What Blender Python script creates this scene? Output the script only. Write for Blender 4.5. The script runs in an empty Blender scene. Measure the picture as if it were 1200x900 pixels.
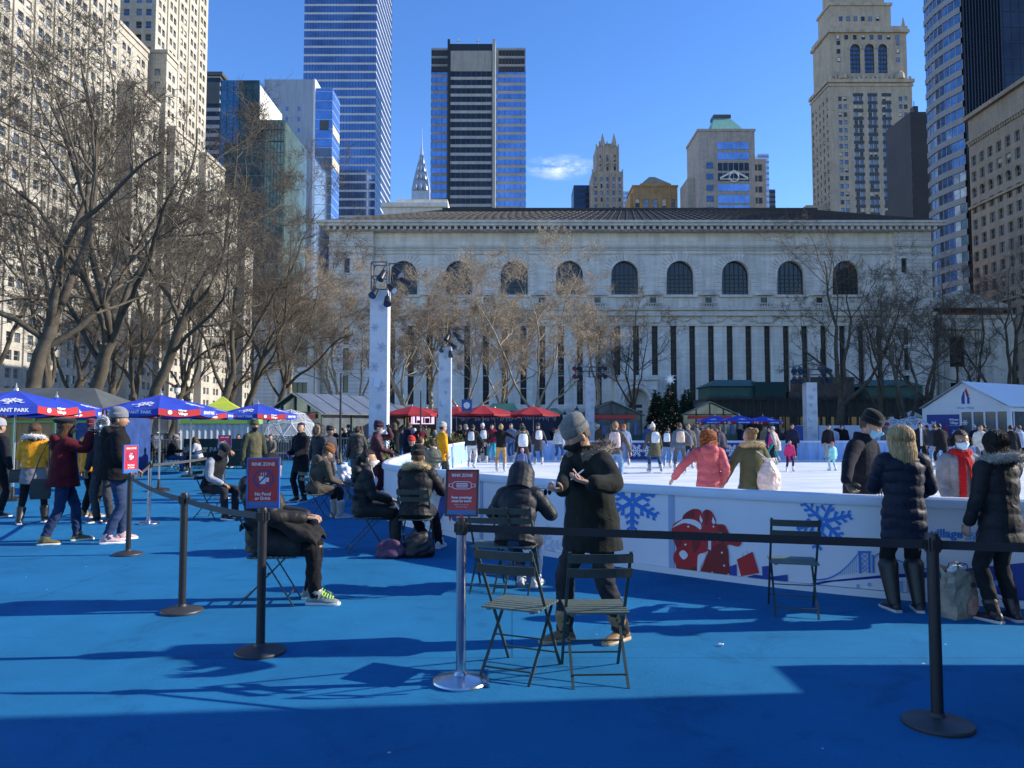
import bpy, bmesh, math, random
import numpy as np
from mathutils import Vector, Matrix
from math import sin, cos, pi, radians as R, atan2, sqrt, hypot
random.seed(7); RNG = np.random.default_rng(7)
S = bpy.context.scene; COL = S.collection
# ------------------------------------------------------------------ camera model (photo is 1200x900)
F = 900.0; CH = 1.62; TH = math.atan(50/900)
def ray(px, py):
    a = (px-600)/F; b = (450-py)/F
    return np.array([a, cos(TH)-b*sin(TH), sin(TH)+b*cos(TH)])
def G(px, py, z=0.0):
    d = ray(px, py); t = (z-CH)/d[2]; return d[0]*t, d[1]*t
def at(px, py, Y):
    d = ray(px, py); t = Y/d[1]; return d[0]*t, CH+d[2]*t
def xat(px, Y, py=480): return at(px, py, Y)[0]
def zat(py, Y): return at(600, py, Y)[1]
# ------------------------------------------------------------------ materials
_MC = {}
def M(key, col, rough=.6, metal=0., nz=None, bump=None, spec=.5, emit=None, stretch=None, alpha=None, trans=0., col2=None, sheen=0., coat=0., space='Object'):
    """procedural material: nz=(scale, amount) colour variation, bump=(scale, strength)"""
    if key in _MC: return _MC[key]
    m = bpy.data.materials.new(key); m.use_nodes = True
    nt = m.node_tree; b = nt.nodes['Principled BSDF']
    b.inputs['Base Color'].default_value = (*col, 1); b.inputs['Roughness'].default_value = rough
    b.inputs['Metallic'].default_value = metal; b.inputs['Specular IOR Level'].default_value = spec
    if sheen: b.inputs['Sheen Weight'].default_value = sheen
    if coat: b.inputs['Coat Weight'].default_value = coat
    if trans: b.inputs['Transmission Weight'].default_value = trans
    if alpha is not None: b.inputs['Alpha'].default_value = alpha
    if emit: b.inputs['Emission Color'].default_value = (*emit[:3], 1); b.inputs['Emission Strength'].default_value = emit[3]
    if nz or bump:
        tc = nt.nodes.new('ShaderNodeTexCoord'); src = tc.outputs[space]
        if stretch:
            mp = nt.nodes.new('ShaderNodeMapping'); mp.inputs['Scale'].default_value = stretch
            nt.links.new(src, mp.inputs['Vector']); src = mp.outputs['Vector']
    if nz:
        n = nt.nodes.new('ShaderNodeTexNoise'); n.inputs['Scale'].default_value = nz[0]; n.inputs['Detail'].default_value = 6; n.inputs['Roughness'].default_value = .65
        nt.links.new(src, n.inputs['Vector'])
        r = nt.nodes.new('ShaderNodeValToRGB'); a = nz[1]
        c2 = col2 or tuple(min(1, c*(1+a)) for c in col)
        r.color_ramp.elements[0].position = .3; r.color_ramp.elements[1].position = .7
        r.color_ramp.elements[0].color = (*[c*(1-a) for c in col], 1) if not col2 else (*col, 1)
        r.color_ramp.elements[1].color = (*c2, 1)
        nt.links.new(n.outputs['Fac'], r.inputs['Fac']); nt.links.new(r.outputs['Color'], b.inputs['Base Color'])
    if bump:
        n = nt.nodes.new('ShaderNodeTexNoise'); n.inputs['Scale'].default_value = bump[0]; n.inputs['Detail'].default_value = 6; n.inputs['Distortion'].default_value = .8
        nt.links.new(src, n.inputs['Vector'])
        bp = nt.nodes.new('ShaderNodeBump'); bp.inputs['Strength'].default_value = bump[1]; bp.inputs['Distance'].default_value = .02
        nt.links.new(n.outputs['Fac'], bp.inputs['Height']); nt.links.new(bp.outputs['Normal'], b.inputs['Normal'])
    _MC[key] = m; return m
def cloth(c, kind='cloth'):
    k = kind+'_%.3f_%.3f_%.3f' % tuple(c)
    if kind == 'puffer': return M(k, c, .55, nz=(9, .18), bump=(11, .6), spec=.22, sheen=.03)
    if kind == 'denim': return M(k, c, .85, nz=(7, .35), bump=(160, .25), spec=.12, sheen=.05)
    if kind == 'knit': return M(k, c, .95, nz=(60, .25), bump=(120, .6), spec=.1, sheen=.2)
    if kind == 'fur': return M(k, c, .95, nz=(35, .4), spec=.1, sheen=.2)
    if kind == 'hair': return M(k, c, .5, nz=(20, .5), bump=(42, .8), spec=.35, stretch=(4, 4, .14))
    if kind == 'skin': return M(k, c, .5, nz=(30, .08), spec=.35)
    if kind == 'leather': return M(k, c, .4, nz=(14, .2), bump=(60, .2), spec=.5)
    return M(k, c, .88, nz=(6, .25), bump=(9, .6), spec=.12, sheen=.04, stretch=(1, 1, 1.7))
# ------------------------------------------------------------------ mesh builder
class MB:
    def __init__(s): s.v = []; s.f = []; s.m = []
    def add(s, v, f, mi=0):
        o = len(s.v); s.v += [tuple(p) for p in v]; s.f += [tuple(i+o for i in q) for q in f]; s.m += [mi]*len(f)
    def join(s, o, mi=None):
        k = len(s.v); s.v += o.v; s.f += [tuple(i+k for i in q) for q in o.f]; s.m += (o.m if mi is None else [mi]*len(o.m))
    def box(s, x0, x1, y0, y1, z0, z1, mi=0):
        s.add([(x0,y0,z0),(x1,y0,z0),(x1,y1,z0),(x0,y1,z0),(x0,y0,z1),(x1,y0,z1),(x1,y1,z1),(x0,y1,z1)],
              [(0,3,2,1),(4,5,6,7),(0,1,5,4),(1,2,6,5),(2,3,7,6),(3,0,4,7)], mi)
    def obox(s, c, ax, ay, az, mi=0):
        c, ax, ay, az = map(np.array, (c, ax, ay, az)); P = []
        for k in (-1, 1):
            for i, j in ((-1,-1),(1,-1),(1,1),(-1,1)): P.append(c+ax*i+ay*j+az*k)
        s.add(P, [(0,3,2,1),(4,5,6,7),(0,1,5,4),(1,2,6,5),(2,3,7,6),(3,0,4,7)], mi)
    def bar(s, a, b, w, h=None, mi=0):
        """rectangular bar from a to b"""
        h = h or w; a = np.array(a, float); b = np.array(b, float); d = b-a; L = np.linalg.norm(d)
        if L < 1e-6: return
        d /= L; u = np.cross(d, (0, 0, 1.)); n = np.linalg.norm(u)
        u = u/n if n > 1e-3 else np.array([1., 0, 0]); w2 = np.cross(u, d)
        s.obox((a+b)/2, u*w/2, d*L/2, w2*h/2, mi)
    def tube(s, pts, r, k=8, mi=0, caps=True):
        P = np.array(pts, float); n = len(P); r = np.broadcast_to(np.array(r, float), (n,))
        T = np.gradient(P, axis=0) if n > 2 else np.repeat([P[1]-P[0]], 2, 0)
        T /= np.linalg.norm(T, axis=1)[:, None]+1e-9
        ref = np.array([0, 0, 1.]) if abs(T[:, 2]).mean() < .8 else np.array([0, 1., 0]); V = []
        for i in range(n):
            u = np.cross(T[i], ref); u /= np.linalg.norm(u)+1e-9; w = np.cross(u, T[i])
            for j in range(k): a = 2*pi*j/k; V.append(P[i]+r[i]*(u*cos(a)+w*sin(a)))
        Fc = [(i*k+j, i*k+(j+1) % k, (i+1)*k+(j+1) % k, (i+1)*k+j) for i in range(n-1) for j in range(k)]
        if caps: Fc += [tuple(range(k))[::-1], tuple(range((n-1)*k, n*k))]
        s.add(V, Fc, mi)
    def loft(s, rings, mi=0, caps=True):
        k = len(rings[0]); V = [p for r in rings for p in r]; n = len(rings)
        Fc = [(i*k+j, i*k+(j+1) % k, (i+1)*k+(j+1) % k, (i+1)*k+j) for i in range(n-1) for j in range(k)]
        if caps: Fc += [tuple(range(k))[::-1], tuple(range((n-1)*k, n*k))]
        s.add(V, Fc, mi)
    def lathe(s, prof, c=(0,0,0), k=24, mi=0, ang=0, sx=1, sy=1):
        rings = [[(c[0]+sx*r*cos(2*pi*j/k+ang), c[1]+sy*r*sin(2*pi*j/k+ang), c[2]+z) for j in range(k)] for r, z in prof]
        s.loft(rings, mi)
    def ell(s, c, rx, ry, rz, k=16, n=10, mi=0, rot=None):
        V = []; 
        for i in range(n+1):
            t = pi*i/n
            for j in range(k):
                a = 2*pi*j/k; p = np.array([rx*sin(t)*cos(a), ry*sin(t)*sin(a), -rz*cos(t)])
                if rot is not None: p = rot@p
                V.append(p+np.array(c))
        s.add(V, [(i*k+j, i*k+(j+1) % k, (i+1)*k+(j+1) % k, (i+1)*k+j) for i in range(n) for j in range(k)], mi)
    def prism(s, poly, z0, z1, mi=0):
        n = len(poly)
        s.add([(x,y,z0) for x,y in poly]+[(x,y,z1) for x,y in poly],
              [tuple(range(n))[::-1], tuple(range(n,2*n))]+[(i,(i+1)%n,n+(i+1)%n,n+i) for i in range(n)], mi)
    def sheet(s, poly, z, mi=0): s.add([(x,y,z) for x,y in poly], [tuple(range(len(poly)))], mi)
    def plate(s, poly, fn, th, mi=0):
        """2-D outline (u,v) mapped through fn(u,v,off); given a thickness"""
        from mathutils.geometry import tessellate_polygon
        tri = tessellate_polygon([[Vector((u, v, 0)) for u, v in poly]]); n = len(poly)
        ar = sum(poly[i][0]*poly[(i+1)%n][1]-poly[(i+1)%n][0]*poly[i][1] for i in range(n))
        if ar < 0: pass
        Fc = []
        for t in tri:
            a, b, c = t
            cr = (poly[b][0]-poly[a][0])*(poly[c][1]-poly[a][1])-(poly[c][0]-poly[a][0])*(poly[b][1]-poly[a][1])
            Fc.append((a,b,c) if cr > 0 else (a,c,b))
        side = [(i,n+i,n+(i+1)%n,(i+1)%n) for i in range(n)]
        if ar < 0: side = [q[::-1] for q in side]
        s.add([fn(u,v,th) for u,v in poly]+[fn(u,v,0) for u,v in poly], Fc+side, mi)
    def xf(s, M4):
        s.v = [tuple(M4 @ Vector(p)) for p in s.v]; return s
    def mesh(s, name, mats, smooth=False, off=None):
        me = bpy.data.meshes.new(name); V = s.v
        if off is not None: V = [(x-off[0], y-off[1], z-off[2]) for x,y,z in V]
        me.from_pydata(V, [], s.f)
        for m in (mats if isinstance(mats, (list, tuple)) else [mats]): me.materials.append(m)
        if any(s.m): me.polygons.foreach_set('material_index', s.m)
        if smooth: me.polygons.foreach_set('use_smooth', [True]*len(s.f))
        if isinstance(smooth, float):
            me.update(); me.set_sharp_from_angle(angle=smooth)
        me.update(); return me
    def build(s, name, mats, parent=None, smooth=False, world=False, label=None):
        off = None
        if world and parent is not None:
            r = parent; off = Vector((0,0,0))
            while r is not None: off = off+r.location; r = r.parent
        o = bpy.data.objects.new(name, s.mesh(name, mats, smooth, off)); COL.objects.link(o)
        if parent is not None: o.parent = parent
        if label: o['label'] = label
        return o
def fastobj(name, V, Fq, mats, parent=None, smooth=False, midx=None):
    me = bpy.data.meshes.new(name); V = np.asarray(V, np.float32); Fq = np.asarray(Fq, np.int32); n, k = Fq.shape
    me.vertices.add(len(V)); me.vertices.foreach_set('co', V.ravel())
    me.loops.add(n*k); me.loops.foreach_set('vertex_index', Fq.ravel())
    me.polygons.add(n); me.polygons.foreach_set('loop_start', np.arange(n, dtype=np.int32)*k)
    try: me.polygons.foreach_set('loop_total', np.full(n, k, np.int32))
    except Exception: pass
    for m in (mats if isinstance(mats, (list, tuple)) else [mats]): me.materials.append(m)
    if midx is not None: me.polygons.foreach_set('material_index', np.asarray(midx, np.int32))
    if smooth: me.polygons.foreach_set('use_smooth', np.ones(n, bool))
    me.update(); me.validate()
    o = bpy.data.objects.new(name, me); COL.objects.link(o)
    if parent is not None: o.parent = parent
    return o
def tag(o, label=None, cat=None, group=None, kind=None):
    if label: o['label'] = label
    if cat: o['category'] = cat
    if group: o['group'] = group
    if kind: o['kind'] = kind
    return o
def thing(name, label, cat, loc=(0,0,0), rz=0., group=None):
    o = bpy.data.objects.new(name, None); COL.objects.link(o); o.empty_display_size = .2
    o.location = loc; o.rotation_euler = (0, 0, rz); return tag(o, label, cat, group)
def copy_tree(o, parent=None):
    c = o.copy(); COL.objects.link(c); c.parent = parent
    for ch in list(o.children): copy_tree(ch, c)
    return c
def place(proto, first, loc, rz=0, label=None, group=None, scale=None):
    o = proto if first else copy_tree(proto)
    o.location = loc; o.rotation_euler = (0,0,rz)
    if scale: o.scale = (scale,)*3 if not isinstance(scale, tuple) else scale
    if label: o['label'] = label
    if group: o['group'] = group
    return o
# ------------------------------------------------------------------ lettering
def text_mb(s, size, align='CENTER', bold=0.):
    cu = bpy.data.curves.new('lettering', 'FONT'); cu.body = s; cu.size = size; cu.align_x = align; cu.align_y = 'CENTER'
    cu.offset = bold; cu.resolution_u = 3
    o = bpy.data.objects.new('lettering', cu); COL.objects.link(o)
    dg = bpy.context.evaluated_depsgraph_get(); me = bpy.data.meshes.new_from_object(o.evaluated_get(dg))
    mb = MB(); mb.add([tuple(v.co) for v in me.vertices], [tuple(p.vertices) for p in me.polygons])
    bpy.data.objects.remove(o); bpy.data.curves.remove(cu); bpy.data.meshes.remove(me); return mb
_TX = {}
def text(s, size, fn, mb, mi=0, align='CENTER', bold=0.):
    k = (s, align, bold/size if size else 0)
    if k not in _TX: _TX[k] = text_mb(s, 1.0, align, bold/size)
    t = _TX[k]
    mb.add([fn(x*size, y*size) for x, y, z in t.v], t.f, mi)
# ------------------------------------------------------------------ snowflake outlines (u,v)
def flake_polys(r, w, arms=6, ang=0., barbs=3):
    out = []
    for i in range(arms):
        a = ang+2*pi*i/arms; d = (cos(a), sin(a)); n = (-sin(a), cos(a))
        P = lambda t, q: (d[0]*t*r+n[0]*q*r, d[1]*t*r+n[1]*q*r)
        out.append([P(.04,-w), P(.96,-w*.8), P(1.0,0), P(.96,w*.8), P(.04,w)])
        for j in range(barbs):
            t = .38+.5*j/max(1, barbs-1); L = .26*(1.15-t*.7)
            for sg in (1, -1):
                b = [(t-.03, sg*w*.6), (t+.05, sg*w*.6), (t+.05+L*.75, sg*(w*.6+L*.7)), (t+L*.62, sg*(w*.6+L*.92)), (t+L*.4, sg*(w+L*.8))]
                q = [P(x, y) for x, y in b]; out.append(q if sg > 0 else q[::-1])
    return out
# ================================================================== people
TMP = bpy.data.scenes.new('workbench_scene'); 
def remesh(mb, voxel, smooth=2, amp=0., wl=.11, seed=0, fac=.5, kz=1.5):
    """union of overlapping closed lofts -> (V, F) one continuous surface"""
    me = mb.mesh('tmp', []); o = bpy.data.objects.new('tmp', me); TMP.collection.objects.link(o)
    m = o.modifiers.new('r', 'REMESH'); m.mode = 'VOXEL'; m.voxel_size = voxel
    if smooth: s = o.modifiers.new('s', 'SMOOTH'); s.factor = fac; s.iterations = smooth
    vl = TMP.view_layers[0]; vl.update(); dg = vl.depsgraph
    e = o.evaluated_get(dg); r = e.to_mesh()
    n = len(r.vertices); V = np.empty(n*3, np.float32); r.vertices.foreach_get('co', V); V = V.reshape(n, 3)
    q = len(r.polygons); L = np.empty(len(r.loops), np.int32); r.loops.foreach_get('vertex_index', L)
    st = np.empty(q, np.int32); r.polygons.foreach_get('loop_start', st); tot = np.empty(q, np.int32); r.polygons.foreach_get('loop_total', tot)
    if amp:
        N = np.empty(n*3, np.float32); r.vertex_normals.foreach_get('vector', N); N = N.reshape(n, 3)
        g = np.random.default_rng(seed); d = np.zeros(n)
        for i in range(7):
            k = g.normal(size=3); k[2] *= kz; k *= 2*pi/(wl*(.5+g.random()))/np.linalg.norm(k); ph = g.random()*6.28
            d += np.sin(V@k+ph+1.5*np.sin(V@(k[[1,2,0]]*.4)+ph))*(.4+.6*g.random())
        V = V+N*(amp*d/2.6)[:, None]
    Fl = [tuple(L[a:a+b]) for a, b in zip(st, tot)]
    e.to_mesh_clear(); bpy.data.objects.remove(o); bpy.data.meshes.remove(me)
    return V, Fl
def nrm(v): v = np.array(v, float); return v/(np.linalg.norm(v)+1e-9)
def ik(a, t, l1, l2, hint):
    a = np.array(a, float); t = np.array(t, float); d = t-a; L = np.linalg.norm(d)
    if L > (l1+l2)*.999: t = a+d/L*(l1+l2)*.999; d = t-a; L = np.linalg.norm(d)
    L = max(L, abs(l1-l2)+.01); x = (l1*l1-l2*l2+L*L)/(2*L); h = sqrt(max(l1*l1-x*x, 0)); u = d/np.linalg.norm(d)
    n = np.array(hint, float); n = n-u*(n@u); n = nrm(n)
    return a+u*x+n*h, t
def rotx(a): c, s = cos(a), sin(a); return np.array([[1,0,0],[0,c,-s],[0,s,c]])
def roty(a): c, s = cos(a), sin(a); return np.array([[c,0,s],[0,1,0],[-s,0,c]])
def rotz(a): c, s = cos(a), sin(a); return np.array([[c,-s,0],[s,c,0],[0,0,1]])
def head_grid(na=48, nb=40):
    """face forward +Y; returns grid (nb+1, na, 3) ; a=0 is front"""
    a = np.linspace(0, 2*pi, na, endpoint=False)
    a = a+.35*np.sin(a)*-1  # denser at the front
    b = np.linspace(-pi/2, pi/2, nb+1); A, B = np.meshgrid(a, b)
    x = .077*np.cos(B)*np.sin(A); y = .097*np.cos(B)*np.cos(A); z = .118*np.sin(B)
    t = np.clip(-z/.118, 0, 1)
    x = x*(1-.30*t**1.4); y = np.where(y < 0, y*(1-.38*t), y*(1-.02*t)+.012*t*np.cos(B))
    y = y+np.where(z > 0, -.012*(z/.118)**2, 0)
    fr = np.clip(np.cos(A), 0, 1)**.5
    g = lambda cx, cz, sx, sz: np.exp(-((np.abs(x)-cx)/sx)**2-((z-cz)/sz)**2)
    y = y+fr*(.024*g(0,-.026,.011,.017)+.012*g(0,.0,.008,.024)-.011*g(.032,.010,.016,.012)+.005*g(.028,.034,.024,.008)
        +.006*g(0,-.060,.020,.007)+.007*g(0,-.098,.022,.014)-.004*g(0,-.075,.02,.006)+.004*g(.045,-.03,.02,.02))
    return np.stack([x, y, z], -1)
HG = head_grid(); HGL = head_grid(20, 16)
SKINS = [(.42,.25,.17), (.34,.19,.12), (.20,.105,.06), (.48,.30,.22)]
def tubeP(mb, pts, rad, k=10, quilt=None, mi=0, dz=.03, el=1.0):
    """tapered limb along a smooth polyline, rounded ends, quilt=(pitch, depth)"""
    P = np.array(pts, float); seg = np.linalg.norm(np.diff(P, axis=0), axis=1); s = np.concatenate([[0], np.cumsum(seg)])
    n = max(4, int(s[-1]/dz)+1); q = np.linspace(0, s[-1], n)
    C = np.stack([np.interp(q, s, P[:, i]) for i in range(3)], 1)
    if n > 6:
        for _ in range(2): C[1:-1] = (C[:-2]+2*C[1:-1]+C[2:])/4
    r = np.interp(q, s, np.array(rad, float))
    if quilt: r = r*(1+quilt[1]*(np.abs(np.sin(pi*q/quilt[0]))**.55-.75))
    T = np.gradient(C, axis=0); T /= np.linalg.norm(T, axis=1)[:, None]+1e-9
    # rounded ends
    C = np.concatenate([[C[0]-T[0]*r[0]*.75], [C[0]-T[0]*r[0]*.4], C, [C[-1]+T[-1]*r[-1]*.4], [C[-1]+T[-1]*r[-1]*.75]])
    r = np.concatenate([[r[0]*.3, r[0]*.8], r, [r[-1]*.8, r[-1]*.3]])
    mb.tube(C, r, k, mi)
def hand(mb, w, d, pn, side, curl, sc=1., mi=0, lod=0, spread=.12):
    """w wrist, d pointing direction, pn palm normal (palm side), side=+1: thumb towards +across"""
    d = nrm(d); pn = nrm(pn-d*(np.array(pn)@d)); ac = nrm(np.cross(d, pn))*side
    k = 8 if lod == 0 else 5; w = np.array(w); L = .085*sc
    rings = []
    for t, hw, ht in ((-.35,.021,.017),(0,.024,.017),(.35,.035,.017),(.8,.040,.014),(1.05,.036,.010)):
        c = w+d*L*t; rings.append([c+ac*hw*sc*cos(2*pi*j/12)+pn*ht*sc*sin(2*pi*j/12) for j in range(12)])
    mb.loft(rings, mi)
    for i, (o, ln) in enumerate(((.029,.070),(.010,.079),(-.010,.073),(-.028,.057))):
        b = w+d*L*.92+ac*o*sc; dd = nrm(d+ac*o/.03*spread); P = [b-dd*.02*sc, b]; ang = 0
        for q, fr in enumerate((.45,.30,.25)):
            ang += curl*(.75 if q == 0 else 1.0)*(1+.12*i)
            v = dd*cos(ang)+pn*sin(ang); P.append(P[-1]+v*ln*fr*sc)
        mb.tube(P, np.array([.0095,.0095,.0085,.0078,.0062])*sc, k, mi)
    b = w+d*L*.22+ac*.024*sc; P = [b]
    for q, (fr, ca) in enumerate(((.045, .2),(.033,.45),(.026,.6))):
        v = nrm(d*(.62+.25*q)+ac*(.75-.35*q)+pn*(.35+curl*.35)); P.append(P[-1]+v*fr*sc)
    mb.tube(P, np.array([.013,.0115,.0098,.0075])*sc, k, mi)
def fur_ring(mb, C, r, n, ln, seed, mi=0, wid=.004):
    """tufts round a closed/open tube path C with radius r"""
    g = np.random.default_rng(seed); C = np.array(C); m = len(C); T = np.gradient(C, axis=0); T /= np.linalg.norm(T, axis=1)[:, None]+1e-9
    for _ in range(n):
        x = g.random()*(m-1); i = int(x); f = x-i; c = C[i]*(1-f)+C[min(i+1, m-1)]*f; t = T[i]
        v = g.normal(size=3); v = nrm(v-t*(v@t)); p = c+v*r*.85; tip = p+nrm(v+g.normal(size=3)*.55+t*g.normal()*.4)*ln*(.5+g.random())
        sd = nrm(np.cross(v, g.normal(size=3)))*wid
        mb.add([p-sd, p+sd, tip], [(0,1,2)], mi)
def ringpath(c, ax, ay, rx, ry, n=28, a0=0, a1=2*pi):
    return [np.array(c)+np.array(ax)*rx*cos(a)+np.array(ay)*ry*sin(a) for a in np.linspace(a0, a1, n)]
def finish(name, V, Fl, mats, parent, extra=None, midx=None, smooth=True):
    mb = MB(); mb.v = [tuple(map(float, p)) for p in V]; mb.f = [tuple(map(int, f)) for f in Fl]; mb.m = [0]*len(mb.f) if midx is None else list(midx)
    if extra is not None: mb.join(extra)
    return mb.build(name, mats, parent, smooth=smooth)
NPEOPLE = 0
def person(label, loc, H=1.7, face=0., lod=1, coat=(.02,.02,.022), style='cloth', hem=.82, flare=1.0, bulk=1.0, fat=1.0, fur=None, hood=None, hoodup=False,
           legs=(.02,.02,.025), lstyle='cloth', legw=1.0, shoe=(.03,.03,.03), sole=(.5,.5,.5), boots=None, skates=False, skin=0, hair=('short',(.02,.015,.012)),
           hat=None, mask=None, scarf=None, gloves=None, quilt=.0, sit=None, lean=0., twist=0., hy=0., hp=0., hr=0., handL=None, handR=None, footL=None, footR=None,
           elL=None, elR=None, curl=(.5,.5), pnL=None, pnR=None, pel=None, group=None, earmuff=None, skirt=None, collar=True, knL=None, knR=None, vest=None, sleeve=None, openc=None, dirL=None, dirR=None, extras=None):
    """one figure facing local +Y, its right side at +X. Targets are given for a 1.7 m figure."""
    global NPEOPLE; NPEOPLE += 1; sd = NPEOPLE*13; s = H/1.7
    root = thing('person', label, 'person', loc, face, group)
    vox = (.008, .015, .028)[lod]; vc = (.0085, .018, .032)[lod]; K = (20, 14, 10)[lod]
    pel = np.array(pel if pel is not None else ((0, 0, sit+.075) if sit else (0, 0, .90)), float)
    Rt = rotx(-lean)@np.eye(3); Rt2 = rotz(twist)
    def tp(p):  # torso-space (standing coordinates above the pelvis) -> local
        q = np.array(p, float)-np.array([0,0,.90]); f = min(1, max(0, q[2]/.4)); return Rt@(rotz(twist*f)@q)+pel
    X = Rt@Rt2@np.array([1.,0,0]); Y = Rt@Rt2@np.array([0,1.,0]); Z = Rt@np.array([0,0,1.])
    neck = tp((0,.0,1.415)); Rh = Rt@rotz(twist+hy)@rotx(-hp)@roty(hr); hc = neck+Rt@np.array([0,.015,.04])+Rh@np.array([0,.012,.112])
    sh = {1: tp((.175,0,1.375)), -1: tp((-.175,0,1.375))}
    hip = {1: pel+np.array([.088,0,-.02]), -1: pel+np.array([-.088,0,-.02])}
    wr, el, an, kn = {}, {}, {}, {}
    for sg, hd, hint in ((1, handR, elR), (-1, handL, elL)):
        t = hd if hd is not None else ((sg*.27,.05,.83) if not sit else (sg*.14,.33,sit+.20))
        if hd is None and not sit: t = tp(t)
        e, w = ik(sh[sg], t, .285, .255, hint if hint is not None else (sg*.45,-1,-.35)); el[sg] = e; wr[sg] = w
    for sg, ft, hint in ((1, footR, knR), (-1, footL, knL)):
        t = ft if ft is not None else ((sg*.11,0,0) if not sit else (sg*.12,.44,0))
        t = np.array([t[0], t[1], t[2]+.085+(.07 if skates else 0)])
        e, w = ik(hip[sg], t, .43, .40, hint if hint is not None else (sg*.12,1,.0)); kn[sg] = e; an[sg] = w
    SK = cloth(SKINS[skin], 'skin')
    # ---------------- body
    b = MB()
    for z, rx, ry in (): pass
    rings = [(.84,.13,.085),(.92,.14,.095),(1.05,.118,.082),(1.2,.135,.09),(1.33,.15,.088),(1.40,.10,.07),(1.44,.058,.055)]
    b.loft([[tp((rx*cos(2*pi*j/16), ry*sin(2*pi*j/16), z)) for j in range(16)] for z, rx, ry in rings])
    tubeP(b, [tp((0,0,1.36)), neck, hc-Rh@np.array([0,.01,.05])], [.06,.053,.055], 12)
    for sg in (1, -1):
        tubeP(b, [tp((sg*.08,0,1.36)), sh[sg], el[sg], wr[sg]], [.05,.047,.037,.024], 10)
        tubeP(b, [hip[sg]+np.array([0,0,.03]), hip[sg], kn[sg], an[sg]], [.075,.078,.05,.036], 10)
    V, Fl = remesh(b, max(vox, .013), 2)
    ex = MB(); hg = HG if lod == 0 else HGL; nb, na = hg.shape[0], hg.shape[1]
    hv = (hg.reshape(-1, 3)@Rh.T)+hc
    ex.add(hv, [(i*na+j, i*na+(j+1) % na, (i+1)*na+(j+1) % na, (i+1)*na+j) for i in range(nb-1) for j in range(na)])
    for sg in (1, -1):
        ex.ell(hc+Rh@np.array([sg*.078,-.008,-.008]), .010, .019, .030, 8, 6, rot=Rh)
        if lod < 2:
            ec = hc+Rh@np.array([sg*.031,.0755,.010]); ex.ell(ec, .0125,.0105,.0085, 10, 8, 1, rot=Rh)
            ex.ell(ec+Rh@np.array([0,.0065,0]), .0062,.0055,.0062, 8, 6, 2, rot=Rh)
            ex.tube([hc+Rh@np.array([sg*(.015+.035*t),.090-.012*t-.004,.030+.006*sin(pi*t)]) for t in (0,.35,.7,1)], [.0028,.0038,.0035,.0015], 5, 2)
        if lod == 0 or (lod == 1): ex.ell(hc+Rh@np.array([sg*.009,.0945,-.0605]), .014,.006,.0055, 8, 6, 3, rot=Rh)
    for sg, cr in ((1, curl[1]), (-1, curl[0])):
        fd = nrm(wr[sg]-el[sg]); pn = (pnR if sg > 0 else pnL); d2 = (dirR if sg > 0 else dirL)
        if pn is None: pn = (-sg*1., .15, 0) if abs(fd[2]) > .6 else (0, 0, -1)
        dd = nrm(d2) if d2 is not None else fd
        th = np.cross(dd, nrm(np.array(pn, float))); want = np.array([0,1.,.25]) if abs(fd[2]) > .6 else np.array([-sg*1., 0, .3])
        hand(ex, wr[sg]+dd*.015, dd, pn, 1 if th@want >= 0 else -1, cr, 1.0, 4 if gloves else 0, lod)
    mats = [SK, M('eye_white', (.75,.73,.7), .2), M('eye_dark', (.02,.013,.01), .2), M('lip', (.36,.13,.11), .45), cloth(gloves, 'leather') if gloves else SK]
    def sc(arr): return arr*s
    def emit(name, V, Fl, mats, extra=None, smooth=True):
        o = finish(name, np.asarray(V)*s, Fl, mats, root, None if extra is None else scale_mb(extra), smooth=smooth); return o
    def scale_mb(m): m.v = [(x*s, y*s, z*s) for x, y, z in m.v]; return m
    emit('body', V, Fl, mats, ex)
    # ---------------- trousers
    t = MB(); lw = legw; bw = .78 if (boots or 0) > .17 else 1.
    t.loft([[pel+np.array([rx*cos(2*pi*j/16), ry*sin(2*pi*j/16), z-.90]) for j in range(16)] for z, rx, ry in ((.80,.08,.08),(.83,.14,.105),(.92,.155,.115),(1.02,.145,.11))])
    bt = boots or 0
    for sg in (1, -1):
        mid = kn[sg]*.5+an[sg]*.5+np.array([0,-.012,0])
        tubeP(t, [hip[sg]+np.array([0,0,.02]), hip[sg], kn[sg], mid, an[sg]+np.array([0,-.006,-.015])], [.095*lw,.097*lw,.067*lw,.066*lw*bw,.056*lw*bw], (14, 12, 8)[lod], dz=.02)
    V, Fl = remesh(t, max(vc, .011), 2, (.006, .005, 0)[lod], .09, sd+1); emit('trousers', V, Fl, [cloth(legs, lstyle)])
    # ---------------- shoes
    for sg in (1, -1):
        m = MB(); f = nrm(np.array([(an[sg]-kn[sg])[0]*.0+sg*.18, 1., 0])); a = an[sg]
        shin = nrm(kn[sg]-an[sg]); fwd = nrm(f-shin*(f@shin)) if shin[2] > .3 else f
        if shin[2] > .8: fwd = f
        ac = nrm(np.cross(fwd, (0,0,1.))); upv = nrm(np.cross(ac, fwd)); g0 = a-upv*.085
        prof = ((-.085,.028,.05),(-.07,.036,.085),(-.02,.040,.10),(.04,.043,.082),(.10,.049,.062),(.15,.046,.05),(.185,.034,.04),(.2,.018,.028))
        hm = 0 if not boots else .0
        rings = []
        for y, w, h in prof:
            rings.append([g0+fwd*y+ac*w*cos(2*pi*j/12)*(1 if sin(2*pi*j/12) < .3 else .75)+upv*(h*.5+h*.5*sin(2*pi*j/12)+.006) for j in range(12)])
        m.loft(rings, 0)
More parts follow.
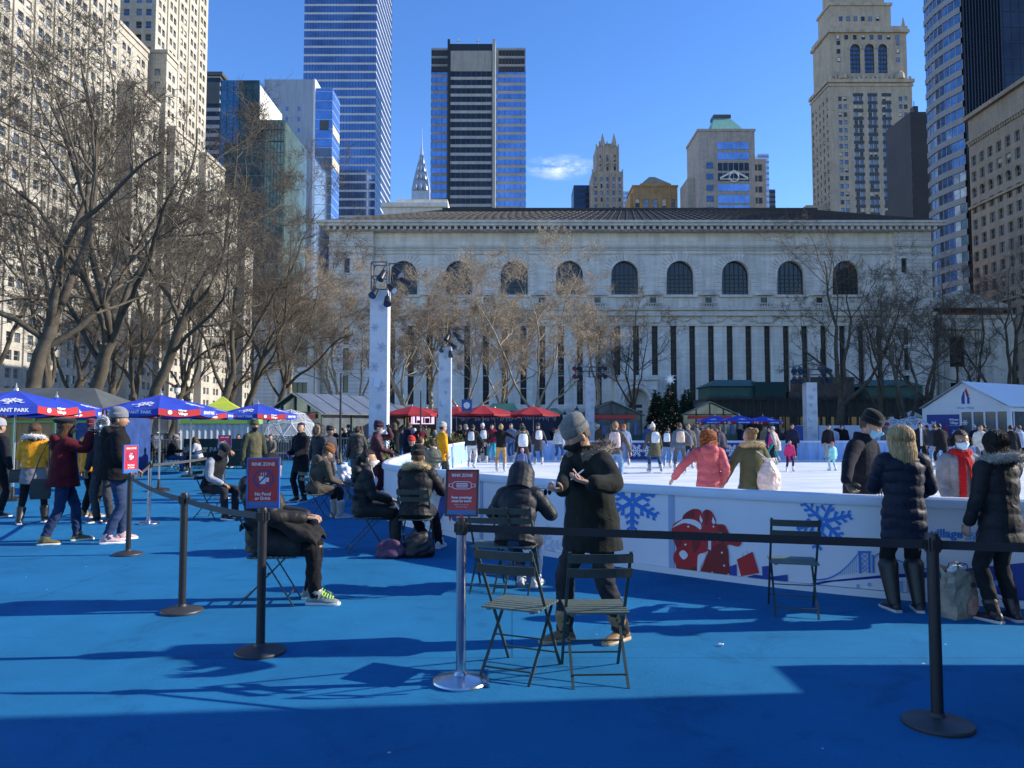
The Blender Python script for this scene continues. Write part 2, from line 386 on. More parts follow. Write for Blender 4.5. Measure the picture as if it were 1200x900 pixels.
        rings = [[g0+fwd*y*1.03+ac*(w+.004)*cos(2*pi*j/12)+upv*(.011+.013*(1 if sin(2*pi*j/12) > 0 else -1)*min(1, abs(sin(2*pi*j/12))*2.5)) for j in range(12)] for y, w, h in prof]
        m.loft(rings, 1)
        top = boots if boots else (.03 if not skates else .13)
        tubeP(m, [a-shin*.03+fwd*(-.01), a+shin*top*.6, a+shin*top], [.054,.056+.020*min(1, top/.3),.056+.034*min(1, top/.3)], 12, mi=0, dz=.03)
        if skates:
            m.obox(g0+fwd*.06-upv*.035, ac*.003, fwd*.15, upv*.025, 2)
            m.obox(g0+fwd*-.03-upv*.012, ac*.012, fwd*.03, upv*.015, 2); m.obox(g0+fwd*.12-upv*.012, ac*.012, fwd*.03, upv*.015, 2)
        scale_mb(m); m.build('skate' if skates else 'boot' if boots else 'shoe', [cloth(shoe, 'leather'), M('sole_%.2f_%.2f_%.2f' % sole, sole, .6), M('blade', (.5,.5,.52), .25, 1.)], root, smooth=R(50))
    # ---------------- coat
    c = MB(); B = bulk; dq = .014 if (quilt and lod == 0) else .03
    hemz = hem if not sit else .84
    prof = [(hemz-.0,.198*flare*fat,.152*flare*fat),(.90,.186*fat,.146*fat),(1.04,.165*fat,.132*fat),(1.2,.178,.135),(1.31,.188,.128),(1.375,.165,.112),(1.415,.108,.092),(1.47,.086,.088),(1.495,.080,.084)]
    if not collar: prof = prof[:-1]
    if hemz < .86: prof.insert(1, ((hemz+.90)/2, .184*(flare+1)/2*fat, .146*(flare+1)/2*fat))
    pz = [p[0] for p in prof]; zz = np.arange(pz[0], pz[-1], dq)
    rings = []
    for i, z in enumerate(zz):
        rx = np.interp(z, pz, [p[1] for p in prof])*B; ry = np.interp(z, pz, [p[2] for p in prof])*B
        ring = []
        for j in range(K):
            a = 2*pi*j/K; qq = 1.
            if quilt and z < 1.37: zq = z+.012*sin(2*a+sd)+.007*sin(5*a+9*z+sd); qq = 1+(.085+.035*sin(3*a+sd*2+z*7))*(abs(sin(pi*zq/quilt))**.5-.75)+.010*sin(11*a+23*z+sd)*sin(7*z+a)
            p = (qq*rx*np.sign(cos(a))*abs(cos(a))**.88, qq*ry*sin(a)-.004, z)
            if z < .90: q = pel+np.array([p[0], p[1], z-.90]) if not sit else tp(p)
            else: q = tp(p)
            ring.append(q)
        rings.append(ring)
    c.loft(rings)
    for sg in (1, -1):
        w2 = wr[sg]+(el[sg]-wr[sg])*.03
        sl = [tp((sg*.10,0,1.345)), sh[sg]+Z*-.012+X*sg*-.012, el[sg], w2]
        tubeP(c, sl, [.085*B,.082*B,.064*B,.050*B], (16, 12, 8)[lod], (quilt, .13) if quilt else None, dz=dq)
        if sit and hem < .8:
            f = min(1., (.86-hem)/.35); e2 = hip[sg]+(kn[sg]-hip[sg])*f
            tubeP(c, [hip[sg]+np.array([sg*.015,-.03,.015]), hip[sg]+np.array([sg*.02,.06,.02]), e2+np.array([0,0,.01])], [.112,.112,.100], (16, 12, 8)[lod], dz=.03)
    if hood and not hoodup:  # hood lying on the back
        cc = tp((0,-.115,1.405)); c.ell(cc, .135, .075, .085, 14, 10, rot=np.stack([X, Y, Z], 1))
        c.ell(tp((0,-.135,1.33)), .10, .05, .09, 12, 8, rot=np.stack([X, Y, Z], 1))
    if hoodup:
        hm = MB()
        c.loft([[hc+Rh@np.array([.142*q*sin(2*pi*j/16), .150*q*cos(2*pi*j/16)-.026+oy, z]) for j in range(16)] for z, q, oy in ((-.17,1.06,0),(-.10,1.04,0),(-.03,1.03,-.004),(.05,1.0,-.01),(.095,.86,-.02),(.13,.62,-.03),(.15,.34,-.035),(.156,.1,-.037))])
        if fur or hoodup == 'open':
            pass
    V, Fl = remesh(c, vc, 3 if not quilt else 1, (.0052 if not quilt else .0035, .005, .004)[lod], .19, sd)
    if hoodup:  # open the hood at the face: remove faces in front of the face
        Vl = (V-hc)@Rh; Fl = [f for f in Fl if not (np.all(Vl[list(f)][:, 1] > .065) and np.all(np.abs(Vl[list(f)][:, 0]) < .075) and np.all(np.abs(Vl[list(f)][:, 2]+.005) < .105))]
    cm = [cloth(coat, style)]; midx = None
    if sleeve:
        cm.append(cloth(sleeve, 'cloth'))
    nm = 'vest' if vest else 'coat'
    co = emit(nm, V, Fl, cm)
    if sleeve or openc:
        me = co.data; vv = V; arr = np.zeros(len(me.polygons), np.int32)
        cen = np.array([V[list(f)].mean(0) for f in Fl])
        if sleeve:
            def dseg(P, a, b): d = b-a; t = np.clip(((P-a)@d)/(d@d), 0, 1); return np.linalg.norm(P-(a+t[:, None]*d), axis=1)
            for sg in (1, -1):
                d1 = np.minimum(dseg(cen, sh[sg]+X*sg*.0-Z*.03, el[sg]), dseg(cen, el[sg], wr[sg])); arr[(d1 < .10) & (((cen-tp((0,0,1.2)))@X)*sg > .155) | (dseg(cen, el[sg], wr[sg]) < .085)] = 1
        if openc:
            me.materials.append(cloth(openc, 'knit')); k = len(me.materials)-1
            q = (cen-pel)@X; y = (cen-pel)@Y; z = (cen-pel)@Z
            arr[(np.abs(q) < .045) & (y > .03) & (z > -.15)] = k
        me.polygons.foreach_set('material_index', arr)
    if skirt:
        k = MB(); k.loft([[pel+np.array([rx*cos(2*pi*j/24), ry*sin(2*pi*j/24), z-.90]) for j in range(24)] for z, rx, ry in ((skirt[1],.205,.165),(.78,.20,.16),(.92,.18,.14),(.96,.15,.12))])
        V, Fl = remesh(k, max(vc, .014), 2, .006, .12, sd+8); emit('skirt', V, Fl, [cloth(skirt[0])])
    # ---------------- neck, fur, scarf
    if fur:
        f = MB(); nf = (1900, 500, 130)[lod]; ln = (.032, .036, .05)[lod]; wd = (.0035, .006, .014)[lod]
        if hoodup:
            path = ringpath(hc+Rh@np.array([0,.075,-.01]), Rh@np.array([1.,0,0]), Rh@np.array([0,-.2,1.]), .098, .125)
            rr = .026
        else:
            Zc = nrm(Z-Y*.55); path = ringpath(tp((0,-.045,1.435)), X, nrm(np.cross(Zc, X))*1., .145, .135, a0=-.55*pi+pi/2+pi-.35*pi+.0, a1=2.35*pi+.0) if False else [tp((.150*cos(a), .150*sin(a)-.035, 1.43+.030*sin(a)*-1)) for a in np.linspace(-1.35*pi, .35*pi, 26)]
            rr = .036
        f.tube(path, rr, 8, 0); fur_ring(f, path, rr, nf, ln, sd, 0, wd)
        scale_mb(f).build('fur_trim', [cloth(fur, 'fur')], root, smooth=False)
    if scarf:
        f = MB(); path = [neck+X*.095*cos(a)+Y*(.09*sin(a)+.005)+Z*(.015+.01*sin(3*a)) for a in np.linspace(0, 2*pi, 22)]
        tubeP(f, path, [.042]*22, 10, dz=.02)
        for sg in (-1, 1):
            P = [tp((sg*.035,.10,1.40)), tp((sg*.05,.150*B,1.28)), tp((sg*.055,.160*B,1.12)), tp((sg*.06,.165*B,.97)), tp((sg*.062,.17*B,.86))]
            for q in range(len(P)-1): f.bar(P[q]+Z*.004, P[q+1]-Z*.004, .078, .026)
        V, Fl = remesh(f, (.008, .013, .028)[lod], 2, .003, .05, sd+3); emit('scarf', V, Fl, [cloth(scarf, 'knit')])
    # ---------------- hair and hat
    E = lambda p: hc+Rh@np.array(p, float)
    if hair and not (hoodup):
        kind, hcol = hair; h = MB()
        g = HGL; n2, m2 = g.shape[:2]
        def cap(th, zf, zb):
            rings = []
            for i in range(0, n2):
                rings.append(g[i])
            P = g.reshape(-1, 3); out = P*(1+th/.09); out[:, 2] = P[:, 2]*(1+th/.118)
            keep = lambda p: p[2] > (zf if p[1] > .03 else zb+(zf-zb)*max(0, (p[1]+.03)/.06) if p[1] > -.03 else zb)
            fs = [(i*m2+j, i*m2+(j+1) % m2, (i+1)*m2+(j+1) % m2, (i+1)*m2+j) for i in range(n2-1) for j in range(m2)]
            fs = [f for f in fs if all(keep(P[q]) for q in f)]
            h.add([E(p) for p in out], fs); 
            inn = P*.9; h.add([E(p) for p in inn], [f[::-1] for f in fs])
        fl = []
        if kind in ('short', 'bun', 'pony', 'long', 'curly', 'bob'):
            if kind == 'short' or hat: cap(.012, .062, -.05)
            if kind in ('bun', 'pony'): cap(.013, .06, -.06)
        q = MB()
        if kind in ('long', 'bob', 'curly'):
            zt, zl, wv = {'long': (.118, -.25, 1.22), 'bob': (.118, -.20, 1.1), 'curly': (.118, -.20, 1.3)}[kind]
            tt = np.linspace(0, 1, 14); rings = []
            for t in tt:
                z = .128-t*(.128-zl); rad = sqrt(max(0.01, 1-((z-.02)/.112)**2)) if z > .02 else 1.0
                wx = .093*wv*rad*(1-.12*max(0, (-z-.1)/.2)); wy = .100*wv*rad*(.95 if z > 0 else .72)
                oy = -.014 if z > -.02 else -.014-.05*min(1, (-z-.02)/.1)
                rings.append([E((wx*sin(2*pi*j/18), wy*cos(2*pi*j/18)+oy, z)) for j in range(18)])
            q.loft(rings)
        if kind == 'pony': tubeP(q, [E((0,-.09,.02)), E((0,-.135,.0)), E((0,-.14,-.12)), E((0,-.13,-.24))], [.025,.035,.038,.012], 10)
        if kind == 'bun': q.ell(E((0,-.10,.075)), .048, .045, .045, 12, 10)
        if q.v:
            V, Fl = remesh(q, (.008, .014, .028)[lod], 2, {'curly': .020}.get(kind, .0045), {'curly': .055}.get(kind, .028), sd+5, kz=1.2 if kind == 'curly' else .12)
            Vl = (V-hc)@Rh
            if kind in ('long', 'bob', 'curly'):
                Fl = [f for f in Fl if not (np.all(Vl[list(f)][:, 1] > .035) and np.all(np.abs(Vl[list(f)][:, 0]) < .068) and np.all(Vl[list(f)][:, 2] < .058))]
            st = h if h.v else MB(); gg = np.random.default_rng(sd)
            if kind in ('long', 'bob', 'curly') and lod == 0:   # loose strands over the mass of hair
                for _ in range(900):
                    a = gg.uniform(.62, 2*pi-.62); off = gg.uniform(.97, 1.06); t0 = gg.uniform(0, .45); t1 = t0+gg.uniform(.3, .75); P_ = []; wb = gg.uniform(0, 6.28); dr = gg.normal()*.25
                    for t in np.linspace(t0, min(1.03, t1), 9):
                        z = .128-t*(.128-zl); rad = sqrt(max(0.01, 1-((z-.02)/.112)**2)) if z > .02 else 1.0
                        wx = .093*wv*rad*(1-.12*max(0, (-z-.1)/.2))*off; wy = .100*wv*rad*(.95 if z > 0 else .72)*off; oy = -.014 if z > -.02 else -.014-.05*min(1, (-z-.02)/.1)
                        aa = a+dr*t+(.25 if kind == 'curly' else .05)*sin(wb+t*(26 if kind == 'curly' else 9)); P_.append(E((wx*sin(aa), wy*cos(aa)+oy, z)))
                    st.tube(P_, np.linspace(.0036, .0012, 9), 4, int(gg.random() < .35)*1, caps=False)
            emit('hair', V, Fl, [cloth(hcol, 'hair'), cloth(tuple(min(1, q_*1.5) for q_ in hcol), 'hair')], st if st.v else None)
        elif h.v: scale_mb(h).build('hair', [cloth(hcol, 'hair')], root, smooth=True)
    if hat:
        kind, hcol = hat[0], hat[1]; h = MB(); ex2 = MB(); g = (40, 24, 12)[lod]
        def ring(z, q, oy=-.006): return [E((.086*q*sin(2*pi*j/g), .104*q*cos(2*pi*j/g)+oy, z)) for j in range(g)]
        if kind == 'beanie':
            h.loft([ring(.034,1.02), ring(.032,1.07), ring(.038,1.095), ring(.078,1.10), ring(.086,1.075), ring(.082,1.05), ring(.110,1.04), ring(.142,.93,-.014), ring(.166,.68,-.022), ring(.178,.36,-.026), ring(.181,.08,-.028)], 0)
            if len(hat) > 2: h.ell(E((0,-.02,.21)), .036, .036, .036, 12, 8, 1)
        elif kind == 'beret':
            h.loft([ring(.045,1.03), ring(.055,1.10), ring(.075,1.38,-.02), ring(.10,1.42,-.03), ring(.125,1.15,-.035), ring(.14,.7,-.03), ring(.147,.2,-.03)], 0)
        elif kind == 'cap':
            h.loft([ring(.040,1.05), ring(.045,1.07), ring(.085,1.03), ring(.115,.88), ring(.135,.55), ring(.14,.1)], 0)
            h.loft([[E((.075*sin(a)*q, .085*q0+.075*cos(a)*q-.0, z)) for a in np.linspace(-pi/2, pi/2, 12)] for z, q, q0 in ((.040,1.,1.),(.052,1.0,1.))], 0)
        elif kind == 'bucket':
            h.loft([ring(.02,1.35), ring(.03,1.36), ring(.06,1.1), ring(.115,1.0), ring(.125,.8), ring(.128,.2)], 0)
        scale_mb(h).build('beret' if kind == 'beret' else 'beanie' if kind == 'beanie' else 'cap', [cloth(hcol, 'knit'), cloth(hat[2] if len(hat) > 2 else hcol, 'fur')], root, smooth=True)
    if mask:
        g = HG; n2, m2 = g.shape[:2]; P = g.copy(); 
        out = P.copy(); out = out*(1.055); out[..., 1] += .006
        # the cloth bridges from nose to chin
        zc = P[..., 2]; lift = .014*np.exp(-((P[..., 0])/.028)**2-((zc+.045)/.035)**2); out[..., 1] += lift
        m = MB(); fs = []
        for i in range(n2-1):
            for j in range(m2):
                f = (i*m2+j, i*m2+(j+1) % m2, (i+1)*m2+(j+1) % m2, (i+1)*m2+j); pp = P.reshape(-1, 3)[list(f)]
                zt = -.012-.25*np.abs(pp[:, 0]).max()
                if pp[:, 1].min() > .022 and pp[:, 2].max() < zt+.012 and pp[:, 2].min() > -.109: fs.append(f)
        m.add([E(p) for p in out.reshape(-1, 3)], fs)
        for sg in (1, -1): m.tube([E((sg*.060,.042,-.035)), E((sg*.079,.0,.005)), E((sg*.080,-.014,.012))], .0018, 5); m.tube([E((sg*.055,.045,-.085)), E((sg*.079,-.005,-.03)), E((sg*.081,-.02,-.02))], .0018, 5)
        scale_mb(m).build('face_mask', [M('mask_%.2f_%.2f_%.2f' % mask, mask, .8, bump=(60, .2))], root, smooth=True)
    if earmuff:
        m = MB()
        for sg in (1, -1):
            m.ell(E((sg*.098,-.008,-.012)), .03, .052, .055, 12, 8); fur_ring(m, ringpath(E((sg*.10,-.008,-.012)), Rh@np.array([0,1.,0]), Rh@np.array([0,0,1.]), .03, .032), .022, 350, .02, sd)
        m.tube([E((.094*cos(a), -.008, .13*sin(a)-.01)) for a in np.linspace(0, pi, 14)], .007, 6)
        scale_mb(m).build('earmuffs', [cloth(earmuff, 'fur')], root)
    J = dict(s=s, hc=hc*s, Rh=Rh, wr={k: v*s for k, v in wr.items()}, el={k: v*s for k, v in el.items()}, sh={k: v*s for k, v in sh.items()}, tp=lambda p: tp(p)*s, root=root, pel=pel*s)
    J['w'] = lambda p: np.array(loc)+rotz(face)@np.array(p)   # local -> world
    return J
# ================================================================== buildings
GL_DARK = M('window_glass', (.018,.024,.032), .08, spec=.6, nz=(.6, .3))
GL_MID = M('window_glass_reflecting', (.10,.15,.22), .1, metal=.75, nz=(.5, .3))
GL_PALE = M('window_glass_pale', (.20,.25,.30), .12, metal=.6, nz=(.7, .3))
BLIND = M('window_blind', (.55,.52,.45), .8)
FRAME_D = M('window_frame_dark', (.03,.03,.03), .5)
FRAME_L = M('window_frame_pale', (.38,.36,.32), .6)
def stone(key, c, sc=.25, am=.16, course=None, bumps=.3):
    """weathered masonry: large stains, fine grain, optional block joints (w,h)"""
    if key in _MC: return _MC[key]
    m = M(key, c, .85, nz=(sc, am), bump=(6, bumps), spec=.2); nt = m.node_tree; b = nt.nodes['Principled BSDF']
    tc = nt.nodes.new('ShaderNodeTexCoord'); src = b.inputs['Base Color'].links[0].from_socket
    # vertical grime streaks
    mp = nt.nodes.new('ShaderNodeMapping'); mp.inputs['Scale'].default_value = (1.1, 1.1, .09); nt.links.new(tc.outputs['Object'], mp.inputs['Vector'])
    n = nt.nodes.new('ShaderNodeTexNoise'); n.inputs['Scale'].default_value = 1.0; n.inputs['Detail'].default_value = 5; nt.links.new(mp.outputs['Vector'], n.inputs['Vector'])
    r = nt.nodes.new('ShaderNodeValToRGB'); r.color_ramp.elements[0].position = .35; r.color_ramp.elements[1].position = .62
    r.color_ramp.elements[0].color = (.78,.77,.75,1); r.color_ramp.elements[1].color = (1,1,1,1); nt.links.new(n.outputs['Fac'], r.inputs['Fac'])
    mx = nt.nodes.new('ShaderNodeMix'); mx.data_type = 'RGBA'; mx.blend_type = 'MULTIPLY'; mx.inputs['Factor'].default_value = .8
    nt.links.new(src, mx.inputs['A']); nt.links.new(r.outputs['Color'], mx.inputs['B']); out = mx.outputs['Result']
    if course:
        sx = nt.nodes.new('ShaderNodeSeparateXYZ'); nt.links.new(tc.outputs['Object'], sx.inputs['Vector'])
        ad = nt.nodes.new('ShaderNodeMath'); ad.operation = 'ADD'; nt.links.new(sx.outputs['X'], ad.inputs[0]); nt.links.new(sx.outputs['Y'], ad.inputs[1])
        cb = nt.nodes.new('ShaderNodeCombineXYZ'); nt.links.new(ad.outputs[0], cb.inputs['X']); nt.links.new(sx.outputs['Z'], cb.inputs['Y'])
        br = nt.nodes.new('ShaderNodeTexBrick'); br.inputs['Scale'].default_value = 1; br.inputs['Brick Width'].default_value = course[0]; br.inputs['Row Height'].default_value = course[1]
        br.inputs['Mortar Size'].default_value = course[2]; br.inputs['Color1'].default_value = (1,1,1,1); br.inputs['Color2'].default_value = (.86,.86,.85,1); br.inputs['Mortar'].default_value = (.62,.6,.57,1)
        nt.links.new(cb.outputs[0], br.inputs['Vector'])
        m2 = nt.nodes.new('ShaderNodeMix'); m2.data_type = 'RGBA'; m2.blend_type = 'MULTIPLY'; m2.inputs['Factor'].default_value = 1
        nt.links.new(out, m2.inputs['A']); nt.links.new(br.outputs['Color'], m2.inputs['B']); out = m2.outputs['Result']
    nt.links.new(out, b.inputs['Base Color']); return m
def holes_wall(mb, O, u, W, H, us, zs, depth, mi=0, zbase=0):
    """wall sheet with rectangular holes at us x zs, with reveals; normal = u x z"""
    O = np.array(O, float); u = np.array(u, float); n = np.cross(u, (0,0,1.)); z = np.array([0,0,1.])
    P = lambda a, b, d=0: O+u*a+z*b-n*d
    ub = [0]+[x for q in us for x in q]+[W]; zb = [zbase]+[x for q in zs for x in q]+[H]
    for i in range(len(ub)-1):
        for j in range(len(zb)-1):
            a, b, c, d = ub[i], ub[i+1], zb[j], zb[j+1]
            if b-a < 1e-4 or d-c < 1e-4: continue
            if i % 2 == 1 and j % 2 == 1:
                mb.add([P(a,c),P(b,c),P(b,d),P(a,d),P(a,c,depth),P(b,c,depth),P(b,d,depth),P(a,d,depth)], [(0,1,5,4),(1,2,6,5),(2,3,7,6),(3,0,4,7)], mi)
            else: mb.add([P(a,c),P(b,c),P(b,d),P(a,d)], [(0,1,2,3)], mi)
def win_mesh(name, w, h, glass, frame, bars=(1, 1), blind=0., fr=.07):
    """origin bottom centre, facing -Y, glass set back"""
    m = MB(); m.add([(-w/2,.06,0),(w/2,.06,0),(w/2,.06,h),(-w/2,.06,h)], [(0,1,2,3)], 0)
    m.box(-w/2, -w/2+fr, -.02, .05, 0, h, 1); m.box(w/2-fr, w/2, -.02, .05, 0, h, 1)
    m.box(-w/2+fr, w/2-fr, -.02, .05, 0, fr, 1); m.box(-w/2+fr, w/2-fr, -.02, .05, h-fr, h, 1)
    for i in range(bars[0]): z = h*(i+1)/(bars[0]+1); m.box(-w/2+fr, w/2-fr, -.01, .045, z-fr*.45, z+fr*.45, 1)
    for i in range(bars[1]): x = -w/2+w*(i+1)/(bars[1]+1); m.box(x-fr*.35, x+fr*.35, -.012, .048, fr, h-fr, 1)
    if blind: m.add([(-w/2+fr,.052,h*(1-blind)),(w/2-fr,.052,h*(1-blind)),(w/2-fr,.052,h-fr),(-w/2+fr,.052,h-fr)], [(0,1,2,3)], 2)
    return m, [glass, frame, BLIND]
def add_windows(root, spots, w, h, frame=FRAME_D, bars=(1, 0), seed=1, name='window', glasses=None, limit=100):
    """spots: (x,y,z,rot). nearest 100 become own parts, the rest one part of kind stuff"""
    g = random.Random(seed); rl = root.location
    var = [win_mesh(name, w, h, gl, frame, bars, bl) for gl, bl in (glasses or ((GL_DARK,0),(GL_MID,0),(GL_DARK,.45),(GL_PALE,0),(GL_DARK,.8)))]
    mes = [m.mesh(name, mt) for m, mt in var]
    done = root.get('_nw', 0)
    spots = sorted(spots, key=lambda p: p[0]**2+p[1]**2+(p[2]-1.6)**2); rest = []
    for i, (x, y, z, r) in enumerate(spots):
        k = g.choices(range(len(mes)), [3,5,2,4,1][:len(mes)])[0]
        if i < limit:
            o = bpy.data.objects.new(name, mes[k]); COL.objects.link(o); o.parent = root
            o.location = (x-rl[0], y-rl[1], z-rl[2]); o.rotation_euler = (0,0,r)
        else: rest.append((x,y,z,r,k))
    if rest:
        mb = MB(); mats = []
        for m, mt in var:
            for q in mt:
                if q not in mats: mats.append(q)
        for x, y, z, r, k in rest:
            m, mt = var[k]; c, s = cos(r), sin(r); o = len(mb.v)
            mb.v += [(x-rl[0]+a*c-b*s, y-rl[1]+a*s+b*c, z-rl[2]+e) for a, b, e in m.v]
            mb.f += [tuple(i+o for i in f) for f in m.f]; mb.m += [mats.index(mt[i]) for i in m.m]
        o = mb.build(name, mats, root); o['kind'] = 'stuff'
def grid_spans(L, n, w, pair=None, m=None):
    """n evenly spread openings (or pairs with gap) of width w along L"""
    out = []
    for i in range(n):
        c = L*(i+.5)/n
        if pair: out += [(c-pair/2-w, c-pair/2), (c+pair/2, c+pair/2+w)]
        else: out.append((c-w/2, c+w/2))
    return out
def face(root, mb, spots, O, u, W, H, us, zs, depth=.35, mi=0, zbase=0):
    holes_wall(mb, O, u, W, H, us, zs, depth, mi, zbase); u = np.array(u, float); n = np.cross(u, (0,0,1.)); r = atan2(u[1], u[0])
    for a, b in us:
        for c, d in zs:
            p = np.array(O)+u*(a+b)/2-n*(depth-.06); spots.append((p[0], p[1], O[2]+c, r))
def block(mb, x0, x1, y0, y1, z1, skip='', mi=0, z0=0):
    """building mass without the faces in skip (those get window openings)"""
    P = [(x0,y0,z0),(x1,y0,z0),(x1,y1,z0),(x0,y1,z0),(x0,y0,z1),(x1,y0,z1),(x1,y1,z1),(x0,y1,z1)]
    f = [(4,5,6,7)]
    if '-y' not in skip: f.append((0,1,5,4))
    if '+x' not in skip: f.append((1,2,6,5))
    if '+y' not in skip: f.append((2,3,7,6))
    if '-x' not in skip: f.append((3,0,4,7))
    mb.add(P, f, mi)
CREAM = stone('cream_brick', (.475,.44,.37), .08, .12, (.8,.3,.012), .15)
CREAM2 = stone('pale_limestone_tower', (.50,.46,.385), .1, .12, (1.2,.5,.012), .15)
DARKTRIM = M('dark_storefront', (.05,.05,.05), .4, nz=(.8,.5))
def row_spans(z0, z1, fl, h, sill=.9):
    out = []; z = z0
    while z+sill+h < z1-.3: out.append((z+sill, z+sill+h)); z += fl
    return out
# ---- left row (north side street), lit faces look +X
def left_block(nm, label, parts, win, seed):
    x0, y0 = parts[0][0], parts[0][1]
    root = thing(nm, label, 'building', (x0, y0, 0)); spots = []
    for (X, ya, yb, h, back, npair, dark_cols, kw) in parts:
        X *= 1.022
        mb = MB(); us = grid_spans(yb-ya, npair, win[0], win[2]) if npair else []
        zs = row_spans(kw.get('z0', 6.5), h-kw.get('top', 2.0), 3.5, win[1]); zb = 0
        block(mb, X-back, X, ya, yb, h, '+x-y')
        face(root, mb, spots, (X, ya, 0), (0,1,0), yb-ya, h, us, zs)
        us2 = [(back-d-win[0], back-d) for d in dark_cols][::-1]
        face(root, mb, spots, (X-back, ya, 0), (1,0,0), back, h, us2, [q for q in zs if q[0] > kw.get('dz', 0)])
        mb.build('wall', kw.get('mat', CREAM), root, world=True)
        c = MB(); c.box(X-back, X+.35, ya-.35, yb+.15, h-.0+.002, h+.9); c.box(X-.02, X+.22, ya-.2, yb, h-1.9, h-1.5); c.build('parapet', kw.get('mat', CREAM), root, world=True)
        s = MB(); s.box(X-.02, X+.3, ya-.1, yb-.02, 5.4, 6.2); s.box(X-.02, X+.12, ya, yb, .3, 4.6, 1); s.build('storefront', [kw.get('mat', CREAM), DARKTRIM], root, world=True)
        # piers
        if kw.get('piers'):
            p = MB()
            for i in range(1, npair): y = ya+(yb-ya)*i/npair; p.box(X, X+.35, y-.45, y+.45, 6.3, h-.5)
            p.build('pier', kw.get('mat', CREAM), root, world=True)
    add_windows(root, spots, win[0], win[1], FRAME_L, (1, 0), seed, glasses=((GL_DARK,0),(GL_MID,0),(GL_DARK,.45),(GL_PALE,0),(GL_MID,.6))); return root
left_block('office_building', 'huge cream brick block with paired windows behind the bare trees at left', [
    (-94, 118, 182.9, 118, 30, 10, (), {'piers': 1}), (-94, 182.9, 197.6, 100, 30, 2, (), {}), (-90, 183, 196, 84.8, 6, 2, (1.0,), {'dz': 60})], (1.75, 1.9, .7), 11)
left_block('setback_tower', 'tall cream setback tower with shaded side and narrow window pairs left of the skyline', [
    (-94, 201.4, 236, 158, 22, 5, (1.2, 3.8, 7.2), {'mat': CREAM2, 'piers': 1}), (-90, 199.5, 206, 101, 6.5, 1, (1.6,), {'mat': CREAM2}),
    (-88, 201, 217, 80.8, 8, 3, (1.2,), {'mat': CREAM2}), (-86, 216.8, 231, 79.5, 6, 2, (), {'mat': CREAM2}), (-86, 231, 242.6, 72.5, 6, 2, (), {'mat': CREAM2}), (-86, 250, 258, 60, 6, 1, (), {'mat': CREAM2})], (1.6, 1.9, .7), 12)
# ---- glass and stone towers of the skyline (their edges were read near the top of the frame)
xat0 = xat
def xat(px, Y, py=150): return at(px, py, Y)[0]
def span_tower(nm, label, px0, px1, Y, pyt, depth, fl, bandmat, glass, mull=1.6, pyb=262, side=None, wh=.62, cap=0., frm=FRAME_D, mats_roof=None, skip_top=0, name='window_band'):
    """curtain wall tower: wall mass plus one glazed band per storey running round front and the visible side"""
    x0, x1 = xat(px0, Y), xat(px1, Y); H = zat(pyt, Y) if pyt > -400 else pyt
    root = thing(nm, label, 'tower', ((x0+x1)/2, Y, 0)); mb = MB(); mb.box(x0, x1, Y, Y+depth, 0, H); mb.build('wall', bandmat, root, world=True)
    zb = max(0, zat(pyb, Y)-6); z = H-cap-fl*(1+skip_top)
    while z > zb:
        b = MB(); a, c = z+fl*(1-wh)/2, z+fl*(1+wh)/2; e = .12
        b.box(x0-.001, x1+.001, Y-e, Y-.004, a, c, 0)
        if side != 0: b.box(x1+.004 if side == 1 else x0-e, x1+e if side == 1 else x0-.004, Y-e+.01, Y+depth, a+.01, c-.01, 0) if side else None
        n = max(2, int((x1-x0)/mull))
        for i in range(n+1): x = x0+(x1-x0)*i/n; b.box(x-.07, x+.07, Y-e-.1, Y-e+.02, a, c, 1)
        if side:
            n = max(2, int(depth/mull)); xs = x1+e if side == 1 else x0-e
            for i in range(1, n+1): y = Y+depth*i/n; b.box(xs-.05, xs+.05, y-.08, y+.08, a, c, 1)
        b.build(name, [glass, frm], root, world=True); z -= fl
    return root, x0, x1, H
WHITE_BAND = M('white_spandrel', (.55,.57,.6), .5, nz=(.1,.1)); BLUE_GL = M('blue_curtain_glass', (.18,.26,.42), .07, metal=.8, nz=(.06,.35))
SKY_GL = M('sky_blue_curtain_glass', (.22,.36,.62), .08, metal=.85, nz=(.1,.3)); TEAL_GL = M('teal_curtain_glass', (.075,.17,.24), .07, metal=.7, nz=(.12,.5)); BLACK_GL = M('black_curtain_glass', (.035,.042,.055), .06, metal=.5, nz=(.1,.4))
CONC = stone('pale_concrete', (.40,.40,.39), .1, .08); GREYC = M('dark_grey_metal', (.07,.075,.08), .5, nz=(.2,.2))
span_tower('glass_tower', 'very tall blue glass tower with thin white floor bands rising out of the frame', 355, 440, 400, -120, 50, 4.6, WHITE_BAND, BLUE_GL, 1.5, side=1, wh=.74)
r, x0, x1, H = span_tower('striped_office_tower', 'flat topped office tower with dark central bay, grey bands and blue glass wings', 505, 616, 390, 56, 30, 4.35, M('grey_spandrel', (.30,.31,.33), .5, nz=(.2,.15)), SKY_GL, 2.6, side=0, wh=.60, cap=2, skip_top=2)
m = MB(); a, b = xat(527, 380), xat(577, 380); m.box(a, b, 380, 389.9, 0, H-3); m.build('central_bay', M('black_metal_bay', (.02,.02,.023), .35), r, world=True)
m = MB(); m.box(b, b+1.5, 378.8, 389.9, 0, H-1); m.box(a-1.2, a-.002, 379, 389.9, 0, H-1, 1); m.build('fin', [CONC, M('black_metal_bay', (0,0,0))], r, world=True)
m = MB(); m.box(a+.3, b-.3, 379.5, 379.99, zat(84, 380), zat(60, 380)); m.build('blank_panel', stone('louvre_concrete', (.34,.335,.31), .3, .1), r, world=True)
z = zat(84, 380)-4.35
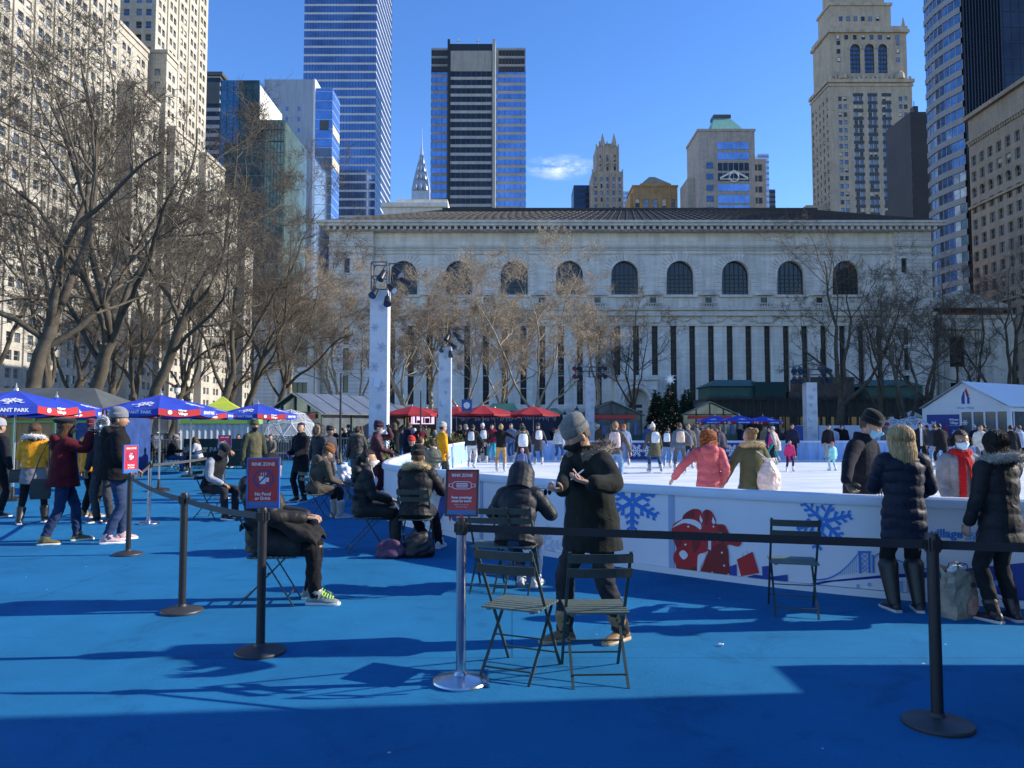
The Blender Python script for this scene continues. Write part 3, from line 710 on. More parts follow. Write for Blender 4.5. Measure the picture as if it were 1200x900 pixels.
while z > zat(262, 380):
    m = MB(); m.box(a+.3, b-.3, 379.6, 379.99, z, z+1.5); m.build('spandrel', CONC, r, world=True)
    m = MB(); m.box(a+.35, b-.35, 379.8, 379.99, z+1.6, z+4.2)
    for i in range(9): x = a+.5+(b-a-1)*i/8; m.box(x-.12, x+.12, 379.65, 379.82, z+1.6, z+4.2, 1)
    m.build('window_band', [BLACK_GL, GREYC], r, world=True); z -= 4.35
for k in range(3):
    m = MB(); zt = H-1.5-4.35*k
    for (p, q) in ((505,526),(584,615)):
        xa, xb = xat(p, 390)+.2, xat(q, 390)-.2; m.box(xa, xb, 389.7, 389.98, zt-2.8, zt)
        for i in range(9): x = xa+(xb-xa)*i/8; m.box(x-.18, x+.18, 389.5, 389.72, zt-2.9, zt+.4, 1)
    m.build('top_louvre', [M('louvre_black', (.02,.02,.022), .5), GREYC], r, world=True)
m = MB()
for p in (537, 560): x = xat(p, 388); m.tube([(x,388,H-3),(x,388,H+4)], .2, 6); m.bar((x-1,388,H+2.5),(x+1,388,H+2.5), .2)
m.build('antenna', CONC, r, world=True)
# slab with glass wing
x0, x1 = xat(309, 330), xat(367, 330); H = zat(93, 330); r = thing('slab_tower', 'pale blue windowless slab tower with white edge beside the tallest glass tower', 'tower', (x0, 330, 0))
m = MB(); m.box(x0, x1, 330, 350, 0, H); m.build('wall', stone('pale_blue_slab', (.36,.42,.52), .05, .06), r, world=True)
m = MB(); m.box(x1+.002, x1+.8, 329.8, 350, 0, H+.2); m.build('edge', M('white_slab_edge', (.75,.75,.74), .5), r, world=True)
for px in (336, 350):
    for py in (130, 142, 155): m = MB(); x = xat(px, 330); m.box(x-.45, x+.45, 329.9, 329.99, zat(py, 330), zat(py, 330)+2); m.build('window', BLUE_GL, r, world=True)
xa, xb = x1+.82, xat(389, 330); H2 = zat(103, 330); r2 = thing('glass_wing', 'narrow sky blue glass block with slanted bright bands beside the pale slab', 'building', (xa, 330, 0))
m = MB(); m.box(xa, xb, 330.2, 345, 0, H2); m.build('wall', SKY_GL, r2, world=True)
z = zat(262, 330)
while z < H2: m = MB(); m.box(xa-.01, xb+.06, 330.1, 345, z, z+.22); m.build('floor_line', M('pale_floor_line', (.45,.55,.65), .5), r2, world=True); z += 4.2
m = MB()
for t in (20, 34): m.box(xb+.07, xb+.16, 331, 344, H2-t, H2-t+4)
m.build('reflection_band', M('tan_reflection', (.6,.5,.35), .5), r2, world=True)  # reflection on the side face, drawn as tan bands
m = MB(); m.box(xa+2, xa+6, 329.9, 330.15, zat(152,330), zat(141,330)); m.build('louvre', GREYC, r2, world=True)
# green-blue stepped glass building
r, x0, x1, H = span_tower('stepped_glass_building', 'dark teal stepped glass building with sunlit white flank behind the left trees', 258, 303, 280, 94, 28, 4.2, TEAL_GL, TEAL_GL, 2.2, side=0, wh=.86)
m = MB(); m.box(x1+.002, x1+.4, 280, 307, 0, H-2); m.build('flank', M('white_flank', (.72,.70,.64), .6, nz=(.1,.08)), r, world=True)
xa, xb = xat(263, 265), xat(333, 265); m = MB(); h2 = zat(167, 265); m.box(xa, xb, 265, 279.8, 0, h2); xm = xat(301, 265); m.box(xm, xb, 265.3, 279.8, h2+.002, zat(140, 265)); m.build('wall', TEAL_GL, r, world=True)
z = zat(262, 265)
while z < zat(141, 265):
    m = MB(); a = xa if z < h2 else xm; m.box(a, xb+.05, 264.85, 264.995, z, z+.35); m.build('floor_line', M('teal_floor_line', (.10,.17,.20), .4), r, world=True); z += 4.2
m = MB(); n = 18
for i in range(n+1): x = xa+(xb-xa)*i/n; m.box(x-.06, x+.06, 264.8, 264.99, 20, h2 if x < xm else zat(141, 265))
m.build('mullion', GREYC, r, world=True)
m = MB(); m.box(xb+.002, xb+.5, 265, 293, 0, zat(143, 265)); m.build('flank', M('green_glass_flank', (.16,.24,.20), .12, metal=.6, nz=(.2,.4)), r, world=True)
# dark slim tower
r, x0, x1, H = span_tower('slim_dark_tower', 'slim dark tower with a flat overhanging top beside the cream setback tower', 239, 257, 340, 89, 20, 3.9, M('slim_pale_spandrel', (.33,.33,.34), .6), BLACK_GL, 1.5, side=1, wh=.55)
m = MB(); m.box(x0-.6, x1+1.2, 339, 361, H+.002, H+1.6); m.box(x0+.2, x1-.1, 339.6, 339.99, H-13, H-3); m.build('roof_cap', GREYC, r, world=True)
# spire
Y = 720; cx = xat(494.5, Y); r = thing('spire_tower', 'silver needle spire with tiered crown rising behind the library roof', 'spire', (cx, Y, 0))
SIL = M('silver_steel', (.42,.44,.47), .35, metal=.5, nz=(.2,.2)); w = (505-484)/900*Y/2
prof = [(w, 0), (w, zat(238, Y))]; m = MB(); m.box(cx-w, cx+w, Y-w, Y+w, 0, zat(226, Y)); m.build('wall', SIL, r, world=True)
def tier(z0, z1, a, b):
    m = MB(); m.lathe([(a*1.414, z0), (b*1.414, z1)], (cx, Y, 0), 4, ang=pi/4); m.build('crown_tier', SIL, r, world=True)
    m = MB()
    for i in (-1, 0, 1): m.lathe([(a*.30, 0), (a*.24, (z1-z0)*.3), (.05, (z1-z0)*.62)], (cx+i*a*.55, Y-a*.97, z0), 6)
    m.build('arched_rib', SIL, r, world=True)
tier(zat(226,Y)+.02, zat(213,Y), w, w*.82); tier(zat(213,Y)+.02, zat(203,Y), w*.80, w*.62); tier(zat(203,Y)+.02, zat(193,Y), w*.60, w*.42); tier(zat(193,Y)+.02, zat(182,Y), w*.40, w*.2)
m = MB(); m.lathe([(w*.2, zat(182,Y)+.02), (w*.08, zat(172,Y)), (.15, zat(150,Y))], (cx, Y, 0), 8); m.build('needle', SIL, r, world=True)
# navy block, gothic tower, brown pyramid, pale far block
span_tower('navy_block', 'low navy blue glass block left of the twin pinnacled stone tower', 672, 696, 480, 217, 20, 4, M('navy_metal', (.02,.035,.07), .4), M('navy_glass', (.03,.06,.13), .1, metal=.6), 3, side=0, wh=.5)
GOTH = stone('gothic_limestone', (.40,.35,.29), .15, .2); Y = 460
r = thing('gothic_tower', 'grey stone tower crowned by twin pointed pinnacles', 'tower', (xat(711,Y), Y, 0)); spots = []
for p0, p1, pt, d, ncol in ((694,729,201,0,5),(699,725,170,2,3),(703,721,166,3,2)):
    a, b, H = xat(p0,Y), xat(p1,Y), zat(pt,Y); m = MB(); block(m, a, b, Y+d, Y+20, H, '-y')
    zs = row_spans(max(20, zat(262,Y)) if d == 0 else zat(201,Y)+.5, H, 4.2 if d == 0 else 5.5, 2.6 if d == 0 else 4.2, .8); face(r, m, spots, (a, Y+d, 0), (1,0,0), b-a, H, grid_spans(b-a, ncol, 1.3), zs, .5); m.build('wall', GOTH, r, world=True)
    m = MB(); n = ncol+1
    for i in range(n): x = a+(b-a)*i/(n-1); m.box(x-.35, x+.35, Y+d-.5, Y+d-.002, 20, H+1.2)
    m.build('buttress', GOTH, r, world=True)
add_windows(r, spots, 1.3, 2.6, seed=3)
for px in (706.5, 720): m = MB(); m.lathe([(2.2, zat(170,Y)), (1.7, zat(164,Y)), (.15, zat(154,Y))], (xat(px,Y), Y+3, 0), 4, ang=pi/4); m.build('pinnacle', GOTH, r, world=True)
BRN = stone('brown_brick', (.42,.28,.15), .2, .2, (1,.4,.02)); Y = 410; a, b, H = xat(741,Y), xat(793,Y), zat(219,Y); spots = []
r = thing('pyramid_roof_building', 'brown brick building with dark green pyramid roof above the library roofline', 'building', ((a+b)/2, Y, 0)); m = MB(); block(m, a, b, Y, Y+20, H, '-y'); a2 = xat(738, Y)
face(r, m, spots, (a, Y, 0), (1,0,0), b-a, H, grid_spans(b-a, 5, 2.2), [(zat(243,Y), zat(233,Y))], .5); m.box(a2, a-.002, Y+1, Y+20, 0, zat(226,Y)); m.build('wall', BRN, r, world=True); add_windows(r, spots, 2.2, zat(233,Y)-zat(243,Y), seed=5)
m = MB(); m.box(a-.4, b+.4, Y-.5, Y+20, H+.002, H+.9); m.box(xat(750,Y), xat(785,Y), Y+1, Y+18, H+.91, H+2.2); m.build('cornice', BRN, r, world=True)
m = MB(); xa, xb, z0, z1 = xat(751,Y), xat(787,Y), H+2.21, zat(201,Y); xm = xat(767,Y)
m.add([(xa,Y+2,z0),(xb,Y+2,z0),(xb,Y+18,z0),(xa,Y+18,z0),(xm-1.5,Y+9,z1),(xm+1.5,Y+9,z1),(xm+1.5,Y+11,z1),(xm-1.5,Y+11,z1)], [(0,1,5,4),(1,2,6,5),(2,3,7,6),(3,0,4,7),(4,5,6,7)]); m.build('roof', M('dark_copper_roof', (.055,.075,.065), .6, nz=(.3,.2)), r, world=True)
span_tower('pale_glass_block', 'small pale glass block between the pinnacled stone tower and the brown pyramid roof', 728, 740, 640, 224, 20, 4, M('pale_metal', (.5,.55,.6), .4), SKY_GL, 3, side=0, wh=.5)
# postmodern building
Y = 380; PM = stone('pinkish_granite', (.44,.40,.37), .1, .1, (2,1,.02)); a, b = xat(818,Y), xat(884,Y); H = zat(154,Y); spots = []
r = thing('postmodern_building', 'grey stone building with glass centre, white diamond motif and green sloped roof', 'building', ((a+b)/2, Y, 0))
m = MB(); block(m, a, b, Y, Y+25, H); m.box(b+.002, xat(899,Y), Y+3, Y+25, 0, zat(184,Y)); m.box(xat(809,Y), a-.002, Y+8, Y+25, 0, zat(203,Y)); m.build('wall', PM, r, world=True)
for py0, py1 in ((167,175),(179,187),(191,200),(203,212),(216,224),(229,238),(241,250)):
    m = MB(); m.box(xat(840,Y), xat(877,Y), Y-.25, Y-.004, zat(py1,Y), zat(py0,Y)); 
    for i in range(7): x = xat(840,Y)+(xat(877,Y)-xat(840,Y))*i/6; m.box(x-.12, x+.12, Y-.35, Y-.24, zat(py1,Y), zat(py0,Y), 1)
    m.build('window_band', [SKY_GL if py0 < 190 or py0 > 210 else BLACK_GL, FRAME_L], r, world=True)
m = MB(); dz = zat(208,Y); dx = xat(859,Y)
for q in ((-1, -.5, 0, 3.3), (0, 3.3, 1, -.5)): m.bar((dx+q[0]*7, Y-.5, dz+q[1]), (dx+q[2]*7, Y-.5, dz+q[3]), .5, .8)
m.tube([(dx+2.3*cos(t), Y-.6, dz+2.3*sin(t)) for t in np.linspace(0, 2*pi, 20)], .35, 6); m.bar((dx-7,Y-.5,dz-1.0),(dx+7,Y-.5,dz-1.0), .4); m.build('diamond_motif', M('white_paint_motif', (.7,.7,.68), .5), r, world=True)
for px in (828, 835, 884.5, 890):
    for py in (194, 207, 220, 233, 246):
        if px > 883: m = MB(); m.box(xat(px,Y), xat(px+4,Y), Y+2.8, Y+2.99, zat(py+3.5,Y), zat(py-3.5,Y)); m.build('window', GL_MID, r, world=True)
        elif px < 832: m = MB(); m.box(xat(px-1,Y), xat(px+7,Y), Y-.2, Y-.004, zat(py+3.5,Y), zat(py-3.5,Y)); m.build('window', GL_MID, r, world=True)
m = MB(); m.box(a-.5, b+.5, Y-.5, Y+25, H+.002, H+1.2); m.build('cornice', PM, r, world=True)
m = MB(); z0, z1 = H+1.21, zat(131,Y); xa, xb, xc, xd = xat(835,Y), xat(874,Y), xat(842,Y), xat(861,Y)
m.add([(xa,Y+2,z0),(xb,Y+2,z0),(xb,Y+20,z0),(xa,Y+20,z0),(xc,Y+8,z1),(xd,Y+8,z1),(xd,Y+14,z1),(xc,Y+14,z1)], [(0,1,5,4),(1,2,6,5),(2,3,7,6),(3,0,4,7)]); m.build('roof', M('green_copper', (.16,.36,.31), .6, nz=(.6,.25), stretch=(3,1,.2)), r, world=True)
m = MB(); m.box(xc-.4, xd+.4, Y+7.6, Y+14.4, z1+.002, zat(127,Y)); m.build('roof_cap', GREYC, r, world=True)
span_tower('pale_far_tower', 'sliver of pale blue tower right of the green roofed building', 888, 900, 520, 180, 20, 4, M('pale_metal', (.5,.55,.6), .4), SKY_GL, 3, side=0, wh=.4)
span_tower('dark_far_block', 'thin dark far block standing just left of the tan tower', 899, 907, 600, 222, 20, 4, GREYC, BLACK_GL, 3, side=0, wh=.4)
# tan tower with arches
Y = 330; TAN = stone('tan_brick', (.455,.39,.31), .12, .14, (1,.4,.015)); TERRA = stone('terracotta_trim', (.43,.37,.295), .3, .25)
r = thing('tan_tower', 'tall tan stone tower with arched upper windows and stepped ornate crown', 'tower', (xat(1020,Y), Y, 0)); spots = []; arch = []
x0, x1 = xat(972,Y), xat(1070,Y); L = x1-x0; H1 = zat(97,Y); m = MB(); block(m, x0, x1, Y, Y+20, H1, '-y-x')
def u_of(px): return xat(px,Y)-x0
zs = row_spans(zat(262,Y)-3, H1-4.5, 3.55, 2.0, .8)
pr = [(u_of(983), u_of(987.5)), (u_of(989), u_of(993.5)), (u_of(1001.5), u_of(1006)), (u_of(1007), u_of(1011.5)), (u_of(1018.5), u_of(1022.5)), (u_of(1023.5), u_of(1028)), (u_of(1035), u_of(1039)), (u_of(1040), u_of(1044.5)), (u_of(1054), u_of(1058.5)), (u_of(1060), u_of(1064.5))]
WW = 1.6; pr = [((a+b)/2-WW/2, (a+b)/2+WW/2) for a, b in pr]
face(r, m, spots, (x0,Y,0), (1,0,0), L, H1, pr, zs, .4)
face(r, m, spots, (x0,Y+20,0), (0,-1,0), 20, H1, grid_spans(20, 5, WW), zs, .4); m.build('wall', TAN, r, world=True)
for pa, pb in ((1000.5,1012.5),(1017.5,1029),(1034,1045.5)):
    for q in zs: m = MB(); m.box(xat(pa,Y), xat(pb,Y), Y-.03, Y-.004, q[1]+.05, q[1]+1.5); m.build('dark_spandrel', M('dark_bronze', (.03,.035,.04), .4), r, world=True)
H2 = zat(38,Y); xa, xb = xat(975,Y), xat(1066,Y); m = MB(); block(m, xa, xb, Y+.6, Y+19, H2, '-y', z0=H1)
L2 = xb-xa; az = (zat(85,Y), zat(51,Y))
aw = [(xat(p,Y)-xa, xat(q,Y)-xa) for p, q in ((999,1011),(1016,1027.5),(1032,1043))]
holes_wall(m, (xa,Y+.6,0), (1,0,0), L2, H2, aw, [az], .8, zbase=H1); m.build('wall', TAN, r, world=True)
for (p, q) in aw:
    w = q-p; k = MB(); c = xa+(p+q)/2; k.box(c-w/2, c+w/2, Y+1.2, Y+1.35, az[0], az[1])
    for i in range(4): x = c-w/2+w*(i)/3; k.box(x-.12, x+.12, Y+1.05, Y+1.21, az[0], az[1], 1)
    for i in range(7): z = az[0]+(az[1]-az[0])*i/6.5; k.box(c-w/2, c+w/2, Y+1.0, Y+1.2, z, z+.9, 1)
    k.build('arched_window', [GL_MID, M('dark_bronze', (0,0,0))], r, world=True)
    s = MB(); rr = w/2; P = [(c-rr, az[1]+.05)]+[(c+rr*cos(t), az[1]-rr+rr*sin(t)) for t in np.linspace(pi, 0, 14)]+[(c+rr, az[1]+.05)]
    s.add([(x, Y+.55, z) for x, z in P[:8]]+[(c-rr, Y+.55, az[1]+.05)], [tuple(range(9))[::-1]]); s.add([(x, Y+.55, z) for x, z in P[8:]]+[(c, Y+.55, az[1]+.05)], [tuple(range(len(P[8:])+1))[::-1]])
    s.tube([(c+(rr+.35)*cos(t), Y+.5, az[1]-rr+(rr+.35)*sin(t)) for t in np.linspace(pi, 0, 14)], .4, 6, 1); s.build('arch', [TAN, TERRA], r, world=True)
sp2 = []
for px in (985.5, 1055.5):
    for py in (52, 62, 72): sp2.append((xat(px,Y), Y+.48, zat(py,Y), 0))
for i in range(8): sp2.append((xat(985+i*10,Y), Y+.48, zat(45.5,Y), 0))
m = MB(); m.box(x0-.9, x1+.9, Y-.9, Y+20.5, H1+.002, H1+1.5); m.box(x0-.5, x1+.5, Y-.5, Y+20.2, H1-1.6, H1-.8)
for i in range(18): x = x0+(x1-x0)*(i+.5)/18; m.box(x-.5, x+.5, Y-.7, Y-.3, H1+1.502, H1+2.6+.7*(i % 3 == 1))
for p in (988, 1056): m.lathe([(2.0,0),(1.8,2.4),(.7,3.6)], (xat(p,Y), Y-.1, H1+1.5), 10)
m.build('cornice', TERRA, r, world=True)
m = MB(); m.box(xa-1, xb+1, Y-.5, Y+19.8, H2+.002, H2+1.3); m.box(xa-.4, xb+.4, Y, Y+19.5, H2+1.302, H2+3.0)
for p in (979, 1063): m.lathe([(.9,0),(.7,1.5),(.1,4.5)], (xat(p,Y), Y+.8, H2+3.0), 6)
m.build('upper_cornice', TERRA, r, world=True)
xa, xb, H3 = xat(980,Y), xat(1053,Y), zat(1,Y); m = MB(); m.box(xa, xb, Y+4, Y+17, H2+3.002, H3); m.build('wall', TAN, r, world=True)
for i in range(6): sp2.append((xat(993+i*8.8,Y), Y+3.88, zat(19,Y), 0))
m = MB(); m.box(xa-.6, xb+.6, Y+3.4, Y+17.5, H3+.002, H3+1.2); m.build('upper_cornice', TERRA, r, world=True)
xa, xb = xat(985,Y), xat(1048,Y); m = MB(); m.box(xa, xb, Y+6, Y+16, H3+1.21, H3+18); m.build('wall', TAN, r, world=True)
add_windows(r, spots, WW, 2.0, FRAME_L, (1,0), 21); add_windows(r, sp2, 1.5, 2.0, FRAME_D, (0,0), 22)
m = MB(); m.box(xat(946,Y), x0-.02, Y+3, Y+22, 0, zat(238,Y)); m.build('annex', TAN, r, world=True)
# dark blank slab
Y = 225; r = thing('blank_wall_block', 'dark grey windowless slab between the tan tower and the banded glass tower', 'building', (xat(1080,Y), Y, 0))
m = MB(); m.box(xat(1067,Y), xat(1096,Y), Y, Y+15, 0, zat(131,Y)); m.build('wall', M('dark_grey_render', (.075,.075,.08), .8, nz=(.1,.15)), r, world=True)
m = MB(); x = xat(1076,Y); m.box(x-.7, x+.7, Y+1, Y+3, zat(131,Y)+.002, zat(131,Y)+2.2); m.tube([(x,Y+2,zat(131,Y)+2.2),(x,Y+2,zat(131,Y)+4)], .12, 6); m.build('roof_vent', GREYC, r, world=True)
m = MB()
for i in range(7): z = zat(262,Y)+i*3.6; m.box(xat(1067,Y)-.1, xat(1069.5,Y), Y-.25, Y-.004, z, z+1.4)
m.build('balcony', GREYC, r, world=True)
# black and banded glass tower
r = thing('black_glass_tower', 'black glass tower with a pale banded flank at the right edge of the skyline', 'tower', (105, 181, 0)); m = MB(); m.box(109, 152, 181, 195.6, 0, 125); m.build('wall', BLACK_GL, r, world=True)
m = MB()
for i in range(13): x = 109.2+.75*i; m.box(x-.12, x+.12, 180.6, 180.99, 0, 125)
m.build('fin', M('black_fin', (.03,.035,.045), .25, metal=.4), r, world=True)
z = 28
while z < 120:
    m = MB(); m.box(119, 152, 180.9, 180.99, z, z+.22); m.build('floor_line', M('black_fin', (0,0,0)), r, world=True); z += 3.9
m = MB()
for i in range(16): x = 119+2*i; m.box(x-.05, x+.05, 180.93, 180.995, 28, 125)
m.build('mullion', M('black_fin', (0,0,0)), r, world=True)
def arcpt(t, o=0): # curved flank in plan, t 0 near .. 1 far
    return 108.9-o-1.6*sin(pi*min(1,t*.9))*.8-.6*t, 181.1+t*14.4
z = 24; k = 0
while z < 122:
    for (a, b, mt, nm, o) in ((z, z+1.5, M('pale_band_stone', (.25,.26,.27), .5, nz=(.4,.1)), 'spandrel', .25), (z+1.502, z+3.9, M('flank_glass', (.12,.19,.30), .08, metal=.7, nz=(.3,.5)), 'window_band', 0)):
        m = MB(); n = 8
        for i in range(n):
            p, q = arcpt(i/n, o), arcpt((i+1)/n, o); m.add([(q[0],q[1],a),(p[0],p[1],a),(p[0],p[1],b),(q[0],q[1],b),(109,q[1],a),(109,p[1],a),(109,p[1],b),(109,q[1],b)], [(0,1,2,3),(3,2,6,7),(0,4,5,1)])
            if nm == 'window_band': m.bar((p[0]-.03,p[1],a),(p[0]-.03,p[1],b), .12, .12, 1)
        m.build(nm, [mt, FRAME_L], r, world=True)
    z += 3.902
# old tan building on the south street, face looks -X
TAN2 = stone('old_tan_brick', (.39,.335,.265), .15, .18, (.8,.3,.015)); H = 70.5; spots = []; spa = []
r = thing('old_office_building', 'old tan office building with rows of dark windows and deep cornice at the right edge', 'building', (101.6, 167.6, 0)); m = MB(); block(m, 101.6, 125, 118, 167.6, H, '-x')
us = grid_spans(49.6, 17, 1.7); zs = row_spans(5, H-6.5, 3.55, 2.2, .7)
face(r, m, spots, (101.6,167.6,0), (0,-1,0), 49.6, H, us, zs, .4); m.build('wall', TAN2, r, world=True); add_windows(r, spots, 1.7, 2.2, FRAME_L, (1,1), 31, glasses=((GL_DARK,0),(GL_MID,0),(GL_DARK,.4),(GL_DARK,0)))
for z, d, t in ((H-.9,.9,.9),(H-6.2,.55,.5),(H-21,.5,.5),(27.5,.4,.4)):
    m = MB(); m.box(101.6-d, 101.6-.002, 117.9, 167.6+d*.5, z, z+t); m.build('cornice', TAN2, r, world=True)
m = MB()
for i in range(60): y = 118.4+i*.82; m.box(101.2, 101.598, y, y+.4, H-6.9, H-6.2)
m.build('dentils', TAN2, r, world=True)
m = MB()
for i in range(17):
    y = 167.6-49.6*(i+.5)/17; m.tube([(101.5,y+.95*cos(t),H-17.3+.95*sin(t)) for t in np.linspace(0,pi,9)], .14, 5)
m.build('arch_trim', TAN2, r, world=True)
# shade-giving neighbours of the south street, outside the frame
for y0, y1, h, lb in ((76, 117.8, 53, 'taller brick block shading the far trees from the south street'), (43, 75.8, 49, 'lower brick block shading the far end of the ice from the south street')):
    r = thing('street_block', lb, 'building', (100, y0, 0)); m = MB(); sp = []; block(m, 100, 122, y0, y1, h, '-x'); face(r, m, sp, (100,y1,0), (0,-1,0), y1-y0, h, grid_spans(y1-y0, 8, 1.6), row_spans(6,h-3,7,2.2), .4); m.build('wall', TAN2, r, world=True)
    add_windows(r, sp, 1.6, 2.2, seed=41); m = MB(); m.box(99.3, 99.998, y0, y1, h-1, h+.4); m.build('cornice', TAN2, r, world=True)
xat = xat0
# ================================================================== the library
LY = 150.0; MARB = stone('weathered_marble', (.80,.765,.70), .06, .12, (2.2,.8,.014), .15); MARB2 = stone('darker_marble', (.62,.59,.535), .12, .22, None, .3)
RUST = stone('rusticated_marble', (.77,.735,.675), .06, .12, (40,.75,.055), .15); LIBR = M('tile_roof', (.05,.046,.045), .8, nz=(.5,.25)); fx = lambda p: xat(p, LY, 380); fz = lambda p: zat(p, LY)
lib = thing('library', 'long pale marble library with arched upper windows and tall slit windows behind the rink', 'library', (fx(740), LY, 0))
lroot = lib
def lpart(mb, name, mats, parent=None, **k): return mb.build(name, mats, parent or lroot, world=True, **k)
xL, xR = fx(385), fx(1093); xp, xq = fx(437), fx(1050); zr = fz(380)  # pavilions outside xp..xq
AX = [fx(472+65.3*i) for i in range(9)]; aw = fx(32)-fx(0); ar = aw/2; zs0, zt = fz(345), fz(305); zsp = zt-ar
BY = LY+.6  # middle part stands back behind the pavilions
# upper wall with arched openings
m = MB(); Wm = xq-xp; us = [(a-ar-xp, a+ar-xp) for a in AX]; zc = fz(272)
SLX = [fx(393+22.05*i) for i in range(2, 31)]; sw = fx(7.2)-fx(0)
SL = [x for x in SLX if xp+.6 < x-sw/2 and x+sw/2 < xq-.6]; zsl1, zsl0 = fz(381), fz(474)
holes_wall(m, (xp,BY,0), (1,0,0), Wm, zc, us, [(zs0, zt)], 1.1, zbase=fz(366))
NX = [(AX[i]+AX[i+1])/2 for i in range(8)]
for a in AX: # spandrels of the round arch
    P = [(a+ar*cos(t), zsp+ar*sin(t)) for t in np.linspace(pi, 0, 25)]
    for i in range(24): m.add([(P[i][0],BY,P[i][1]),(P[i+1][0],BY,P[i+1][1]),(P[i+1][0],BY,zt+.001),(P[i][0],BY,zt+.001)], [(0,1,2,3)]); m.add([(P[i][0],BY,P[i][1]),(P[i][0],BY+1.1,P[i][1]),(P[i+1][0],BY+1.1,P[i+1][1]),(P[i+1][0],BY,P[i+1][1])], [(0,1,2,3)])
usl = [(x-sw/2-xp, x+sw/2-xp) for x in SL]
holes_wall(m, (xp,BY-.001,0), (1,0,0), Wm, fz(366), usl, [(zsl0, zsl1)], .9, zbase=fz(480))
lpart(m, 'wall', MARB)
m = MB(); holes_wall(m, (xp,BY-.25,0), (1,0,0), Wm, fz(480), [], [], .1); m.box(xp, xq, BY-.25, BY, fz(480)-.01, fz(480)); lpart(m, 'base_wall', RUST)
for x in SL:
    w = MB(); w.box(x-sw/2, x+sw/2, BY+.7, BY+.8, zsl0, zsl1, 0); w.box(x-.06, x+.06, BY+.6, BY+.69, zsl0, zsl1, 1)
    for i in range(9): z = zsl0+(zsl1-zsl0)*(i+.5)/9; w.box(x-sw/2, x+sw/2, BY+.55, BY+.69, z-.12, z+.12, 1)
    if random.random() < .5:
        z = zsl0+(zsl1-zsl0)*random.choice((.36,.52,.2)); w.box(x-sw/2+.05, x+sw/2-.05, BY+.5, BY+.54, z, z+.16, 2)  # pale bar across some of the slits
    lpart(w, 'slit_window', [M('slit_glass', (.010,.012,.014), .35, spec=.3, nz=(.5,.4)), M('bronze_frame', (.035,.032,.028), .5), M('pale_sill', (.6,.6,.58), .6)])
for a in AX:
    w = MB(); n = 24
    P = [(a-ar, zs0)]+[(a+ar*cos(t), zsp+ar*sin(t)) for t in np.linspace(pi, 0, n)]+[(a+ar, zs0)]
    w.add([(x, BY+.9, z) for x, z in P], [tuple(range(len(P)))[::-1]])
    wo = lpart(w, 'arched_window', GL_DARK); q = MB()
    for i in range(1, 6): x = a-ar+aw*i/6; h = zsp+sqrt(max(.05, ar*ar-(x-a)**2)); q.box(x-.07, x+.07, BY+.75, BY+.88, zs0, h)
    for z in np.linspace(zs0+.9, zsp, 5): q.box(a-ar, a+ar, BY+.78, BY+.87, z-.06, z+.06)
    q.build('mullion', M('bronze_frame', (0,0,0)), wo, world=False).data.transform(Matrix.Translation((-lroot.location[0], -lroot.location[1], 0)))
    v = MB(); ro = fx(26.5)-fx(0)
    for i in range(17):   # voussoirs
        t0, t1 = pi*i/17+.012, pi*(i+1)/17-.012; r1 = ro*(1.0 if i % 2 else 1.0)
        pts = [(a+rr*cos(t), zsp+rr*sin(t)) for rr, t in ((ar+.25,t0),(r1,t0),(r1,t1),(ar+.25,t1))]
        v.add([(x,BY-.18,z) for x,z in pts]+[(x,BY-.002,z) for x,z in pts], [(0,1,2,3),(0,4,5,1),(1,5,6,2),(2,6,7,3),(3,7,4,0)])
    for sg in (-1, 1):
        for i in range(5): z = zs0+(zsp-zs0)*i/5; v.box(*sorted((a+sg*(ar+.25), a+sg*ro)), BY-.18, BY-.002, z+.03, z+(zsp-zs0)/5-.03)
    v.tube([(a-ar-.12,BY-.1,zs0)]+[(a+(ar+.12)*cos(t), BY-.1, zsp+(ar+.12)*sin(t)) for t in np.linspace(pi,0,22)]+[(a+ar+.12,BY-.1,zs0)], .16, 6)
    lpart(v, 'arch_surround', MARB)
    v = MB(); v.box(a-ar-.6, a+ar+.6, BY-.5, BY-.002, zs0-.5, zs0-.01)
    for i in range(5): x = a-ar+aw*(i+.5)/5; v.box(x-.35, x+.35, BY-.12, BY-.003, fz(359), zs0-.8)
    lpart(v, 'sill', MARB)
for x in NX: # little niche windows with hoods between the arches
    w = MB(); w.box(x-.62, x+.62, BY-.06, BY-.004, fz(357), fz(348)); wo = lpart(w, 'niche_window', GL_DARK)
    v = MB(); v.lathe([(1.9,0),(1.75,.5),(1.0,1.0),(.2,1.2)], (x, BY, fz(346)), 16, sy=.5)
    for sg in (-1, 1): v.box(*sorted((x+sg*.64, x+sg*1.05)), BY-.35, BY-.003, fz(358), fz(347))
    v.box(x-1.9, x+1.9, BY-.9, BY-.003, fz(361), fz(359.5))
    for i in range(7): v.tube([(x-1.5+.5*i,BY-.7,fz(359.4)),(x-1.5+.5*i,BY-.7,fz(356))], .13, 6)
    v.box(x-1.8, x+1.8, BY-.85, BY-.5, fz(356), fz(355)); v.box(x-1.5, x+1.5, BY-.55, BY-.004, fz(378), fz(367))
    lpart(v, 'niche_hood', MARB2)
m = MB()
for zz, d, h in ((fz(360),.75,.55),(fz(366),.9,.7),(fz(379),.35,.45),(fz(287),.3,.5),(fz(291),.22,.35),(fz(296),.2,.3),(fz(478),.45,.5)): m.box(xp, xq, BY-d, BY-.003, zz-h, zz)
lpart(m, 'string_course', MARB2)
m = MB(); n = 0; x = xp+1
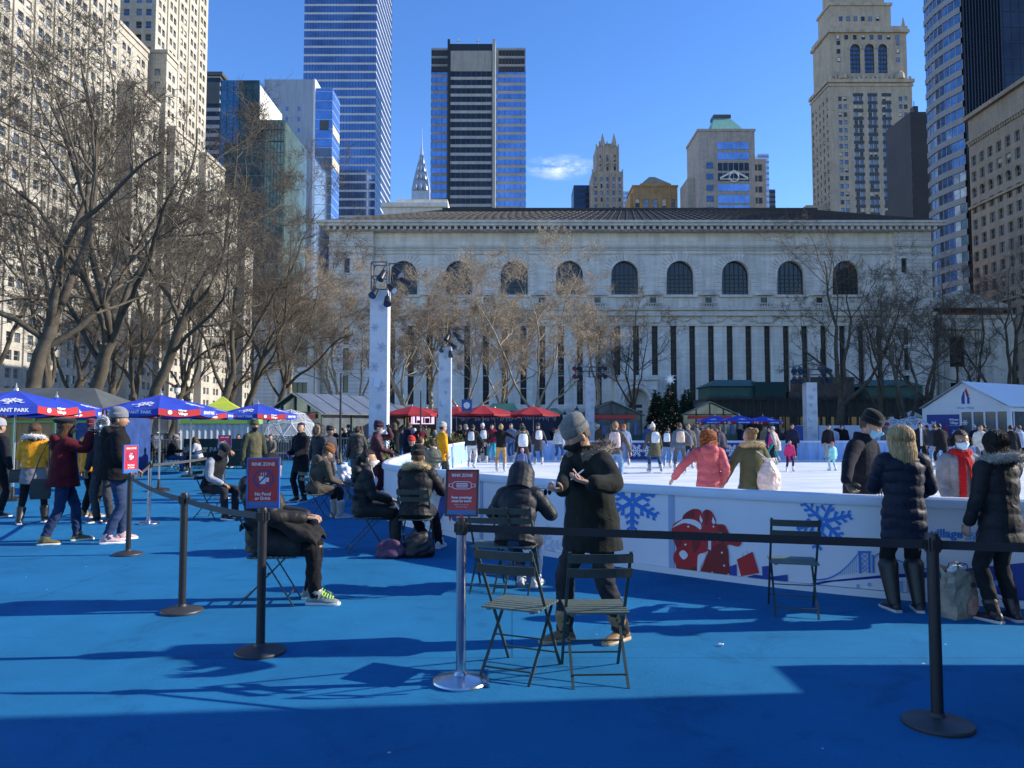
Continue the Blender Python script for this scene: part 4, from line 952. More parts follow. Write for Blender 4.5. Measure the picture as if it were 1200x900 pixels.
while x < xq-2: # garlands
    m.tube([(x+t*3.3, BY-.16, fz(369.5)-1.0*sin(pi*t)) for t in np.linspace(0,1,9)], [.10,.18,.26,.32,.34,.32,.26,.18,.10], 6); m.ell((x,BY-.14,fz(370)), .3,.2,.45, 8, 6); x += 3.45
lpart(m, 'garland_frieze', MARB2)
# pavilions at both ends
for (a, b) in ((xL, xp), (xq, xR)):
    m = MB(); c = (a+b)/2-.8 if a == xL else fx(1060.5); us = [(c-a-.55, c-a+.55)]; holes_wall(m, (a,LY-.4,0), (1,0,0), b-a, zc, us, [(fz(480),fz(466)),(fz(460),fz(440)),(fz(434),fz(408)),(fz(404),fz(384)),(fz(320),fz(303))], .6)
    m.add([(a,LY-.4,0),(a,LY-.4,zc),(a,LY+30,zc),(a,LY+30,0)], [(0,1,2,3)]); m.add([(b,LY-.4,0),(b,LY+30,0),(b,LY+30,zc),(b,LY-.4,zc)], [(0,1,2,3)])
    lpart(m, 'pavilion_wall', RUST)
    for z0, z1 in ((480,466),(460,440),(434,408),(404,384),(320,303)): w = MB(); w.box(c-.55, c+.55, LY+.1, LY+.18, fz(z0), fz(z1)); lpart(w, 'slit_window', GL_DARK)
    m = MB()
    for zz, d, h in ((fz(366),.8,.7),(fz(360),.5,.5),(fz(287),.35,.5),(fz(296),.2,.3),(fz(379),.3,.4)): m.box(a-d*.5, b+d*.5, LY-.4-d, LY-.403, zz-h, zz)
    lpart(m, 'string_course', MARB2)
# main cornice, roof
m = MB(); m.box(xL-.6, xR+.6, LY-1.0, LY+32, zc+.003, zc+.5); 
x = xL-.2
while x < xR: m.box(x, x+.55, LY-1.9, LY-1.02, zc+.05, zc+.75); x += 1.25
m.box(xL-1.8, xR+1.8, LY-2.2, LY+33, zc+.76, zc+1.3); m.box(xL-2.0, xR+2.0, LY-2.5, LY+33, zc+1.302, zc+1.75); lpart(m, 'cornice', MARB2)
m = MB(); zc2 = zc+1.76; zrf = fz(246)*1.0; a, b = xL-1.2, xR+1.2
# low hipped tile roof seen almost edge-on
yr = LY+22; zrg = CH+(yr/LY)*(fz(246.5)-CH); xa2, xb2 = xat(520, yr), xat(960, yr)
m.add([(a,LY-1.9,zc2),(b,LY-1.9,zc2),(b,LY+46,zc2),(a,LY+46,zc2),(xa2,yr,zrg),(xb2,yr,zrg)], [(0,1,5,4),(1,2,5),(2,3,4,5),(3,0,4)])
n = 70
for i in range(n):
    x = xa2+(xb2-xa2)*i/(n-1); xb_ = a+(b-a)*i/(n-1); m.bar((xb_,LY-1.88,zc2+.1),(x,yr,zrg+.1), .16, .14)
for k in range(1, 8): t = k/8; y = LY-1.9+(yr-LY+1.9)*t; z = zc2+(zrg-zc2)*t; m.bar((a+(xa2-a)*t,y,z+.06),(b+(xb2-b)*t,y,z+.06), .16, .18)
m.box(xa2-.5, xb2+.5, yr-.35, yr+.35, zrg-.1, zrg+.5); lpart(m, 'roof', LIBR)
m = MB(); y = LY+40; m.box(xat(447,y), xat(523,y), y, y+14, 20, zat(243,y)); m.box(xat(445,y), xat(524,y), y-.6, y+14.5, zat(243,y)+.002, zat(238,y)); m.box(xat(462,y), xat(523,y), y+.5, y+14, zat(238,y)+.003, zat(233,y)); lpart(m, 'attic', MARB)
# doorway in the middle
px0, px1 = fx(719), fx(768); pz = fz(446); pc = fx(744); pr_ = fx(13.5)-fx(0); psp = fz(470)
m = MB(); m.box(px0, pc-pr_, LY-2.2, BY-.3, 0, pz); m.box(pc+pr_, px1, LY-2.2, BY-.3, 0, pz)
P = [(pc+pr_*cos(t), psp+pr_*sin(t)) for t in np.linspace(pi,0,17)]
for i in range(16): m.add([(P[i][0],LY-2.2,P[i][1]),(P[i+1][0],LY-2.2,P[i+1][1]),(P[i+1][0],LY-2.2,pz),(P[i][0],LY-2.2,pz),(P[i][0],BY-.3,P[i][1]),(P[i+1][0],BY-.3,P[i+1][1])], [(0,1,2,3),(0,4,5,1)])
m.box(px0-.4, px1+.4, LY-2.7, BY-.3, pz+.002, pz+.9); m.box(px0-.2, pc-pr_-.4, LY-2.45, LY-2.202, psp-.5, psp); m.box(pc+pr_+.4, px1+.2, LY-2.45, LY-2.202, psp-.5, psp)
for rr, d in ((pr_+.35,.2),(pr_+1.1,.12)): m.tube([(pc+rr*cos(t), LY-2.25, psp+rr*sin(t)) for t in np.linspace(pi,0,18)], .28, 6)
po = lpart(m, 'portal', MARB)
w = MB(); w.box(pc-pr_, pc+pr_, BY-.29, BY-.262, 0, fz(455)); lpart(w, 'portal_back_wall', MARB2); w = MB(); w.box(pc-1.3, pc+1.3, BY-.4, BY-.3, 0, fz(474)); lpart(w, 'door', M('bronze_door', (.03,.028,.025), .5))
# low side wings
ORT = M('orange_tile_roof', (.45,.22,.11), .7, nz=(.4,.25))
for (a, b, nm) in ((fx(290), xL-.02, 'l'), (xR+.02, fx(1204), 'r')):
    c = fx(345) if nm == 'l' else fx(1135); H = fz(366); y0 = LY+4; m = MB(); zw = [(fz(472), fz(447)), (fz(428), fz(392))]
    holes_wall(m, (a,y0,0), (1,0,0), b-a, H, [(c-a-1.6, c-a+1.6)], zw, .7); m.box(a, b, y0+.8, y0+30, 0, H); lpart(m, 'wing_wall', MARB if nm == 'r' else RUST)
    for z0, z1 in zw:
        w = MB(); w.box(c-1.6, c+1.6, y0+.6, y0+.7, z0, z1)
        for i in range(4): w.box(c-1.6+1.07*i-.05, c-1.55+1.07*i, y0+.5, y0+.6, z0, z1, 1)
        lpart(w, 'wing_window', [GL_DARK, M('bronze_frame', (0,0,0))])
    v = MB()
    for sg in (-1, 1): v.box(c+sg*2.6-.5, c+sg*2.6+.5, y0-.7, y0-.003, fz(478), fz(385)); v.tube([(c+sg*3.9, y0-.9, fz(478)),(c+sg*3.9, y0-.9, fz(386))], .55, 12)
    v.box(c-5, c+5, y0-1.6, y0-.003, fz(384), fz(379)); v.box(a, b, y0-.6, y0-.004, H-.7, H)
    if nm == 'r': v.box(c-9.5, c+9.5, y0-1.4, y0-.005, fz(358), fz(354)); v.add([(c-9.5,y0-1.4,fz(354)+.01),(c+9.5,y0-1.4,fz(354)+.01),(c,y0-1.4,fz(337)),(c-9.5,y0+6,fz(354)+.01),(c+9.5,y0+6,fz(354)+.01),(c,y0+6,fz(337))], [(0,1,2),(0,2,5,3),(1,4,5,2)])
    lpart(v, 'wing_portico', MARB2)
    m = MB(); m.add([(a,y0,H+.02),(b,y0,H+.02),(b,y0+24,H+.02),(a,y0+24,H+.02),(c-3,y0+12,fz(334)),(c+3,y0+12,fz(334))], [(0,1,5,4),(1,2,5),(2,3,4,5),(3,0,4)]); lpart(m, 'wing_roof', ORT if nm == 'r' else LIBR)
# ================================================================== trees (bare plane trees)
def tubes_np(P, Rd, k):
    """P (n,m,3), Rd (n,m) -> verts, quads"""
    n, m, _ = P.shape; T = np.gradient(P, axis=1); T /= np.linalg.norm(T, axis=2, keepdims=True)+1e-9
    ref = np.zeros_like(T); vert = np.abs(T[..., 2:3]) > .85; ref[..., 2] = 1; ref = np.where(vert, np.array([1., 0, 0]), ref)
    U = np.cross(T, ref); U /= np.linalg.norm(U, axis=2, keepdims=True)+1e-9; W = np.cross(U, T)
    a = np.arange(k)*2*pi/k; V = P[:, :, None, :]+Rd[:, :, None, None]*(U[:, :, None, :]*np.cos(a)[:, None]+W[:, :, None, :]*np.sin(a)[:, None])
    idx = np.arange(n*m*k).reshape(n, m, k); nx = np.roll(idx, -1, axis=2)
    Q = np.stack([idx[:, :-1], nx[:, :-1], nx[:, 1:], idx[:, 1:]], -1).reshape(-1, 4)
    return V.reshape(-1, 3), Q
def walk(g, P0, D, L, r0, m, wander, up, taper=.35):
    n = len(P0); P = np.empty((n, m+1, 3)); P[:, 0] = P0; d = D.copy()
    for i in range(m):
        d = d+g.normal(size=(n, 3))*wander+np.array([0, 0, up]); d /= np.linalg.norm(d, axis=1, keepdims=True)
        P[:, i+1] = P[:, i]+d*(L/m)[:, None]
    return P, r0[:, None]*np.linspace(1, taper, m+1)[None]
def spawn(g, P, Rd, cnt, t0, ang, lr, rr, Lp):
    n, m, _ = P.shape; par = np.repeat(np.arange(n), cnt); N = len(par)
    t = (t0+(1-t0)*g.random(N)**.85)*(m-1.001); i = t.astype(int); f = (t-i)[:, None]
    p0 = P[par, i]*(1-f)+P[par, i+1]*f; d = P[par, i+1]-P[par, i]; d /= np.linalg.norm(d, axis=1, keepdims=True)
    q = g.normal(size=(N, 3)); q[:, 2] += .25; q -= d*(q*d).sum(1, keepdims=True); q /= np.linalg.norm(q, axis=1, keepdims=True)
    a = ang*(.7+.6*g.random(N))[:, None]; D = d*np.cos(a)+q*np.sin(a)
    r = (Rd[par, i]*(1-f[:, 0])+Rd[par, i+1]*f[:, 0])*rr; L = Lp[par]*lr*(.55+.8*g.random(N))*(1.15-.5*t/m)
    return p0, D, L, r
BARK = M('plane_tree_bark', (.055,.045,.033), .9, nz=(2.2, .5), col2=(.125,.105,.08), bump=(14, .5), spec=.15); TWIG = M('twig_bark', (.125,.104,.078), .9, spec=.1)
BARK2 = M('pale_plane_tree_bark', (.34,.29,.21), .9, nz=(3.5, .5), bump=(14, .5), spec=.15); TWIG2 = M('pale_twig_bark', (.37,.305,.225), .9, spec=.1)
def make_tree(label, H, r0, lean, seed, fork=.30, nl=4, spread=.6, dens=1., pale=False, limbs=None, tw=1., group='bare plane trees'):
    g = np.random.default_rng(seed); root = thing('plane_tree', label, 'tree', (0,0,0), 0, group)
    hf = H*fork; lean = np.array([lean[0], lean[1], 0.])
    m = 9; tt = np.linspace(0, 1, m); wob = np.cumsum(g.normal(size=(m, 3))*.05*hf/4, axis=0); wob[:, 2] = 0; wob -= wob[0]
    TP = (np.outer(tt**1.3, lean*hf)+np.outer(tt, [0, 0, hf])+wob)[None]; TR = (r0*np.array([1.35,1.08,1,.96,.92,.88,.85,.83,.8]))[None]
    if limbs is None:
        az = np.arange(nl)*2*pi/nl+g.random(nl)*.9+g.random()*6; el = np.array([spread*(.35+.8*g.random()) for _ in range(nl)]); el[0] *= .4
        D = np.stack([np.sin(el)*np.cos(az), np.sin(el)*np.sin(az), np.cos(el)], 1)+lean*.7; L = H*(1-fork)*(.75+.35*g.random(nl)); st = np.linspace(1, .72, nl)
    else:
        D = np.array([l[0] for l in limbs], float); L = np.array([l[1]*H for l in limbs]); st = np.array([l[2] for l in limbs]); nl = len(limbs)
    D /= np.linalg.norm(D, axis=1, keepdims=True)
    i = st*(m-1.001); k = i.astype(int); f = (i-k)[:, None]; P0 = TP[0][k]*(1-f)+TP[0][k+1]*f
    rl = r0*np.sort(.38+.24*g.random(nl))[::-1]
    P1, R1 = walk(g, P0, D, L, rl, 12, .13, .045, .22)
    lv = []; P, Rd, Lp = P1, R1, L
    V0, Q0 = tubes_np(TP, TR, 12); V1, Q1 = tubes_np(P1, R1, 8)
    V = np.concatenate([V0, V1]); Q = np.concatenate([Q0, Q1+len(V0)])
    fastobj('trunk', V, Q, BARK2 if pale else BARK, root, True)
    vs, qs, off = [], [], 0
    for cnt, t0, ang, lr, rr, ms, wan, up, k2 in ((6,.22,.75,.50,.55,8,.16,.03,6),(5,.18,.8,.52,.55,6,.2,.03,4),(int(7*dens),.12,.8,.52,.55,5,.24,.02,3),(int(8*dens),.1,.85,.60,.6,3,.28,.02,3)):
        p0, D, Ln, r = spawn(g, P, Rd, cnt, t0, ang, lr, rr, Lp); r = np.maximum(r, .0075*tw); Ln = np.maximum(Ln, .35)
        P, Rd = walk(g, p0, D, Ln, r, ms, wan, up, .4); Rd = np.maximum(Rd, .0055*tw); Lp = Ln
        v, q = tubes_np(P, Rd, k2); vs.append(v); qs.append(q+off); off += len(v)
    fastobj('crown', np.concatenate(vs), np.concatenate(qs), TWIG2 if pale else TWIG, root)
    return root
TL = [make_tree('t', 17, .29, (.24,.05), 101, .34, dens=1.12, limbs=[((.5,.1,1), .64, 1),((-.4,.2,1), .6, 1),((.15,-.3,1.1), .6, .9),((1.0,.3,.6), .5, .8),((-.7,-.2,.8), .45, .85)]),
      make_tree('t', 16.5, .31, (.16,-.05), 102, .33, dens=1.12, limbs=[((-.5,.1,1), .62, 1),((.35,.2,1), .64, 1),((.85,-.1,.9), .58, .95),((.1,-.4,1), .55, .9),((-.9,.3,.7), .42, .8)]),
      make_tree('t', 17, .28, (.26,0.), 103, .42, dens=1.12, limbs=[((.2,.1,1), .6, 1),((.8,.2,.85), .6, 1),((-.45,-.2,1), .55, .95),((.9,-.4,.4), .5, .75),((0,.5,1), .5, .85)]),
      make_tree('t', 16, .27, (.2,.05), 104, .3, nl=4, dens=1.1), make_tree('t', 16, .26, (.12,0.), 105, .28, nl=3, spread=.5)]
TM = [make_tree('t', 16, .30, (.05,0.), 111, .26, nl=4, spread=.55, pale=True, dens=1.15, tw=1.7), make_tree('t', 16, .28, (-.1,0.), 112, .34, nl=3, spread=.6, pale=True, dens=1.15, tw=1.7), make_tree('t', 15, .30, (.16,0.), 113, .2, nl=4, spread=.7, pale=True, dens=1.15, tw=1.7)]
TR_ = [make_tree('t', 15, .34, (0.,0.), 121, .26, nl=4, spread=.6, dens=.8, tw=1.3), make_tree('t', 15, .30, (.05,0.), 122, .14, nl=3, spread=.55, dens=.8, tw=1.3), make_tree('t', 14, .28, (-.05,0.), 123, .3, nl=4, spread=.6, dens=.8, tw=1.3)]
used = set()
def plant(proto, px, Y, rz, label, sc=1.):
    first = id(proto) not in used; used.add(id(proto)); x = xat(px, Y, 500)
    return place(proto, first, (x, Y, 0), rz, label, 'bare plane trees', sc)
for pr, px, Y, rz, sc, lb in (
    (TL[0], 14, 29, 0, 1., 'leaning plane tree with a thick dark trunk nearest the left edge'),
    (TL[1], 97, 33.5, 0, 1., 'big plane tree forking wide above the grey kiosk roof at left'),
    (TL[2], 168, 39, 0, 1., 'plane tree leaning right with a long low limb above the blue umbrella'),
    (TL[3], 248, 47, .2, 1.02, 'slanting plane tree rising behind the green and yellow canopy'),
    (TL[4], 45, 42, 1., 1.05, 'second row plane tree seen between the two biggest left trunks'),
    (TL[3], 70, 44, -.3, .9, 'double stemmed plane tree just left of the wide forking one'),
    (TL[4], 122, 50, .4, 1.05, 'slender plane tree right of the wide forking one, second row'),
    (TL[0], 196, 58, .5, .85, 'pale stemmed plane tree between the two leaning trunks over the umbrellas'),
    (TL[4], 222, 66, 2.5, 1.05, 'thin far plane tree left of the green and yellow canopy'),
    (TL[2], 283, 58, -.3, .95, 'plane tree with low branches left of the glass kiosk gable'),
    (TL[1], 318, 68, .4, .95, 'plane tree over the glass kiosk roof in front of the low library wing'),
    (TL[3], 150, 46, 1.2, 1.0, 'plane tree just behind the one leaning over the blue umbrella'),
    (TL[4], -30, 33, .3, 1.05, 'plane tree at the frame edge left of the nearest leaning trunk'),
    (TL[1], 265, 70, 1.4, .95, 'dark plane tree seen between the canopy and the glass kiosk'),
    (TM[1], 345, 78, .3, 1.05, 'pale trunked plane tree in front of the low library wing window'),
    (TM[0], 391, 84, 1.4, 1.05, 'pale plane tree left of the tallest white light column'),
    (TM[2], 412, 88, .2, 1.05, 'pale plane tree partly hidden behind the tallest white light column'),
    (TM[0], 472, 80, 0., 1., 'pale sunlit plane tree right of the tallest white light column'),
    (TM[1], 502, 88, 2.0, 1.05, 'pale plane tree behind the second white light column'),
    (TM[2], 540, 82, 0., 1., 'pale plane tree bending right beside the blue emblem banner'),
    (TM[0], 588, 90, 3.6, 1.05, 'pale plane tree behind the red umbrellas at centre'),
    (TM[2], 622, 76, .15, 1.05, 'plane tree with long arching limb behind the rightmost red umbrella'),
    (TM[1], 700, 92, 4.1, 1.05, 'plane tree standing left of the library doorway'),
    (TR_[2], 745, 90, .3, 1.1, 'bare tree between the library doorway and the fir trees'),
    (TR_[0], 985, 66, .6, 1.05, 'straight bare tree right of the light column by the dark restaurant'),
    (TR_[1], 1060, 62, .2, 1., 'forked bare tree left of the white marquee gable'),
    (TR_[2], 1088, 70, 1.9, 1.05, 'thin bare tree just behind the left corner of the white marquee'),
    (TR_[1], 1140, 76, 2.9, 1.05, 'forked bare tree behind the white marquee ridge'),
    (TR_[0], 1192, 72, 4.0, 1.05, 'bare tree behind the marquee at the right edge'),
    (TR_[0], 1030, 95, 2.2, 1.05, 'far bare tree in front of the library end bay')):
    plant(pr, px, Y, rz, lb, sc)
# decorated fir trees
FIR = M('fir_needles', (.030,.052,.028), .8, nz=(4, .5), spec=.2)
def fir(label, px, Y, H, w, seed, lights):
    x = xat(px, Y, 500); r = thing('fir_tree', label, 'tree', (x, Y, 0), 0, 'fir trees in front of the library'); g = np.random.default_rng(seed)
    t = MB(); t.tube([(0,0,0),(0,0,H*.95)], [.16,.02], 8); t.build('trunk', BARK, r)
    n = 5200; z = H*(.06+.94*(1-np.sqrt(g.random(n)))); rad = w*(1-z/H)**.85*np.sqrt(.35+.65*g.random(n))*(1+.12*np.sin(z*9)); a = g.random(n)*6.283
    c = np.stack([rad*np.cos(a), rad*np.sin(a), z], 1); d = np.stack([np.cos(a), np.sin(a), -.35+.5*g.random(n)], 1)+g.normal(size=(n,3))*.35; d /= np.linalg.norm(d, axis=1, keepdims=True)
    s = np.cross(d, g.normal(size=(n,3))); s /= np.linalg.norm(s, axis=1, keepdims=True); ln = (.20+.22*g.random(n))[:, None]; wd = .045
    V = np.stack([c-s*wd, c+s*wd, c+d*ln+s*wd*.2, c+d*ln-s*wd*.2], 1).reshape(-1, 3); Q = np.arange(n*4).reshape(-1, 4)
    fastobj('crown', V, Q, FIR, r)
    if lights:
        m = MB()
        for i in range(110):
            zz = H*(.05+.92*(1-sqrt(g.random()))); q = w*(1-zz/H)**.85*1.02; b = g.random()*6.28; m.ell((q*cos(b), q*sin(b), zz), .03, .03, .03, 5, 4)
        o = m.build('fairy_lights', M('warm_fairy_light', (.8,.6,.3), .4, emit=(1,.6,.2,.22)), r); o['kind'] = 'stuff'
    return r, H
fir('slim fir tree with warm lights left of the star topped one', 770, 62, zat(457,62), 1.05, 1, True)
r, H = fir('tallest fir tree with warm lights and a white star on top', 786, 60, zat(449,60), 1.15, 2, True)
m = MB()
for i in range(8):
    a = pi*i/8; d = np.array([cos(a), 0, sin(a)]); L = .42 if i % 2 == 0 else .28; m.bar(np.array([0,0,H+.3])-d*L, np.array([0,0,H+.3])+d*L, .05, .05)
m.build('star', M('white_star', (.85,.87,.9), .4, emit=(.8,.9,1,.05)), r)
fir('plain dark fir tree without lights right of the star topped one', 805, 63, zat(456,63), 1.2, 3, False)
# ================================================================== ground and rink
def carpet_mat():
    m = M('blue_carpet', (.019,.168,.35), .95, nz=(.8, .14), bump=(220, .5), spec=.1); nt = m.node_tree; b = nt.nodes['Principled BSDF']; src = b.inputs['Base Color'].links[0].from_socket
    tc = nt.nodes.new('ShaderNodeTexCoord'); v = nt.nodes.new('ShaderNodeTexVoronoi'); v.inputs['Scale'].default_value = 3.2; nt.links.new(tc.outputs['Object'], v.inputs['Vector'])
    lt = nt.nodes.new('ShaderNodeMath'); lt.operation = 'LESS_THAN'; lt.inputs[1].default_value = .034; nt.links.new(v.outputs['Distance'], lt.inputs[0])
    sp = nt.nodes.new('ShaderNodeSeparateColor'); nt.links.new(v.outputs['Color'], sp.inputs[0]); l2 = nt.nodes.new('ShaderNodeMath'); l2.operation = 'LESS_THAN'; l2.inputs[1].default_value = .35; nt.links.new(sp.outputs[0], l2.inputs[0])
    mu = nt.nodes.new('ShaderNodeMath'); mu.operation = 'MULTIPLY'; nt.links.new(lt.outputs[0], mu.inputs[0]); nt.links.new(l2.outputs[0], mu.inputs[1])
    n2 = nt.nodes.new('ShaderNodeTexNoise'); n2.inputs['Scale'].default_value = 90; n2.inputs['Detail'].default_value = 3; nt.links.new(tc.outputs['Object'], n2.inputs['Vector'])
    hs = nt.nodes.new('ShaderNodeHueSaturation'); rm = nt.nodes.new('ShaderNodeMapRange'); rm.inputs[3].default_value = .72; rm.inputs[4].default_value = 1.28; nt.links.new(n2.outputs['Fac'], rm.inputs[0]); nt.links.new(rm.outputs[0], hs.inputs['Value']); nt.links.new(src, hs.inputs['Color'])
    sv = nt.nodes.new('ShaderNodeTexNoise'); sv.inputs['Scale'].default_value = 1.7; sv.inputs['Detail'].default_value = 9; sv.inputs['Roughness'].default_value = .75; sv.inputs['Distortion'].default_value = 1.2; nt.links.new(tc.outputs['Object'], sv.inputs['Vector'])
    sr = nt.nodes.new('ShaderNodeValToRGB'); sr.color_ramp.elements[0].position = .30; sr.color_ramp.elements[1].position = .47; sr.color_ramp.elements[0].color = (.74,.74,.75,1); sr.color_ramp.elements[1].color = (1,1,1,1); nt.links.new(sv.outputs['Fac'], sr.inputs['Fac'])
    wv = nt.nodes.new('ShaderNodeTexBrick'); wv.inputs['Scale'].default_value = 1; wv.inputs['Brick Width'].default_value = 9; wv.inputs['Row Height'].default_value = 1.83; wv.inputs['Mortar Size'].default_value = .006; wv.inputs['Color1'].default_value = (1,1,1,1); wv.inputs['Color2'].default_value = (.93,.94,.95,1); wv.inputs['Mortar'].default_value = (.6,.6,.6,1); nt.links.new(tc.outputs['Object'], wv.inputs['Vector'])
    k1 = nt.nodes.new('ShaderNodeMix'); k1.data_type = 'RGBA'; k1.blend_type = 'MULTIPLY'; k1.inputs['Factor'].default_value = 1; nt.links.new(sr.outputs[0], k1.inputs['A']); nt.links.new(wv.outputs['Color'], k1.inputs['B'])
    k2 = nt.nodes.new('ShaderNodeMix'); k2.data_type = 'RGBA'; k2.blend_type = 'MULTIPLY'; k2.inputs['Factor'].default_value = 1; nt.links.new(hs.outputs[0], k2.inputs['A']); nt.links.new(k1.outputs['Result'], k2.inputs['B'])
    mx = nt.nodes.new('ShaderNodeMix'); mx.data_type = 'RGBA'; nt.links.new(mu.outputs[0], mx.inputs['Factor']); nt.links.new(k2.outputs['Result'], mx.inputs['A']); mx.inputs['B'].default_value = (.5,.55,.58,1)
    nt.links.new(mx.outputs['Result'], b.inputs['Base Color']); return m
gr = MB(); gr.sheet([(-1500,-200),(1500,-200),(1500,3000),(-1500,3000)], -.02); tag(gr.build('ground', M('grey_paving', (.16,.155,.15), .9, nz=(.5, .2), bump=(20,.2))), kind='structure')
cp = MB(); cp.sheet([(-45,-30),(26,-30),(26,37.5),(-4,37.5),(-45,37.5)], 0); tag(cp.build('carpet', carpet_mat()), kind='structure')
# path of the rink boards
BP = [(0,36.2),(-1.2,35.5),(-1.95,34),(-2.3,30),(-2.5,22),(-2.5,17),(-2.32,14.2),(-1.85,12.9),(-1.14,11.9),(-.40,10.75),(.435,9.79),(1.56,8.78),(2.63,7.92),(3.56,7.38),(4.43,7.04),(5.6,6.7),(7.2,6.45),(10,6.3),(20,6.3),(24,7.4),(26,10),(26.4,14),(26.4,30),(25.6,34),(23,36.2),(12,36.2)]
def catmull(P, n=24):
    P = np.array(P, float); N = len(P); out = []
    for i in range(N):
        a, b, c, d = P[(i-1) % N], P[i], P[(i+1) % N], P[(i+2) % N]
        for t in np.linspace(0, 1, n, endpoint=False): out.append(.5*((2*b)+(-a+c)*t+(2*a-5*b+4*c-d)*t*t+(-a+3*b-3*c+d)*t**3))
    return np.array(out+[out[0]])
BC = catmull(BP); BS = np.concatenate([[0], np.cumsum(np.linalg.norm(np.diff(BC, axis=0), axis=1))]); BT = BS[-1]
def bpos(s): return np.array([np.interp(s, BS, BC[:, 0]), np.interp(s, BS, BC[:, 1])])
def bfr(s):
    p = bpos(s); d = bpos(s+.05)-bpos(s-.05); d /= np.linalg.norm(d); return p, d, np.array([d[1], -d[0]])
BPX = np.array([600+F*x/y for x, y in BC]); 
lo = np.argmin(np.abs(BC[:, 1]-13.6)+100*(BC[:, 0] > 0)); hi = np.argmin(np.abs(BC[:, 0]-16)+100*(BC[:, 1] > 8))
def s_of(px): return float(np.interp(px, BPX[lo:hi], BS[lo:hi]))
ice = MB(); ice.sheet([tuple(p) for p in BC[:-1:4]], .035)
def ice_mat():
    m = M('ice', (.84,.86,.88), .35, nz=(.35, .05), spec=.5); nt = m.node_tree; b = nt.nodes['Principled BSDF']
    tc = nt.nodes.new('ShaderNodeTexCoord'); mp = nt.nodes.new('ShaderNodeMapping'); mp.inputs['Scale'].default_value = (.35, 6, 1); nt.links.new(tc.outputs['Object'], mp.inputs['Vector'])
    n = nt.nodes.new('ShaderNodeTexNoise'); n.inputs['Scale'].default_value = 1.2; n.inputs['Detail'].default_value = 8; n.inputs['Distortion'].default_value = .6; nt.links.new(mp.outputs[0], n.inputs['Vector'])
    r = nt.nodes.new('ShaderNodeValToRGB'); r.color_ramp.elements[0].position = .38; r.color_ramp.elements[1].position = .6; r.color_ramp.elements[0].color = (.56,.63,.70,1); r.color_ramp.elements[1].color = (.90,.91,.92,1)
    nt.links.new(n.outputs['Fac'], r.inputs['Fac']); nt.links.new(r.outputs[0], b.inputs['Base Color']); rr = nt.nodes.new('ShaderNodeMapRange'); rr.inputs[3].default_value = .25; rr.inputs[4].default_value = .6; nt.links.new(n.outputs['Fac'], rr.inputs[0]); nt.links.new(rr.outputs[0], b.inputs['Roughness']); return m
tag(ice.build('ice', ice_mat()), kind='structure')
PANW = M('white_board', (.74,.75,.78), .45, nz=(1.2, .06)); CAPM = M('pale_cap_rail', (.60,.66,.74), .4, nz=(2,.06)); POSTM = M('blue_grey_post', (.33,.42,.58), .5); KICK = M('white_kick_strip', (.72,.74,.76), .5)
LBLUE = M('pale_blue_board', (.30,.44,.68), .45, nz=(3, .3), stretch=(2,2,.25)); NAVY = M('navy_board', (.012,.03,.16), .45, nz=(2,.3)); BLUEP = M('blue_print', (.015,.19,.60), .5); BLUEL = M('light_blue_print', (.20,.42,.75), .5); BLUED = M('dark_blue_print', (.012,.05,.30), .5); REDP = M('red_print', (.50,.012,.018), .5, nz=(3,.15)); REDD = M('dark_red_print', (.24,.008,.012), .5); WHP = M('white_print', (.78,.78,.77), .5); FAINT = M('faint_blue_print', (.55,.61,.72), .5)
def strip(mb, s0, s1, prof, mi=0, st=.16):
    """closed profile [(offset outwards, z)] swept along the boards"""
    n = max(2, int((s1-s0)/st)+1); rings = []
    for s in np.linspace(s0, s1, n): p, d, o = bfr(s % BT); rings.append([(p[0]+o[0]*a, p[1]+o[1]*a, z) for a, z in prof])
    mb.loft(rings, mi)
def boards(label, cuts, inner, outer):
    p, d, o = bfr(((cuts[0]+cuts[-1])/2) % BT); r = thing('rink_barrier', label, 'barrier', (p[0], p[1], 0))
    for a, b in zip(cuts[:-1], cuts[1:]):
        m = MB(); strip(m, a+.004, b-.004, [(.03,.07),(.03,.865),(-.0,.865),(-.0,.07)]); m.build('board_panel', outer, r, world=True)
        m = MB(); strip(m, a+.004, b-.004, [(-.003,.07),(-.003,.865),(-.03,.865),(-.03,.07)]); m.build('inner_panel', inner, r, world=True)
        m = MB(); p, d, o = bfr(b % BT); m.obox((p[0]+o[0]*.034, p[1]+o[1]*.034, .466), (d[0]*.035, d[1]*.035, 0), (o[0]*.005, o[1]*.005, 0), (0,0,.396)); m.build('joint_strip', POSTM, r, world=True)
    m = MB(); strip(m, cuts[0], cuts[-1], [(.07,.868),(.075,.90),(.068,.945),(.045,.965),(-.045,.965),(-.068,.945),(-.075,.90),(-.07,.868)]); m.build('cap_rail', CAPM, r, smooth=R(40), world=True)
    m = MB(); strip(m, cuts[0], cuts[-1], [(.05,0),(.05,.068),(-.04,.068),(-.04,0)]); m.build('kick_strip', KICK, r, world=True)
    return r
sA, sB, sC = s_of(457), s_of(787), BS[hi]
def s_near(x, y): return float(BS[np.argmin((BC[:, 0]-x)**2+(BC[:, 1]-y)**2)])
fr = boards('white printed rink barrier curving across in front of the ice', [s_of(500), s_of(500)+(sB-s_of(500))*.36, s_of(500)+(sB-s_of(500))*.70, sB, sB+2.35, sB+4.75, sB+7.2, sB+9.6], PANW, PANW)
le = boards('sunlit pale blue rink barrier running away along the left of the ice', list(np.linspace(s_near(-1.95,34), s_of(500)-.001, 11)), LBLUE, PANW)
boards('far rink barrier with blue panels beyond the skaters', list(np.linspace(s_near(25.6,34), BT, 12))+[BT+1.5], LBLUE, PANW)
